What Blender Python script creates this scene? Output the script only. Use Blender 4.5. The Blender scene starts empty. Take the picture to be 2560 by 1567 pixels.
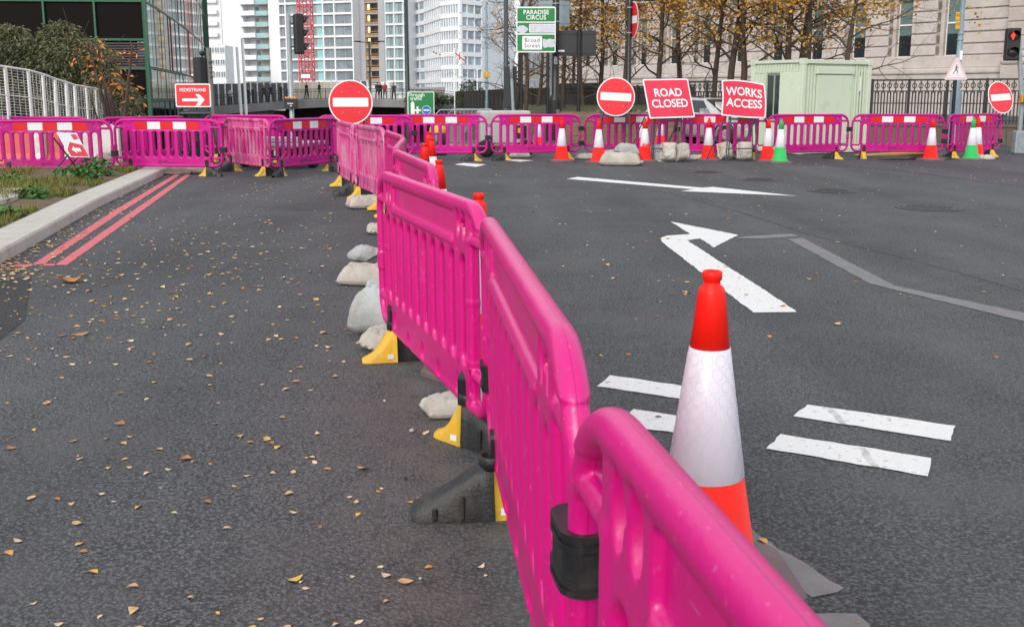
import bpy, bmesh, math, random
import numpy as np
from mathutils import Vector, Matrix, Euler, noise as mnoise
R = math.radians
random.seed(7); rng = np.random.default_rng(7)
scene = bpy.context.scene
COL = scene.collection

# ------------------------------------------------------------------ camera
H_CAM, FPX, CX, CY, YH = 1.39, 2600.0, 1280.0, 713.0, 240.0     # read from the photograph (2560 px wide)
TH = math.atan((CY-YH)/FPX); CT, ST = math.cos(TH), math.sin(TH)
cam_d = bpy.data.cameras.new("camera"); cam = bpy.data.objects.new("camera", cam_d); COL.objects.link(cam)
cam.location = (0, 0, H_CAM); cam.rotation_euler = (math.pi/2-TH, 0, 0)
cam_d.sensor_width = 36; cam_d.lens = 36*FPX/2560
cam_d.shift_y = -(783.5-CY)/2560
cam_d.clip_start = 0.05; cam_d.clip_end = 3000
cam_d.dof.use_dof = True; cam_d.dof.focus_distance = 4.5; cam_d.dof.aperture_fstop = 14.0
scene.camera = cam
# ------------------------------------------------------------------ sky, sun, exposure
SUN_EL, SUN_AZ = 29.0, 203.0            # azimuth clockwise from +Y (behind the camera, a little left)
w = bpy.data.worlds.new("World"); scene.world = w; w.use_nodes = True
wn = w.node_tree; wn.nodes.clear()
wo = wn.nodes.new('ShaderNodeOutputWorld'); bg = wn.nodes.new('ShaderNodeBackground')
sky = wn.nodes.new('ShaderNodeTexSky'); sky.sky_type = 'NISHITA'; sky.sun_disc = False
sky.sun_elevation = R(SUN_EL); sky.sun_rotation = R(SUN_AZ)
sky.air_density = 1.2; sky.dust_density = 4.0; sky.ozone_density = 1.0
mx = wn.nodes.new('ShaderNodeMix'); mx.data_type = 'RGBA'; mx.inputs[0].default_value = 0.72
mx.inputs[7].default_value = (11.0, 11.3, 11.9, 1)     # the even white of a thin cloud sheet
wn.links.new(sky.outputs[0], mx.inputs[6]); wn.links.new(mx.outputs[2], bg.inputs[0])
bg.inputs[1].default_value = 0.10
wn.links.new(bg.outputs[0], wo.inputs[0])
sd = bpy.data.lights.new("sun", 'SUN'); sun = bpy.data.objects.new("sun", sd); COL.objects.link(sun)
sd.energy = 1.5; sd.angle = R(20); sd.color = (1.0, 0.95, 0.87)
_a, _e = R(SUN_AZ), R(SUN_EL)
sdir = Vector((math.sin(_a)*math.cos(_e), math.cos(_a)*math.cos(_e), math.sin(_e)))
sun.rotation_euler = sdir.to_track_quat('Z', 'Y').to_euler()
scene.view_settings.view_transform = 'Standard'; scene.view_settings.look = 'None'
scene.view_settings.gamma = 1; scene.view_settings.exposure = 0.34
scene.view_settings.use_curve_mapping = False
try:
    scene.cycles.max_bounces = 6; scene.cycles.transparent_max_bounces = 8
    scene.cycles.use_denoising = True
except Exception: pass

# ------------------------------------------------------------------ photo px -> world
def xd(px, d, z=0.0): return (px-CX)/FPX*(d*CT+(H_CAM-z)*ST)
def zd(py, d):
    k = (py-CY)/FPX
    return H_CAM - d*(ST+k*CT)/(CT-k*ST)
def P(px, py, d):
    z = zd(py, d); return Vector((xd(px, d, z), d, z))
def at(px, py, z=0.0):
    k = (py-CY)/FPX; d = (H_CAM-z)*(CT-k*ST)/(ST+k*CT)
    return Vector((xd(px, d, z), d, z))

# ------------------------------------------------------------------ object helpers
def tag(o, label=None, cat=None, group=None, kind=None):
    if label: o['label'] = label
    if cat: o['category'] = cat
    if group: o['group'] = group
    if kind: o['kind'] = kind
    return o
def empty(name, loc=(0, 0, 0), rz=0.0, label=None, cat=None, group=None):
    o = bpy.data.objects.new(name, None); COL.objects.link(o)
    o.empty_display_size = 0.1; o.location = loc; o.rotation_euler = (0, 0, rz)
    return tag(o, label, cat, group)
def link(name, me, parent=None, loc=None, rot=None, scale=None):
    o = bpy.data.objects.new(name, me); COL.objects.link(o)
    if parent: o.parent = parent
    if loc is not None: o.location = loc
    if rot is not None: o.rotation_euler = rot
    if scale is not None: o.scale = scale
    return o
def meshdata(name, verts, faces, mats, smooth=False, mi=None):
    me = bpy.data.meshes.new(name)
    me.from_pydata([tuple(map(float, v)) for v in verts], [], [tuple(int(i) for i in f) for f in faces])
    for m in (mats if isinstance(mats, (list, tuple)) else [mats]): me.materials.append(m)
    if smooth: me.polygons.foreach_set('use_smooth', [True]*len(me.polygons))
    if mi is not None: me.polygons.foreach_set('material_index', [int(i) for i in mi])
    me.update()
    return me
CHILD = {}
def kids(o):
    return [c for c in bpy.data.objects if c.parent == o]
def copy_tree(o, parent=None):
    c = o.copy(); COL.objects.link(c)
    if parent: c.parent = parent
    for ch in kids(o): copy_tree(ch, c)
    return c

class MB:
    """collects shapes, links them as ONE mesh"""
    def __init__(s): s.v = []; s.f = []; s.m = []; s.sm = []
    def add(s, vs, fs, m=0, smooth=False, M=None):
        b = len(s.v)
        for p in vs:
            p = Vector(p)
            s.v.append(M @ p if M else p)
        for f in fs: s.f.append([b+i for i in f]); s.m.append(m); s.sm.append(smooth)
        return s
    def box(s, x0, x1, y0, y1, z0, z1, m=0, M=None):
        vs = [(x0,y0,z0),(x1,y0,z0),(x1,y1,z0),(x0,y1,z0),(x0,y0,z1),(x1,y0,z1),(x1,y1,z1),(x0,y1,z1)]
        fs = [(0,3,2,1),(4,5,6,7),(0,1,5,4),(1,2,6,5),(2,3,7,6),(3,0,4,7)]
        return s.add(vs, fs, m, False, M)
    def bbox(s, x0, x1, y0, y1, z0, z1, b=0.01, m=0, M=None):
        bm = bmesh.new(); bmesh.ops.create_cube(bm, size=1)
        for v in bm.verts:
            v.co = Vector(((x0+x1)/2+v.co.x*(x1-x0), (y0+y1)/2+v.co.y*(y1-y0), (z0+z1)/2+v.co.z*(z1-z0)))
        bmesh.ops.bevel(bm, geom=bm.edges[:], offset=b, segments=2, affect='EDGES', profile=0.5)
        bm.verts.index_update()
        s.add([v.co.copy() for v in bm.verts], [[v.index for v in f.verts] for f in bm.faces], m, False, M)
        bm.free(); return s
    def prism(s, poly, y0, y1, m=0, M=None, axis='y'):
        """poly in (x,z), extruded along y (or (x,y) along z)"""
        n = len(poly)
        if axis == 'y': vs = [(x, y0, z) for x, z in poly]+[(x, y1, z) for x, z in poly]
        else: vs = [(x, y, y0) for x, y in poly]+[(x, y, y1) for x, y in poly]
        fs = [list(range(n)), list(range(2*n-1, n-1, -1))]
        fs += [(i, n+i, n+(i+1) % n, (i+1) % n) for i in range(n)]
        return s.add(vs, fs, m, False, M)
    def tube(s, pts, r, n=8, m=0, cap=True, smooth=True):
        pts = [Vector(p) for p in pts]; rs = r if isinstance(r, (list, tuple)) else [r]*len(pts)
        vs = []; fs = []; prev = None
        for i, p in enumerate(pts):
            t = (pts[min(i+1, len(pts)-1)]-pts[max(i-1, 0)])
            if t.length < 1e-9: t = Vector((0, 0, 1))
            t.normalize()
            if prev is None:
                a = Vector((0, 0, 1)) if abs(t.z) < .9 else Vector((1, 0, 0))
                u = t.cross(a).normalized()
            else: u = (prev-t*prev.dot(t)).normalized()
            prev = u; vv = t.cross(u)
            for k in range(n):
                an = 2*math.pi*k/n
                vs.append(p+(u*math.cos(an)+vv*math.sin(an))*rs[i])
        for i in range(len(pts)-1):
            for k in range(n):
                fs.append((i*n+k, i*n+(k+1) % n, (i+1)*n+(k+1) % n, (i+1)*n+k))
        s.add(vs, fs, m, smooth)
        if cap:
            s.add(vs[:n], [list(range(n-1, -1, -1))], m); s.add(vs[-n:], [list(range(n))], m)
        return s
    def lathe(s, prof, n=32, m=0, M=None, smooth=True):
        vs = []; fs = []
        for r, z in prof:
            for k in range(n):
                a = 2*math.pi*k/n; vs.append((r*math.cos(a), r*math.sin(a), z))
        for i in range(len(prof)-1):
            for k in range(n):
                fs.append((i*n+k, i*n+(k+1) % n, (i+1)*n+(k+1) % n, (i+1)*n+k))
        return s.add(vs, fs, m, smooth, M)
    def data(s, name, mats): 
        me = meshdata(name, s.v, s.f, mats, False, s.m)
        me.polygons.foreach_set('use_smooth', s.sm); me.update(); return me
    def build(s, name, mats, parent=None, loc=None, rot=None): return link(name, s.data(name, mats), parent, loc, rot)

def rrect(x0, x1, z0, z1, r, n=5):
    out = []
    for cx, cz, a0 in ((x1-r, z0+r, -90), (x1-r, z1-r, 0), (x0+r, z1-r, 90), (x0+r, z0+r, 180)):
        for k in range(n+1):
            a = R(a0+90*k/n); out.append((cx+r*math.cos(a), cz+r*math.sin(a)))
    return out
def disc(cx, cz, r, n=40): return [(cx+r*math.cos(2*math.pi*k/n), cz+r*math.sin(2*math.pi*k/n)) for k in range(n)]

def surface_nets(F, lo, h):
    s = F < 0; n = np.array(F.shape)
    acc = np.zeros(tuple(n-1)+(3,)); cnt = np.zeros(tuple(n-1))
    def corner(o): return F[o[0]:n[0]-1+o[0], o[1]:n[1]-1+o[1], o[2]:n[2]-1+o[2]]
    for a in range(3):
        b, c = [i for i in range(3) if i != a]
        for i in (0, 1):
            for j in (0, 1):
                o = [0, 0, 0]; o[b] = i; o[c] = j; o2 = list(o); o2[a] = 1
                A = corner(o); B = corner(o2); mk = (A < 0) != (B < 0)
                t = np.where(mk, A/np.where(mk, A-B, 1), 0)
                acc[..., a] += np.where(mk, t, 0); acc[..., b] += mk*i; acc[..., c] += mk*j; cnt += mk
    act = cnt > 0; idx = -np.ones(cnt.shape, int); idx[act] = np.arange(act.sum())
    cells = np.argwhere(act); V = np.array(lo)+(cells+acc[act]/cnt[act][:, None])*h
    faces = []
    for a in range(3):
        b, c = (a+1) % 3, (a+2) % 3
        sl0 = [slice(None)]*3; sl1 = [slice(None)]*3
        sl0[a] = slice(0, n[a]-1); sl1[a] = slice(1, n[a])
        e = s[tuple(sl0)] != s[tuple(sl1)]
        pts = np.argwhere(e)
        ok = (pts[:, b] > 0) & (pts[:, b] < n[b]-1) & (pts[:, c] > 0) & (pts[:, c] < n[c]-1); pts = pts[ok]
        ins = s[tuple(pts.T)]
        eb = np.zeros(3, int); eb[b] = 1; ec = np.zeros(3, int); ec[c] = 1
        q = np.stack([idx[tuple((pts-eb-ec).T)], idx[tuple((pts-ec).T)], idx[tuple(pts.T)], idx[tuple((pts-eb).T)]], 1)
        q[~ins] = q[~ins][:, ::-1]
        faces.append(q)
    return V, np.concatenate(faces)
def smin(a, b, k):
    hh = np.clip(.5+.5*(b-a)/k, 0, 1); return b*(1-hh)+a*hh-k*hh*(1-hh)
def grid(lo, hi, h):
    ax = [np.arange(l, u+h, h) for l, u in zip(lo, hi)]
    return np.meshgrid(*ax, indexing='ij')

# ------------------------------------------------------------------ materials
MATS = {}
def mat(name, col, rough=.6, var=0.0, vscale=4.0, bump=0.0, bscale=60.0, metal=0.0, dirt=None, dscale=3.0, dlo=.5, dhi=.75,
        emit=None, estr=0.0, spec=None, stretch=None, col2=None, rnd=0.0, trans=0.0, alpha=None, coat=0.0, scuff=None, seam=None):
    """Principled with noise colour variation, patches of dirt, bump; object coordinates + per-object offset"""
    if name in MATS: return MATS[name]
    m = bpy.data.materials.new(name); m.use_nodes = True; nt = m.node_tree; N = nt.nodes; L = nt.links
    b = N['Principled BSDF']; b.inputs['Roughness'].default_value = rough; b.inputs['Metallic'].default_value = metal
    if spec is not None: b.inputs['Specular IOR Level'].default_value = spec
    if coat: b.inputs['Coat Weight'].default_value = coat
    if trans: b.inputs['Transmission Weight'].default_value = trans
    if alpha is not None: b.inputs['Alpha'].default_value = alpha
    c4 = (*col, 1); b.inputs['Base Color'].default_value = c4
    tc = N.new('ShaderNodeTexCoord'); oi = N.new('ShaderNodeObjectInfo')
    ad = N.new('ShaderNodeVectorMath'); ad.operation = 'MULTIPLY_ADD'
    cb = N.new('ShaderNodeCombineXYZ')
    for k in range(3): L.new(oi.outputs['Random'], cb.inputs[k])
    L.new(cb.outputs[0], ad.inputs[0]); ad.inputs[1].default_value = (37, 53, 71); L.new(tc.outputs['Object'], ad.inputs[2])
    vec = ad.outputs[0]
    if stretch:
        mp = N.new('ShaderNodeMapping'); mp.inputs['Scale'].default_value = stretch; L.new(vec, mp.inputs[0]); vec2 = mp.outputs[0]
    else: vec2 = vec
    cur = None
    if var or col2:
        nz = N.new('ShaderNodeTexNoise'); nz.inputs['Scale'].default_value = vscale; nz.inputs['Detail'].default_value = 6
        nz.inputs['Roughness'].default_value = .62
        L.new(vec2, nz.inputs['Vector'])
        rp = N.new('ShaderNodeMapRange'); rp.inputs[1].default_value = .32; rp.inputs[2].default_value = .68; L.new(nz.outputs['Fac'], rp.inputs[0])
        mxn = N.new('ShaderNodeMix'); mxn.data_type = 'RGBA'; L.new(rp.outputs[0], mxn.inputs[0])
        if col2: mxn.inputs[6].default_value = c4; mxn.inputs[7].default_value = (*col2, 1)
        else:
            mxn.inputs[6].default_value = (*[c*(1-var) for c in col], 1); mxn.inputs[7].default_value = (*[min(1, c*(1+var)) for c in col], 1)
        cur = mxn.outputs[2]
    if dirt:
        nd = N.new('ShaderNodeTexNoise'); nd.inputs['Scale'].default_value = dscale; nd.inputs['Detail'].default_value = 8; nd.inputs['Roughness'].default_value = .7
        L.new(vec2, nd.inputs['Vector'])
        rd = N.new('ShaderNodeMapRange'); rd.inputs[1].default_value = dlo; rd.inputs[2].default_value = dhi; L.new(nd.outputs['Fac'], rd.inputs[0])
        md = N.new('ShaderNodeMix'); md.data_type = 'RGBA'; L.new(rd.outputs[0], md.inputs[0])
        if cur: L.new(cur, md.inputs[6])
        else: md.inputs[6].default_value = c4
        md.inputs[7].default_value = (*dirt, 1); cur = md.outputs[2]
        rr = N.new('ShaderNodeMapRange'); rr.inputs[3].default_value = rough; rr.inputs[4].default_value = min(1, rough+.35); L.new(rd.outputs[0], rr.inputs[0]); L.new(rr.outputs[0], b.inputs['Roughness'])
    if rnd:
        hs = N.new('ShaderNodeHueSaturation'); mr = N.new('ShaderNodeMapRange'); mr.inputs[3].default_value = 1-rnd; mr.inputs[4].default_value = 1+rnd
        L.new(oi.outputs['Random'], mr.inputs[0]); L.new(mr.outputs[0], hs.inputs['Value'])
        if cur: L.new(cur, hs.inputs['Color'])
        else: hs.inputs['Color'].default_value = c4
        cur = hs.outputs[0]
    if scuff:
        for (sc_, lo_, hi_, st_) in ((60, .67, .71, (1, 1, 1)), (26, .69, .72, (5, 5, .7)), (24, .70, .73, (.6, 5, 5))):
            mp2 = N.new('ShaderNodeMapping'); mp2.inputs['Scale'].default_value = st_; L.new(vec, mp2.inputs[0])
            ns = N.new('ShaderNodeTexNoise'); ns.inputs['Scale'].default_value = sc_; ns.inputs['Detail'].default_value = 4; L.new(mp2.outputs[0], ns.inputs['Vector'])
            rs = N.new('ShaderNodeMapRange'); rs.inputs[1].default_value = lo_; rs.inputs[2].default_value = hi_; rs.inputs[4].default_value = .30; L.new(ns.outputs['Fac'], rs.inputs[0])
            ms = N.new('ShaderNodeMix'); ms.data_type = 'RGBA'; L.new(rs.outputs[0], ms.inputs[0])
            if cur: L.new(cur, ms.inputs[6])
            else: ms.inputs[6].default_value = c4
            ms.inputs[7].default_value = (*scuff, 1); cur = ms.outputs[2]
    if seam:       # mould parting line along the middle of the panel edge
        sx = N.new('ShaderNodeSeparateXYZ'); L.new(tc.outputs['Object'], sx.inputs[0])
        ab = N.new('ShaderNodeMath'); ab.operation = 'ABSOLUTE'; L.new(sx.outputs[1], ab.inputs[0])
        rs = N.new('ShaderNodeMapRange'); rs.inputs[1].default_value = .0005; rs.inputs[2].default_value = .0014; rs.inputs[3].default_value = .75; rs.inputs[4].default_value = 0; L.new(ab.outputs[0], rs.inputs[0])
        ms = N.new('ShaderNodeMix'); ms.data_type = 'RGBA'; L.new(rs.outputs[0], ms.inputs[0]); L.new(cur, ms.inputs[6]); ms.inputs[7].default_value = (*seam, 1); cur = ms.outputs[2]
    if cur: L.new(cur, b.inputs['Base Color'])
    if bump:
        nb = N.new('ShaderNodeTexNoise'); nb.inputs['Scale'].default_value = bscale; nb.inputs['Detail'].default_value = 5; L.new(vec2, nb.inputs['Vector'])
        bp = N.new('ShaderNodeBump'); bp.inputs['Strength'].default_value = bump; bp.inputs['Distance'].default_value = .02; L.new(nb.outputs['Fac'], bp.inputs['Height']); L.new(bp.outputs[0], b.inputs['Normal'])
    if emit: b.inputs['Emission Color'].default_value = (*emit, 1); b.inputs['Emission Strength'].default_value = estr
    MATS[name] = m; return m

def asphalt(name, dark, light, dust=None):
    m = bpy.data.materials.new(name); m.use_nodes = True; nt = m.node_tree; N = nt.nodes; L = nt.links
    b = N['Principled BSDF']; b.inputs['Roughness'].default_value = .78; b.inputs['Specular IOR Level'].default_value = .45
    tc = N.new('ShaderNodeTexCoord'); v = tc.outputs['Object']
    def noise(sc, det, ro=.6):
        n = N.new('ShaderNodeTexNoise'); n.inputs['Scale'].default_value = sc; n.inputs['Detail'].default_value = det; n.inputs['Roughness'].default_value = ro; L.new(v, n.inputs['Vector']); return n.outputs['Fac']
    def rng_(f, a, c, lo=0, hi=1):
        n = N.new('ShaderNodeMapRange'); n.inputs[1].default_value = a; n.inputs[2].default_value = c; n.inputs[3].default_value = lo; n.inputs[4].default_value = hi; L.new(f, n.inputs[0]); return n.outputs[0]
    def mixc(f, a, c):
        n = N.new('ShaderNodeMix'); n.data_type = 'RGBA'; L.new(f, n.inputs[0])
        for s_, q in ((6, a), (7, c)):
            if isinstance(q, tuple): n.inputs[s_].default_value = (*q, 1)
            else: L.new(q, n.inputs[s_])
        return n.outputs[2]
    vo = N.new('ShaderNodeTexVoronoi'); vo.inputs['Scale'].default_value = 84; vo.inputs['Randomness'].default_value = 1.0; L.new(v, vo.inputs['Vector'])
    vo2 = N.new('ShaderNodeTexVoronoi'); vo2.inputs['Scale'].default_value = 170; L.new(v, vo2.inputs['Vector'])
    grain = rng_(noise(58, 5, .8), .42, .58)
    patch = rng_(noise(.55, 5, .6), .34, .66)
    c = mixc(grain, tuple(x*.36 for x in dark), tuple(x*1.2 for x in light))
    c = mixc(rng_(vo.outputs['Distance'], .35, .75), c, tuple(x*.32 for x in dark))
    c2 = mixc(patch, tuple(x*.8 for x in dark), tuple(x*1.15 for x in light))
    c = mixc(rng_(noise(3, 4), .3, .7, .05, .28), c, c2)
    mpw = N.new('ShaderNodeMapping'); mpw.inputs['Scale'].default_value = (.55, .07, 1); mpw.inputs['Rotation'].default_value = (0, 0, .12); L.new(v, mpw.inputs[0])
    nw = N.new('ShaderNodeTexNoise'); nw.inputs['Scale'].default_value = 1.6; nw.inputs['Detail'].default_value = 4; L.new(mpw.outputs[0], nw.inputs['Vector'])
    hv = N.new('ShaderNodeHueSaturation'); L.new(rng_(nw.outputs['Fac'], .34, .66, .74, 1.22), hv.inputs['Value']); L.new(c, hv.inputs['Color']); c = hv.outputs[0]
    st = rng_(vo2.outputs['Distance'], .02, .10, 1, 0)
    sel = rng_(noise(60, 1), .60, .66)
    mu = N.new('ShaderNodeMath'); mu.operation = 'MULTIPLY'; L.new(st, mu.inputs[0]); L.new(sel, mu.inputs[1])
    c = mixc(mu.outputs[0], c, (.30, .30, .29))
    if dust:
        col, lines, wd, pw = dust      # worn dusty band along the barrier line: noise patches
        f = rng_(noise(.9, 6, .65), .50, .72, 0, .65); c = mixc(f, c, col)
        # brown dust trodden along the foot of the barrier line
        sp = N.new('ShaderNodeSeparateXYZ'); L.new(v, sp.inputs[0])
        l1 = N.new('ShaderNodeMath'); l1.operation = 'MULTIPLY_ADD'; L.new(sp.outputs[1], l1.inputs[0]); l1.inputs[1].default_value = .12; l1.inputs[2].default_value = -.12
        l2 = N.new('ShaderNodeMath'); l2.operation = 'ADD'; L.new(l1.outputs[0], l2.inputs[0]); L.new(sp.outputs[0], l2.inputs[1])
        l3 = N.new('ShaderNodeMath'); l3.operation = 'ABSOLUTE'; L.new(l2.outputs[0], l3.inputs[0])
        near_ = rng_(l3.outputs[0], .05, .75, 1, 0); yl = rng_(sp.outputs[1], 5.5, 8, 1, 0)
        m1 = N.new('ShaderNodeMath'); m1.operation = 'MULTIPLY'; L.new(near_, m1.inputs[0]); L.new(yl, m1.inputs[1])
        m2 = N.new('ShaderNodeMath'); m2.operation = 'MULTIPLY'; L.new(m1.outputs[0], m2.inputs[0]); L.new(rng_(noise(5, 7, .75), .36, .62, 0, .6), m2.inputs[1])
        c = mixc(m2.outputs[0], c, lines)
    L.new(c, b.inputs['Base Color'])
    h1 = N.new('ShaderNodeMath'); h1.operation = 'MULTIPLY_ADD'; L.new(noise(80, 4, .7), h1.inputs[0]); h1.inputs[1].default_value = .9; L.new(vo.outputs['Distance'], h1.inputs[2])
    bp = N.new('ShaderNodeBump'); bp.inputs['Strength'].default_value = .55; bp.inputs['Distance'].default_value = .012; L.new(h1.outputs[0], bp.inputs['Height']); L.new(bp.outputs[0], b.inputs['Normal'])
    return m

PINK = mat('pink_plastic', (.56, .0006, .178), .35, spec=.55, var=.08, vscale=3, dirt=(.56, .10, .28), dscale=5, dlo=.60, dhi=.95, bump=.05, bscale=60, rnd=.10, scuff=(.64, .22, .38), seam=(.30, .001, .09))
PINKD = mat('pink_plastic_dusty', (.56, .002, .20), .42, var=.12, vscale=3, dirt=(.55, .30, .38), dscale=2.2, dlo=.42, dhi=.70, bump=.1, bscale=45, rnd=.06, stretch=(4, 4, .8), scuff=(.66, .34, .48))
MAG = mat('magenta_plastic', (.46, .004, .20), .40, spec=.35, var=.12, vscale=3, dirt=(.40, .08, .22), dscale=2.2, dlo=.56, dhi=.85, rnd=.12)
BLACKP = mat('black_plastic', (.012, .012, .014), .38, var=.3, vscale=8, dirt=(.06, .055, .05), dlo=.55, dhi=.8)
RUBBER = mat('grey_rubber', (.015, .016, .018), .5, var=.25, vscale=6, dirt=(.075, .065, .055), dscale=5, dlo=.56, dhi=.75, bump=.2, bscale=90)
YEL = mat('yellow_plastic', (.68, .40, .02), .5, var=.1, dirt=(.33, .25, .10), dscale=8, dlo=.52, dhi=.8, bump=.15)
CONEO = mat('cone_orange', (.85, .012, .004), .45, spec=.3, var=.06, dirt=(.42, .05, .03), dscale=6, dlo=.55, dhi=.85, rnd=.06, scuff=(.5, .12, .08))
CONEG = mat('cone_green', (.02, .42, .09), .42, var=.08, dirt=(.10, .25, .10), dscale=5, dlo=.58, dhi=.85)
SLEEVE = mat('cone_sleeve_white', (.72, .70, .78), .32, var=.05, dirt=(.50, .47, .47), dscale=7, dlo=.58, dhi=.90)
CONEB = mat('cone_base_rubber', (.12, .085, .092), .7, var=.2, dirt=(.17, .12, .12), dscale=5, dlo=.42, dhi=.7, bump=.2)
REDR = mat('red_reflective', (.62, .005, .008), .35, var=.05)
WHR = mat('white_reflective', (.72, .72, .76), .35, var=.04)
SIGNR = mat('sign_red', (.72, .02, .035), .38, var=.04, dirt=(.5, .06, .07), dscale=3, dlo=.6, dhi=.9)
SIGNP = mat('sign_pinkish_red', (.70, .025, .07), .38, var=.05)
SIGNW = mat('sign_white', (.80, .80, .82), .4, var=.03, dirt=(.6, .58, .56), dscale=4, dlo=.6, dhi=.9)
SIGNG = mat('sign_green', (.006, .20, .05), .4, var=.05)
SIGNB = mat('sign_blue', (.01, .15, .55), .4)
MASKG = mat('masking_tape_grey', (.55, .58, .66), .6, var=.12, vscale=9)
STEEL = mat('stand_steel', (.055, .075, .09), .5, var=.2, dirt=(.12, .08, .05), dlo=.58, dhi=.8)
GALV = mat('galvanised_steel', (.30, .34, .36), .45, var=.15, vscale=9, metal=.3)
GALVB = mat('blue_grey_column', (.20, .29, .35), .5, var=.15)
BLKPAINT = mat('black_paint_column', (.012, .012, .013), .35, var=.3)
SIGNBACK = mat('sign_back_grey', (.24, .31, .35), .5, var=.08)
SIGNBACKD = mat('sign_back_dark', (.028, .030, .034), .55, var=.15)
WHITEPAINT = mat('white_paint', (.80, .80, .78), .45, var=.05, dirt=(.5, .45, .38), dscale=4, dlo=.58, dhi=.85)
BAG = mat('sandbag_weave', (.48, .455, .415), .85, var=.12, vscale=6, dirt=(.36, .29, .22), dscale=3.5, dlo=.48, dhi=.75, bump=.5, bscale=130, rnd=.12)
BAGG = mat('sandbag_grey_weave', (.38, .405, .41), .85, var=.12, vscale=6, dirt=(.30, .27, .23), dscale=3.5, dlo=.48, dhi=.75, bump=.5, bscale=130, rnd=.1)
CONC = mat('concrete_kerb', (.46, .44, .40), .85, var=.10, vscale=5, dirt=(.27, .22, .17), dscale=4, dlo=.55, dhi=.82, bump=.35, bscale=120)
ROADW = mat('road_white_paint', (.74, .74, .73), .7, var=.07, vscale=30, dirt=(.16, .16, .16), dscale=30, dlo=.56, dhi=.70, bump=.6, bscale=150)
ROADR = mat('road_red_paint', (.60, .14, .16), .75, var=.10, vscale=20, dirt=(.20, .08, .08), dscale=30, dlo=.56, dhi=.72, bump=.5, bscale=170)
ROADG = mat('road_grey_mask', (.17, .165, .165), .8, var=.12, vscale=14, bump=.4, bscale=150)
IRON = mat('cast_iron', (.03, .03, .033), .5, var=.4, vscale=30, bump=.5, bscale=80)
STONE = mat('pale_stone', (.52, .47, .44), .85, var=.10, vscale=.8, dirt=(.33, .29, .26), dscale=.7, dlo=.52, dhi=.8, bump=.2, bscale=12)
STONE2 = mat('pale_stone_bay', (.47, .41, .375), .85, var=.10, vscale=.8, dirt=(.33, .28, .25), dscale=.7, dlo=.52, dhi=.8, bump=.2, bscale=12)
GLASSD = mat('dark_glass', (.02, .03, .034), .06, var=.3, vscale=.6, spec=.6)
GLASSB = mat('black_glass', (.008, .006, .006), .35, spec=.06)
BLIND = mat('window_blind', (.12, .19, .19), .5, var=.2, vscale=1.5)
GREENM = mat('green_mullion', (.012, .10, .052), .45, var=.1)
LOUVRE = mat('dark_louvre', (.045, .035, .045), .5, var=.1)
BARK = mat('bark', (.075, .052, .038), .9, var=.35, vscale=7, bump=.6, bscale=25)
# ================================================================== LARGE STRUCTURE
def S_(t): t = max(0., min(1., t)); return t*t*(3-2*t)
def ground_z(x, y):
    m = 1-S_((x+.05*y+1.5)/4)                       # left of the slip road: falls to the underpass
    z = -4.6*S_((y-30)/45)*m
    z += -.7*S_((y-21.5)/10)*(1-S_((x+7)/4))
    return z
ASPH = asphalt('asphalt', (.053, .057, .061), (.120, .127, .134), ((.090, .088, .089), (.125, .108, .097), 0, 0))
ASPH2 = asphalt('asphalt_pale', (.062, .042, .071), (.105, .109, .115))
def sheet(name, xs, ys, mats, dz=0.0):
    vs = [(x, y, ground_z(x, y)+dz) for y in ys for x in xs]; nx = len(xs)
    fs = [(j*nx+i, j*nx+i+1, (j+1)*nx+i+1, (j+1)*nx+i) for j in range(len(ys)-1) for i in range(nx-1)]
    return tag(link(name, meshdata(name, vs, fs, mats, True)), kind='structure')
xs = [-900, -300, -120, -60]+list(np.arange(-40, 20.1, 1.0))+[30, 45, 70, 130, 300, 900]
ys = [-40, -10, 0, 10]+list(np.arange(16, 90.1, 1.5))+[100, 110, 125, 150, 200, 300, 500, 1000, 1800]
sheet('road', xs, ys, ASPH)
def ground_poly(name, pts, m, z=.004, kind='structure', label=None, cat=None, px=True):
    w_ = [at(*p) if px else Vector((p[0], p[1], 0)) for p in pts]
    w_ = [Vector((p.x, p.y, z)) for p in w_]
    bm = bmesh.new(); bm.faces.new([bm.verts.new(p) for p in w_]); bmesh.ops.triangulate(bm, faces=bm.faces[:])
    bmesh.ops.recalc_face_normals(bm, faces=bm.faces[:])
    if sum(f.normal.z for f in bm.faces) < 0: bmesh.ops.reverse_faces(bm, faces=bm.faces[:])
    me = bpy.data.meshes.new(name); bm.to_mesh(me); bm.free(); me.materials.append(m)
    return tag(link(name, me), label, cat, None, kind)
def Z4(l): return [(1400+x/1.795, 400+y/1.795) for x, y in l]
def Z6(l): return [(x/3.427, 260+y/3.427) for x, y in l]
def Z7(l): return [(1650+x/4.48, 1250+y/4.48) for x, y in l]
def rough_poly(pts, amp=.006, step=.05):
    """same outline in metres with slightly ragged paint edges"""
    w_ = [at(*p) for p in pts]; out = []
    for i, a in enumerate(w_):
        b = w_[(i+1) % len(w_)]; n = max(1, int((b-a).length/step))
        for k in range(n):
            q = a.lerp(b, k/n); d_ = (b-a); nn = Vector((-d_.y, d_.x)).normalized() if d_.length else Vector((0, 0))
            o = random.uniform(-amp, amp) if k else 0
            out.append((q.x+nn.x*o, q.y+nn.y*o))
    return out
def marking(pts, m, z=.004, amp=.006, name='road_marking'): return ground_poly(name, rough_poly(pts, amp), m, z, px=False)
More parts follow.
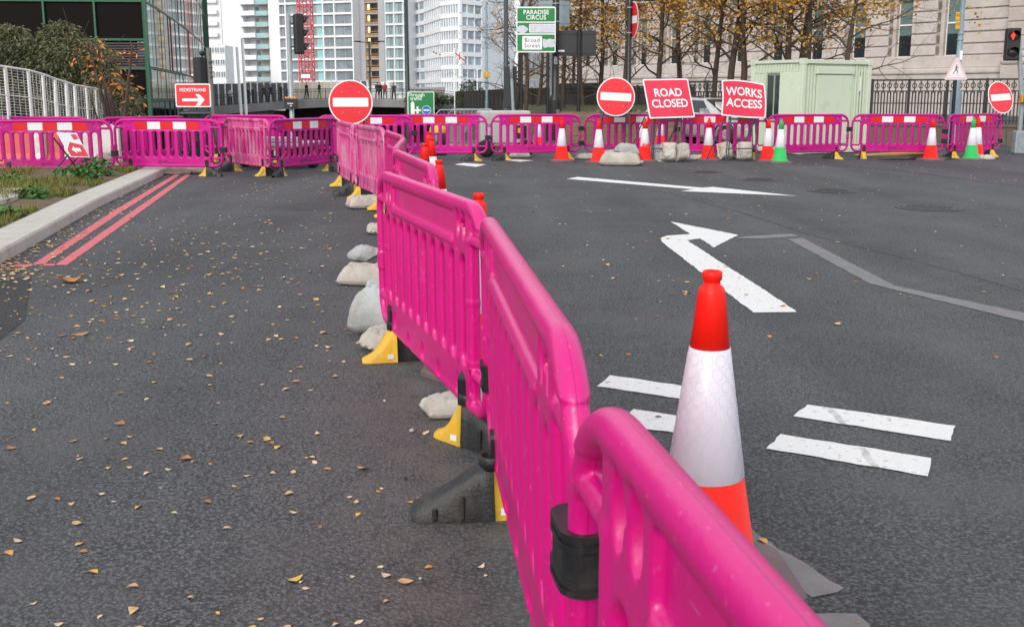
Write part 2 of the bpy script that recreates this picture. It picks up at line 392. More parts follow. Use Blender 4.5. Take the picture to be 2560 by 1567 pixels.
# far straight arrow, turning arrow, give-way dashes
marking(Z4([(30, 86), (78, 77), (640, 126), (685, 122), (1062, 163), (540, 141), (600, 133)]), ROADW)
marking(Z4([(868, 687), (455, 368), (452, 352), (480, 341), (585, 334), (498, 278), (800, 338), (690, 394), (630, 354), (570, 362), (1010, 645), (1062, 684)]), ROADW)
marking(Z4([(165, 1018), (225, 968), (640, 1029), (625, 1087)]), ROADW)
marking(Z4([(255, 1190), (330, 1120), (700, 1178), (650, 1245)]), ROADW)
marking(Z4([(1047, 1152), (1110, 1100), (1775, 1195), (1755, 1263)]), ROADW)
marking(Z4([(925, 1297), (990, 1232), (1665, 1340), (1650, 1422)]), ROADW)
marking(Z4([(785, 352), (835, 344), (1040, 332), (1070, 344), (900, 355)]), ROADG, .0035)
marking(Z4([(1022, 356), (1090, 352), (1500, 565), (2150, 702), (2150, 742), (1440, 569), (1390, 556)]), ROADG, .0035)
marking(Z7([(900, 250), (1230, 470), (2060, 990), (1990, 1035), (1700, 1095), (1200, 700)]), ROADG, .003, .012)
marking(Z7([(1500, 1300), (2200, 1275), (2340, 1390), (2380, 1500), (1500, 1600)]), ROADG, .003, .012)
marking(Z6([(272, 1384), (385, 1372), (1000, 955), (1545, 606), (1500, 606), (960, 925)]), ROADR)
marking(Z6([(470, 1384), (575, 1383), (1120, 990), (1640, 606), (1592, 606), (1085, 955)]), ROADR)
marking(Z6([(112, 1386), (150, 1378), (272, 1377), (272, 1392), (125, 1398)]), ROADR)
marking(Z6([(386, 1373), (470, 1372), (470, 1390), (372, 1391)]), ROADR)
marking([(1135, 412), (1160, 408), (1215, 412), (1190, 418)], ROADW)
marking([(1260, 401), (1290, 399), (1335, 402), (1300, 405)], ROADW)
TYM = mat('tyre_mark', (.46, .46, .46), .7, var=.3, vscale=25)
for l_ in ([(1195, 1112), (1222, 1117), (1290, 1192), (1262, 1188)], [(1335, 1292), (1368, 1297), (1440, 1385), (1402, 1378)], ):
    marking(Z4(l_), TYM, .0055, .008, 'road_marking')
# paler resurfaced strip at the back right, joint line, dark old patch by the kerb
lo_ = [(1560, 385), (1890, 401), (2250, 428), (2560, 470), (2900, 510)]; hi_ = [(1560, 378), (1890, 376), (2250, 376), (2560, 376), (2900, 376)]
mb = MB()
for i in range(4):
    q4 = [at(*lo_[i]), at(*lo_[i+1]), at(*hi_[i+1]), at(*hi_[i])]
    mb.add([(p.x, p.y, .003) for p in q4], [(0, 1, 2, 3)])
tag(mb.build('road', ASPH2), kind='structure')
JOINT = mat('bitumen_joint', (.016, .016, .017), .5, var=.3)
jl = [at(*p) for p in Z4([(-60, 22), (200, 92), (560, 165), (900, 262), (1100, 330), (1500, 428), (1850, 522), (2140, 606)])]
mb = MB()
for a, b in zip(jl[:-1], jl[1:]):
    n = (b-a).cross(Vector((0, 0, 1))).normalized()*.011
    mb.add([a-n+Vector((0, 0, .0025)), a+n+Vector((0, 0, .0025)), b+n+Vector((0, 0, .0025)), b-n+Vector((0, 0, .0025))], [(0, 1, 2, 3)])
tag(mb.build('road', JOINT), kind='structure')
PATCHD = asphalt('asphalt_patch', (.032, .033, .036), (.06, .061, .064))
ground_poly('road', [(10, 700), (78, 690), (62, 800), (0, 850), (-90, 860), (-60, 720)], PATCHD, .003)
DUST = mat('dusty_streak', (.105, .092, .086), .9, var=.2, vscale=6)

# ---- kerb and verge (left)
kb = [Vector((p.x, p.y, 0)) for p in [at(-330, 900), at(-120, 745), at(0, 662), at(110, 598), at(245, 519), at(345, 470), at(425, 430)]]
def offs(pl, w_):
    out = []
    for i, p in enumerate(pl):
        t = (pl[min(i+1, len(pl)-1)]-pl[max(i-1, 0)]).normalized(); out.append(p+Vector((-t.y, t.x, 0))*w_)
    return out
KH = .115
def kerb_build(name, line, width, m):
    v = []; f = []; prof = [(0, 0), (.004, KH-.02), (.02, KH), (width-.01, KH), (width, KH-.01), (width, 0)]
    L_ = [offs(line, w_) for w_, _ in prof]
    for i in range(len(line)):
        for k, (_, z) in enumerate(prof): v.append((L_[k][i].x, L_[k][i].y, z))
    n = len(prof)
    for i in range(len(line)-1):
        for k in range(n-1): f.append((i*n+k, i*n+k+1, (i+1)*n+k+1, (i+1)*n+k))
    e = (len(line)-1)*n; f.append(tuple(range(e, e+n)))
    return tag(link(name, meshdata(name, v, [q[::-1] for q in f], m)), kind='structure')
kerb_fine = []
for a, b in zip(kb[:-1], kb[1:]):
    n = max(1, int((b-a).length/.3))
    kerb_fine += [a.lerp(b, k/n) for k in range(n)]
kerb_fine.append(kb[-1])
KW = .40
kerb_build('kerb', kerb_fine, KW, CONC)
# joints between kerb stones (thin dark gaps proud by 1.5 mm)
SOIL = mat('verge_soil', (.10, .060, .038), .95, var=.3, vscale=5, col2=(.15, .12, .055), bump=.9, bscale=25)
inner = offs(kerb_fine, KW)
ve_v = []; ve_f = []; NV = 14
for i, p in enumerate(inner):
    for k in range(NV):
        t = k/(NV-1); q = Vector((p.x-14*t**1.5, p.y+1.2*t, 0))
        hz = KH-.015+.06*S_(t*6)+.05*mnoise.noise(Vector((q.x*1.3, q.y*1.3, 0)))*min(1, t*8)
        ve_v.append((q.x, q.y, hz))
for i in range(len(inner)-1):
    for k in range(NV-1): ve_f.append((i*NV+k, (i+1)*NV+k, (i+1)*NV+k+1, i*NV+k+1))
verge_me = meshdata('ground', ve_v, ve_f, SOIL, True)
tag(link('ground', verge_me), kind='structure')
# soil in front of / under the left barrier line
vb = [at(425, 430), at(300, 424), at(-60, 424), at(-400, 424)]
last = inner[-1]
mb = MB()
gx = np.linspace(-9.6, last.x+.02, 30); gy = np.linspace(last.y-.1, last.y+6, 16)
vs = []; 
for y in gy:
    for x in gx: vs.append((x, y, KH+.03+.03*mnoise.noise(Vector((x, y, 3)))-.25*S_((y-last.y-1.5)/4)-(.14 if x > last.x-.05 else 0)))
fs = [(j*30+i, j*30+i+1, (j+1)*30+i+1, (j+1)*30+i) for j in range(15) for i in range(29)]
tag(link('ground', meshdata('ground', vs, fs, SOIL, True)), kind='structure')

# ---- grass tufts and leafy weeds on the verge
GRASS = mat('grass_blade', (.13, .17, .02), .7, var=.4, vscale=1.2, col2=(.16, .13, .03))
WEED = mat('weed_leaf', (.06, .15, .03), .6, var=.4, vscale=3)
def verge_height(x, y):
    best = None
    return KH+.04+.05*mnoise.noise(Vector((x*1.3, y*1.3, 0)))*.8
gv = []; gf = []
for _ in range(34000):
    i = random.randrange(len(inner)-1); p = inner[i].lerp(inner[i+1], random.random()); t = random.random()**1.4*3.2
    y = p.y+.15*t; x = p.x-.05-t
    if mnoise.noise(Vector((x*.8, y*.8, 5))) < -.32+.60*S_((y-13.3)/4): continue
    tt = ((.05+t)/14)**(2/3); z = KH-.02+.06*S_(tt*6)+.05*mnoise.noise(Vector((x*1.3, y*1.3, 0)))*min(1, tt*8); h = random.uniform(.04, .11); a = random.uniform(0, 6.28); lean = random.uniform(.2, .9)
    dx, dy = math.cos(a), math.sin(a); b = len(gv); wd = .008
    gv += [(x-dy*wd, y+dx*wd, z), (x+dy*wd, y-dx*wd, z), (x+dx*h*lean, y+dy*h*lean, z+h)]; gf.append((b, b+1, b+2))
tag(link('grass', meshdata('grass', gv, gf, GRASS)), kind='stuff')
def leaf_clump(n, rx, ry, rz, size, mats, name, loc, parent=None, droop=0.0, seed=1):
    r_ = random.Random(seed); vs = []; fs = []
    for _ in range(n):
        u = Vector((r_.gauss(0, 1), r_.gauss(0, 1), r_.gauss(0, 1))).normalized()*r_.random()**.4
        c = Vector((u.x*rx, u.y*ry, abs(u.z)*rz)); s = size*r_.uniform(.6, 1.3)
        d = Vector((r_.gauss(0, 1), r_.gauss(0, 1), r_.gauss(0, .6)-droop)).normalized(); nrm = d.orthogonal().normalized()
        nrm = (Matrix.Rotation(r_.uniform(0, 6.28), 3, d) @ nrm)
        b = len(vs); vs += [c, c+d*s*.5+nrm*s*.28, c+d*s, c+d*s*.5-nrm*s*.28]; fs.append((b, b+1, b+2, b+3))
    return link(name, meshdata(name, vs, fs, mats), parent, loc)
for k, (px, py, rx, rz, n, lab) in enumerate([(195, 452, .38, .26, 500, 'leafy green weed clump beside the legs of the toppled arrow sign'), (240, 440, .30, .34, 420, 'taller leafy weed against the kerb below the sandbag'),
        (78, 498, .22, .17, 260, 'low bushy weed growing beside the flat concrete slab'), (30, 455, .28, .12, 200, 'thin grassy weed tuft beside the yellow barrier foot'), (8, 540, .2, .1, 150, 'small weed tuft at the very left edge above the kerb')]):
    q = at(px, py, .12); r_ = empty('weed_plant', (q.x, q.y, .11), 0, lab, 'plant')
    leaf_clump(n, rx, rx*.8, rz, .085, WEED, 'foliage', (0, 0, 0), r_, seed=k+3)
    mb = MB()
    for j in range(7):
        a = random.uniform(0, 6.28); mb.tube([(0, 0, 0), (math.cos(a)*rx*.35, math.sin(a)*rx*.35, rz*.5), (math.cos(a)*rx*.6, math.sin(a)*rx*.6, rz*.95)], [.006, .005, .002], 5)
    mb.build('stem', WEED, r_)
q = at(25, 500, .13); mb = MB()
sl = [at(-60, 486, .13), at(60, 480, .13), at(45, 502, .13), at(8, 512, .13), at(-70, 520, .13)]
mb.prism([(p.x, p.y) for p in sl], .10, .19, axis='z')
tag(mb.build('concrete_slab', CONC), 'flat broken concrete slab lying in the grass behind the kerb', 'slab')

# ---- right: stone plinth with iron railings, fence towards the bridge
def frame_root(name, a, b, label, cat, z=0.0):
    a = Vector((a[0], a[1], 0)); b = Vector((b[0], b[1], 0)); dd = b-a
    r_ = empty(name, (a.x, a.y, z), math.atan2(dd.y, dd.x), label, cat); return r_, dd.length
IRONRAIL = mat('iron_railing_paint', (.018, .020, .024), .45, var=.3)
PLINTH = mat('brown_plinth_stone', (.15, .115, .085), .9, var=.25, vscale=1.5, dirt=(.07, .055, .045), dscale=1.5, bump=.4, bscale=15)
a = (xd(1690, 35), 35); b = (xd(2700, 28.5), 28.5)
r_, Ln = frame_root('iron_railing', a, b, 'dark ornate iron railing on a stone plinth behind the right hand barriers', 'railing')
ztop = 1.87
mb = MB(); mb.box(0, Ln, -.12, .25, -.1, .52); mb.box(0, Ln, -.16, .29, .52, .60); mb.build('plinth', PLINTH, r_)
mb = MB(); mb.box(0, Ln, -.025, .025, ztop-.05, ztop); mb.box(0, Ln, -.015, .015, ztop-.36, ztop-.33); mb.box(0, Ln, -.015, .015, 1.16, 1.19); mb.box(0, Ln, -.02, .02, .68, .71)
n = int(Ln/.088)
for i in range(n):
    x = (i+.5)*Ln/n; mb.box(x-.017, x+.017, -.014, .014, .60, ztop-.33)
    # cast scroll between the two top rails: a small ring and a drop
    if i % 2 == 0:
        for kk in range(10):
            t0, t1 = 2*math.pi*kk/10, 2*math.pi*(kk+1)/10
            c0 = Vector((x+.044+.058*math.cos(t0), 0, ztop-.19+.075*math.sin(t0))); c1 = Vector((x+.044+.058*math.cos(t1), 0, ztop-.19+.075*math.sin(t1)))
            mb.tube([c0, c1], .013, 4, cap=False)
        mb.box(x+.03, x+.058, -.012, .012, ztop-.33, ztop-.05)
        for sx in (-1, 1): mb.tube([(x+.044, 0, ztop-.36), (x+.044+sx*.035, 0, ztop-.42), (x+.044+sx*.03, 0, ztop-.47)], .009, 4, cap=False)
mb.build('bars', IRONRAIL, r_)
for i in range(int(Ln/1.05)+1):
    mb = MB(); mb.box(i*1.05-.035, i*1.05+.035, -.035, .035, .60, ztop+.01); mb.build('post', IRONRAIL, r_)
# timber-faced dark fence running from the bridge to the trees
FENCE = mat('dark_timber_fence', (.04, .036, .033), .85, var=.3, vscale=3, stretch=(6, 1, .5), bump=.2)
for (pa, da, pb, db, lab) in [(1141, 108, 1300, 62, 'dark slatted fence running from the bridge end to the sign posts'), (1300, 62, 1735, 41, 'dark slatted fence below the bare trees behind the pavement signs')]:
    r_, Ln = frame_root('timber_fence', (xd(pa, da), da), (xd(pb, db), db), lab, 'fence')
    mb = MB(); n = int(Ln/.16)
    for i in range(n): mb.box(i*Ln/n, (i+.86)*Ln/n, -.02, .02, .15, 1.74+.01*(i % 3))
    mb.build('slat_panel', FENCE, r_)
    mb = MB(); mb.box(0, Ln, -.05, -.021, 1.55, 1.65); mb.build('rail', FENCE, r_); mb = MB(); mb.box(0, Ln, -.05, -.021, .5, .6); mb.build('rail', FENCE, r_); mb = MB(); mb.box(0, Ln, -.06, .04, 1.76, 1.82); mb.build('rail', FENCE, r_)
    for i in range(int(Ln/2.4)+1):
        mb = MB(); mb.box(i*2.4-.05, i*2.4+.05, -.12, -.051, 0, 1.86); mb.build('post', FENCE, r_)
# low brown board wall in front of it (seen through the barrier slots)
BOARD = mat('brown_boards', (.17, .12, .075), .85, var=.25, vscale=2, stretch=(.6, 1, 5), bump=.2)
r_, Ln = frame_root('board_wall', (xd(1395, 31), 31), (xd(1700, 30), 30), 'low brown board wall behind the barriers below the round red sign', 'wall')
mb = MB()
for k in range(4): mb.box(0, Ln, -.03, .03, .02+k*.23, .24+k*.23)
mb.build('board', BOARD, r_)
for k in range(4):
    mb = MB(); mb.box(k*Ln/3-.05, k*Ln/3+.05, -.07, -.032, 0, 1.0); mb.build('post', BOARD, r_)
GRASSBANK = mat('grass_bank', (.06, .065, .025), .95, var=.4, vscale=2, bump=.8, bscale=12)
bk = [(xd(1290, 40), 40), (xd(1760, 34.5), 34.5), (xd(1760, 40.5), 40.5), (xd(1300, 58), 58)]
mb = MB(); mb.add([(bk[0][0], bk[0][1], .0), (bk[1][0], bk[1][1], .0), (bk[2][0], bk[2][1], 1.05), (bk[3][0], bk[3][1], .9)], [(0, 1, 2, 3)])
tag(mb.build('ground', GRASSBANK), kind='structure')

# ---- rusticated stone building (right)
FD = Vector((-.64, .768, 0)); D0 = 80.0; X0 = xd(2368, D0, 5)
r_ = empty('stone_building', (X0, D0, 0), math.atan2(FD.y, FD.x), 'large pale stone civic building with deep grooved courses behind the railings', 'building')
# local +x runs away from the camera along the facade, local +y is outward (towards the left/viewer)
r_.rotation_euler.z = math.atan2(FD.y, FD.x)
WX = [0.0+3.95*k for k in range(-1, 11)]         # window centres along the facade
WX = [x for x in WX if -1 < x < 40]
ZS, ZT, WW = 4.35, 8.75, 1.30
def course(mb, x0, x1, z0, z1, ph, y0, y1, g=.13, m=0):
    z = z0
    while z < z1-.05:
        zz = min(z+ph, z1); mb.bbox(x0, x1, y0, y1, z+g/2, zz-g/2, .045, m); z = zz
mb = MB()
mb.box(-4.8, 42, -6, -1.3, -2, 22)                                   # core behind
edges = [-4.9]+sum([[x-WW/2-.32, x+WW/2+.32] for x in WX], [])+[42]
for i in range(0, len(edges), 2):
    course(mb, edges[i], edges[i+1], ZS, 10.1, .83, -1.25, 0)
    mb.box(edges[i], edges[i+1], -1.28, -.16, ZS, 10.1)
course(mb, -4.9, 42, 10.1, 21.8, .83, -1.25, 0)
mb.box(-4.9, 42, -1.28, -.16, 10.1, 21.8)
mb.bbox(-4.9, 42, -1.3, .06, 3.45, ZS-.01, .05); mb.bbox(-4.9, 42, -1.3, .30, 3.0, 3.44, .12); mb.bbox(-4.9, 42, -1.3, .16, 2.55, 2.99, .05); mb.box(-4.9, 42, -1.3, .12, -1, 2.54)
mb.build('wall', STONE, r_)
def stone_window(x):
    f = MB(); yb = -1.0
    for s in (-1, 1):
        f.box(x+s*(WW/2+.16)-.15, x+s*(WW/2+.16)+.15, -1.22, -.62, ZS, ZT+.35)
    f.box(x-WW/2-.31, x+WW/2+.31, -1.2, -.6, ZT, ZT+.34)
    f2 = MB()
    for s in (-1, 1): f2.box(x+s*WW/2-.06 if s > 0 else x-WW/2, x+WW/2 if s > 0 else x-WW/2+.06, yb-.05, yb+.06, ZS, ZT)
    f2.box(x-WW/2+.06, x+WW/2-.06, yb-.05, yb+.06, ZS, ZS+.08); f2.box(x-WW/2+.06, x+WW/2-.06, yb-.04, yb+.08, 6.75, 6.87); f2.box(x-WW/2+.06, x+WW/2-.06, yb-.05, yb+.06, ZT-.08, ZT)
    wo_ = f.build('window', STONE, r_)
    f2.build('frame', WHITEPAINT, wo_)
    g = MB(); g.box(x-WW/2+.06, x+WW/2-.06, yb-.03, yb, ZS+.08, 6.0); g.box(x-WW/2+.06, x+WW/2-.06, yb-.03, yb, 6.01, 6.74, 1); g.box(x-WW/2+.06, x+WW/2-.06, yb-.03, yb, 6.88, ZT-.08, 1)
    g.build('pane', [GLASSD, BLIND], wo_)
for x in WX: stone_window(x)
# projecting bay at the near end
mb = MB(); bx0, bx1 = -22, -4.95
course(mb, bx0, bx1, 4.55, 21.8, .98, -1.3, 1.15, .10)
mb.box(bx0, bx1-.0, -1.3, 1.06, 2.5, 21.8); mb.bbox(bx0, bx1+.25, -1.3, 1.5, 3.55, 4.05, .2); mb.bbox(bx0, bx1+.12, -1.3, 1.35, 4.06, 4.5, .15); mb.bbox(bx0, bx1+.18, -1.3, 1.4, -1, 3.54, .06)
mb.build('bay', STONE2, r_)
mb = MB(); mb.bbox(-22, 42, -1.3, .9, 22, 22.5, .1); mb.bbox(-22, 42, -1.3, 1.6, 22.5, 23.1, .15); mb.build('cornice', STONE, r_)
# ---- dark glass building (left)
c0 = Vector((xd(368, 40, 3), 40, 0)); fdir = Vector((-1, -.085, 0)).normalized()
r_ = empty('glass_office', (c0.x, c0.y, 0), 0, 'dark glass office block with green mullions and louvre bands at far left', 'building')
ZB = [-6, 2.40, 3.46, 4.86, 6.9, 8.0, 10.0, 11.1, 14.2]        # transom heights
def PL(o, u, du, n, dn, z): 
    q = o+u*du+n*dn; return Vector((q.x-c0.x, q.y-c0.y, z))
nf = Vector((fdir.y, -fdir.x, 0));  nf = nf if nf.y < 0 else -nf
def slab(mb, o, u, n, a, b, d0, d1, z0, z1, m=0):
    vs = [PL(o, u, a, n, d0, z0), PL(o, u, b, n, d0, z0), PL(o, u, b, n, d1, z0), PL(o, u, a, n, d1, z0), PL(o, u, a, n, d0, z1), PL(o, u, b, n, d0, z1), PL(o, u, b, n, d1, z1), PL(o, u, a, n, d1, z1)]
    fs = [(0,3,2,1),(4,5,6,7),(0,1,5,4),(1,2,6,5),(2,3,7,6),(3,0,4,7)]
    mb.add(vs, fs, m)
OFFD = mat('office_core_dark', (.02, .018, .018), .7)
BRONZE = mat('bronze_panel', (.10, .075, .06), .5)
mb = MB(); slab(mb, c0, fdir, nf, .5, 26, -.35, -1.1, -6, 16); mb.build('core', OFFD, r_)
BW = 1.83
for i in range(10):
    for (z0, z1, kind) in ((-6, 2.36, 'w'), (2.44, 3.42, 'l'), (3.50, 4.82, 'w'), (5.2, 6.9, 'w'), (7.0, 9.9, 'w')):
        mb = MB(); a, b = i*BW+.04, (i+1)*BW-.04
        if kind == 'w': slab(mb, c0, fdir, nf, a, b, -.12, -.08, z0, z1); mb.build('window', GLASSB, r_)
        else:
            z = z0
            while z < z1-.05: slab(mb, c0, fdir, nf, a, b, -.12, -.03, z, z+.055); z += .095
            mb.build('louvre', LOUVRE, r_)
mb = MB()
for i in range(11): slab(mb, c0, fdir, nf, i*BW-.035, i*BW+.035, -.14, .03, -6, 10)
mb.build('mullion', GREENM, r_)
for z in (2.40, 3.46, 4.86, 6.95):
    mb = MB(); slab(mb, c0, fdir, nf, .035, 18.3, -.13, .02, z-.04, z+.04); mb.build('transom', GREENM, r_)
mb = MB(); slab(mb, c0, fdir, nf, -.02, 5.5, -.13, -.02, 4.92, 5.15); mb.build('panel', BRONZE, r_)
# side face, gently curved, running away to the bridge
side = []; ang = math.atan2(1, -.205); p = Vector((c0.x, c0.y, 0)); side.append(p.copy())
NB = 30
for i in range(NB):
    st = 2.05; p = p+Vector((math.cos(ang), math.sin(ang), 0))*st; ang += .0026; side.append(p.copy())
REFL = mat('reflecting_glass', (.30, .33, .36), .06, var=.35, vscale=.4, metal=1.0)
REFLT = mat('teal_reflection_glass', (.30, .46, .48), .06, var=.35, vscale=.4, metal=1.0)  # teal of the reflected surroundings put into the pane colour
REFLR = mat('red_reflection_glass', (.42, .15, .15), .08, var=.35, vscale=.4, metal=1.0)  # red of the reflected fins painted into the pane colour
ORM = mat('copper_transom', (.34, .12, .07), .5)
mb1 = MB(); mb2 = {}; mb3 = {}
zz = [-6, -1.2, 1.2, 2.45, 4.9, 7.35, 9.8, 12.2, 14.6]
npan = 0
for i in range(NB):
    a, b = side[i], side[i+1]; u = (b-a).normalized(); n = Vector((u.y, -u.x, 0)); L_ = (b-a).length
    for k in range(2):
        slab(mb1, a, u, n, k*L_/2-.014, k*L_/2+.014, -.10, -.044, -6, 14.6)
    for j, z in enumerate(zz[1:]): slab((mb3 if (j >= 4 and i > 1) or (j >= 3 and i > 9) else mb2).setdefault(j, MB()), a, u, n, .03, L_-.03, -.10, -.035, z-.035, z+.035)
    for j in range(len(zz)-1):
        if j == 0 and i > 20: continue
        opn = (j == 5 and i in (3, 4, 6, 7, 8, 9, 10, 11, 12, 13))
        mb = MB(); r1 = random.random()
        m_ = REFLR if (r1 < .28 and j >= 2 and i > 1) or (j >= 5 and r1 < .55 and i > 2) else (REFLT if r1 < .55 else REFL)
        if (i == 0 and j == 2):
            z = zz[j]+.1
            while z < zz[j+1]-.1: slab(mb, a, u, n, .06, L_/2-.05, -.1, .0, z, z+.06); z += .1
            slab(mb, a, u, n, L_/2+.05, L_-.05, -.08, -.04, zz[j]+.06, zz[j+1]-.06, 1)
            mb.build('louvre', [LOUVRE, REFL], r_); continue
        t = random.uniform(-.02, .02); half = L_/2
        if opn:
            # top-hung casement pushed out
            q0 = PL(a, u, .06, n, .06, zz[j+1]-.1); q1 = PL(a, u, half-.06, n, .06, zz[j+1]-.1); q2 = PL(a, u, half-.06, n, .75, zz[j]+.25); q3 = PL(a, u, .06, n, .75, zz[j]+.25)
            tt = Vector((n.x, n.y, .4)).normalized()*.05
            mb.add([q0, q1, q2, q3, q0+tt, q1+tt, q2+tt, q3+tt], [(0,1,2,3),(7,6,5,4),(0,4,5,1),(1,5,6,2),(2,6,7,3),(3,7,4,0)], 1)
            slab(mb, a, u, n, half+.05, L_-.05, -.09+t, -.05-t, zz[j]+.06, zz[j+1]-.06)
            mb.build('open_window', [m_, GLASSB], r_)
        elif npan < 99:
            slab(mb, a, u, n, .05, half-.05, -.09+t, -.05+t, zz[j]+.06, zz[j+1]-.06); slab(mb, a, u, n, half+.05, L_-.05, -.09-t, -.05-t, zz[j]+.06, zz[j+1]-.06)
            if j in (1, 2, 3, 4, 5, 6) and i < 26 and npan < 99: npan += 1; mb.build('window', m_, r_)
            else: pass
if True:
    mb = MB()
    for i in range(NB):
        a, b = side[i], side[i+1]; u = (b-a).normalized(); n = Vector((u.y, -u.x, 0)); slab(mb, a, u, n, .45 if i == 0 else 0, (b-a).length, -.4, -.16, -6, 14.6)
    mb.build('inner_wall', REFL, r_)
mb1.build('mullion', GREENM, r_); [q_.build('transom', GREENM, r_) for q_ in mb2.values()]; [q_.build('transom', ORM, r_) for q_ in mb3.values()]
a = side[-1]; mb = MB(); mb.add([a-c0+Vector((0,0,-6)), a-c0+Vector((-20,4,-6)), a-c0+Vector((-20,4,14.6)), a-c0+Vector((0,0,14.6))], [(0,1,2,3)]); mb.build('end_wall', OFFD, r_)

# ---- far towers
def facade_root(name, pxa, da, pxb, db, label, z=-6):
    a = Vector((xd(pxa, da, 5), da, 0)); b = Vector((xd(pxb, db, 5), db, 0))
    r_, L_ = frame_root(name, a, b, label, 'building', z); return r_, L_
PALEW = mat('pale_render', (.76, .78, .82), .8, var=.05, vscale=.05)
PALEG = mat('grey_render', (.40, .41, .44), .8, var=.06, vscale=.1)
WBAND = mat('white_band', (.84, .86, .88), .7, var=.04, vscale=.1)
TEAL = mat('teal_panel', (.28, .52, .54), .5, var=.1, vscale=.3)
WING = mat('grey_window', (.19, .24, .27), .12, var=.35, vscale=.25)
WLIT = mat('pale_lit_window', (.62, .60, .55), .6, var=.1, vscale=.4)  # lit window given as a plain pale colour, without glow
WARM = mat('warm_lamp', (.9, .6, .25), .5, emit=(1.0, .72, .34), estr=1.1)
TIMB = mat('orange_formwork', (.42, .24, .11), .8, var=.3, vscale=.6)
FL = 2.98
def win_data(name, w_, h_, mats, frame=.12):
    mb = MB(); mb.box(-w_/2, w_/2, -.10, -.04, 0, h_, 0)
    for (x0, x1, z0, z1) in ((-w_/2, -w_/2+frame, 0, h_), (w_/2-frame, w_/2, 0, h_), (-w_/2+frame, w_/2-frame, 0, frame), (-w_/2+frame, w_/2-frame, h_-frame, h_), (-frame/2, frame/2, frame, h_-frame)):
        mb.box(x0, x1, -.16, -.101, z0, z1, 1)
    return mb.data(name, mats)
# tower with balconies (px 560-886)
r_, L_ = facade_root('apartment_tower', 560, 300, 886, 286, 'tall white apartment tower with stacked balconies and teal panels')
K = L_/326.0; zb = 9.3-1.0     # metres per px along the facade; zb = first floor level above root
mb = MB(); mb.box(0, 36*K, .5, 12, 0, 62); mb.box(36*K, 57*K, 0, 12, 0, 62); mb.box(57*K, 121*K, 2.4, 12, 0, 62); mb.box(121*K, 147*K, 0, 12, 0, 62); mb.build('wall', PALEW, r_)
mb = MB(); mb.box(147*K, L_, .6, 12, 0, 62); mb.build('wall', WBAND, r_)
bal = MB(); x0, x1 = 57*K, 121*K
bal.bbox(x0-.6, x0+.55*(x1-x0), -1.3, 2.3, 0, 1.25, .05, 0); bal.box(x0, x1-.02, -.9, 2.35, -.12, .14, 1); bal.box(x0+.56*(x1-x0), x1-.1, -.55, -.5, .2, 1.2, 2)
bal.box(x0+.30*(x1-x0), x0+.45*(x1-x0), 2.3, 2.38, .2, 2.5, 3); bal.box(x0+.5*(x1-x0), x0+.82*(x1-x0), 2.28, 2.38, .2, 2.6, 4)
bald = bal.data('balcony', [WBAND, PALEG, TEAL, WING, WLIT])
nfl = 13
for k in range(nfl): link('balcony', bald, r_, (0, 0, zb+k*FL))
cols = [(147, 163, WING), (163, 190, WING), (196, 226, WING), (229, 238, WING), (256, 281, WING), (283, 326, WING)]
wd = {}
for (a, b, m_) in cols:
    w_ = (b-a)*K-.25
    wd[a] = win_data('window', w_, 2.45, [m_, PALEG])
for k in range(nfl):
    for (a, b, m_) in cols: link('window', wd[a], r_, ((a+b)/2*K, .6, zb+.2+k*FL))
mb = MB()
for (a, b) in ((190, 196), (238, 256), (226.2, 228.8)):
    for k in range(nfl): mb.box(a*K, b*K, .5, .58, zb+.2+k*FL, zb+2.6+k*FL)
mb.build('teal_cladding', TEAL, r_)
mb = MB()
for k in range(nfl+1): mb.box(147*K, L_, -.05, .55, zb-.32+k*FL, zb+.16+k*FL)
for a in (147, 163.5, 193, 255, 282, 325): mb.box((a-1.2)*K, (a+1.2)*K, -.1, .5, 0, zb+nfl*FL)
mb.build('floor_band', WBAND, r_)
# grey core with the open construction floors, second teal tower
r_, L_ = facade_root('unfinished_tower', 886, 290, 1017, 284, 'grey concrete tower with open lit floors and a teal window strip')
K = L_/131.0
mb = MB(); mb.box(0, 30*K, 0, 12, 0, 62); mb.box(65*K, 80*K, -.4, 12, 0, 62); mb.box(30*K, 65*K, 5, 12, 0, 62); mb.build('wall', PALEG, r_)
mb = MB(); mb.box(80*K, L_, .6, 12, 0, 62); mb.build('wall', WBAND, r_)
for k in range(nfl):
    z = zb+k*FL; mb = MB(); mb.box(30*K, 65*K, .2, 5, z-.2, z+.15); s_ = mb.build('floor_slab', PALEG, r_)
    mb = MB(); mb.box(30.2*K, 64.8*K, .1, .18, z+.2, z+.75); mb.box(30.2*K, 64.8*K, .1, .18, z+1.15, z+1.3); mb.build('guard_board', TIMB, r_)
    mb = MB(); mb.box(33*K, 38*K, 1.0, 1.2, z+1.0, z+2.5); mb.box(52*K+(k % 3)*K, 56*K+(k % 3)*K, 2.5, 2.7, z+1.6, z+1.85); mb.build('lamp', WARM, r_)
cw = (21*K)-.2; wdt = win_data('window', cw*.5, 2.5, [WING, PALEG])
for k in range(nfl):
    for j in range(2): link('window', wdt, r_, ((86+j*22+6)*K, .6, zb+.2+k*FL))
mb = MB()
for k in range(nfl):
    for j in range(2): mb.box((82+j*22+.5)*K, (86+j*22)*K, .5, .58, zb+.2+k*FL, zb+2.7+k*FL); mb.box((97.5+j*22)*K, (102+j*22)*K, .5, .58, zb+.2+k*FL, zb+2.7+k*FL)
mb.build('teal_cladding', TEAL, r_)
mb = MB()
for k in range(nfl+1): mb.box(80*K, L_, -.05, .5, zb-.3+k*FL, zb+.16+k*FL)
for a in (81, 102.7, 125): mb.box((a-1)*K, (a+1)*K, -.1, .49, 0, zb+nfl*FL)
mb.build('floor_band', WBAND, r_)
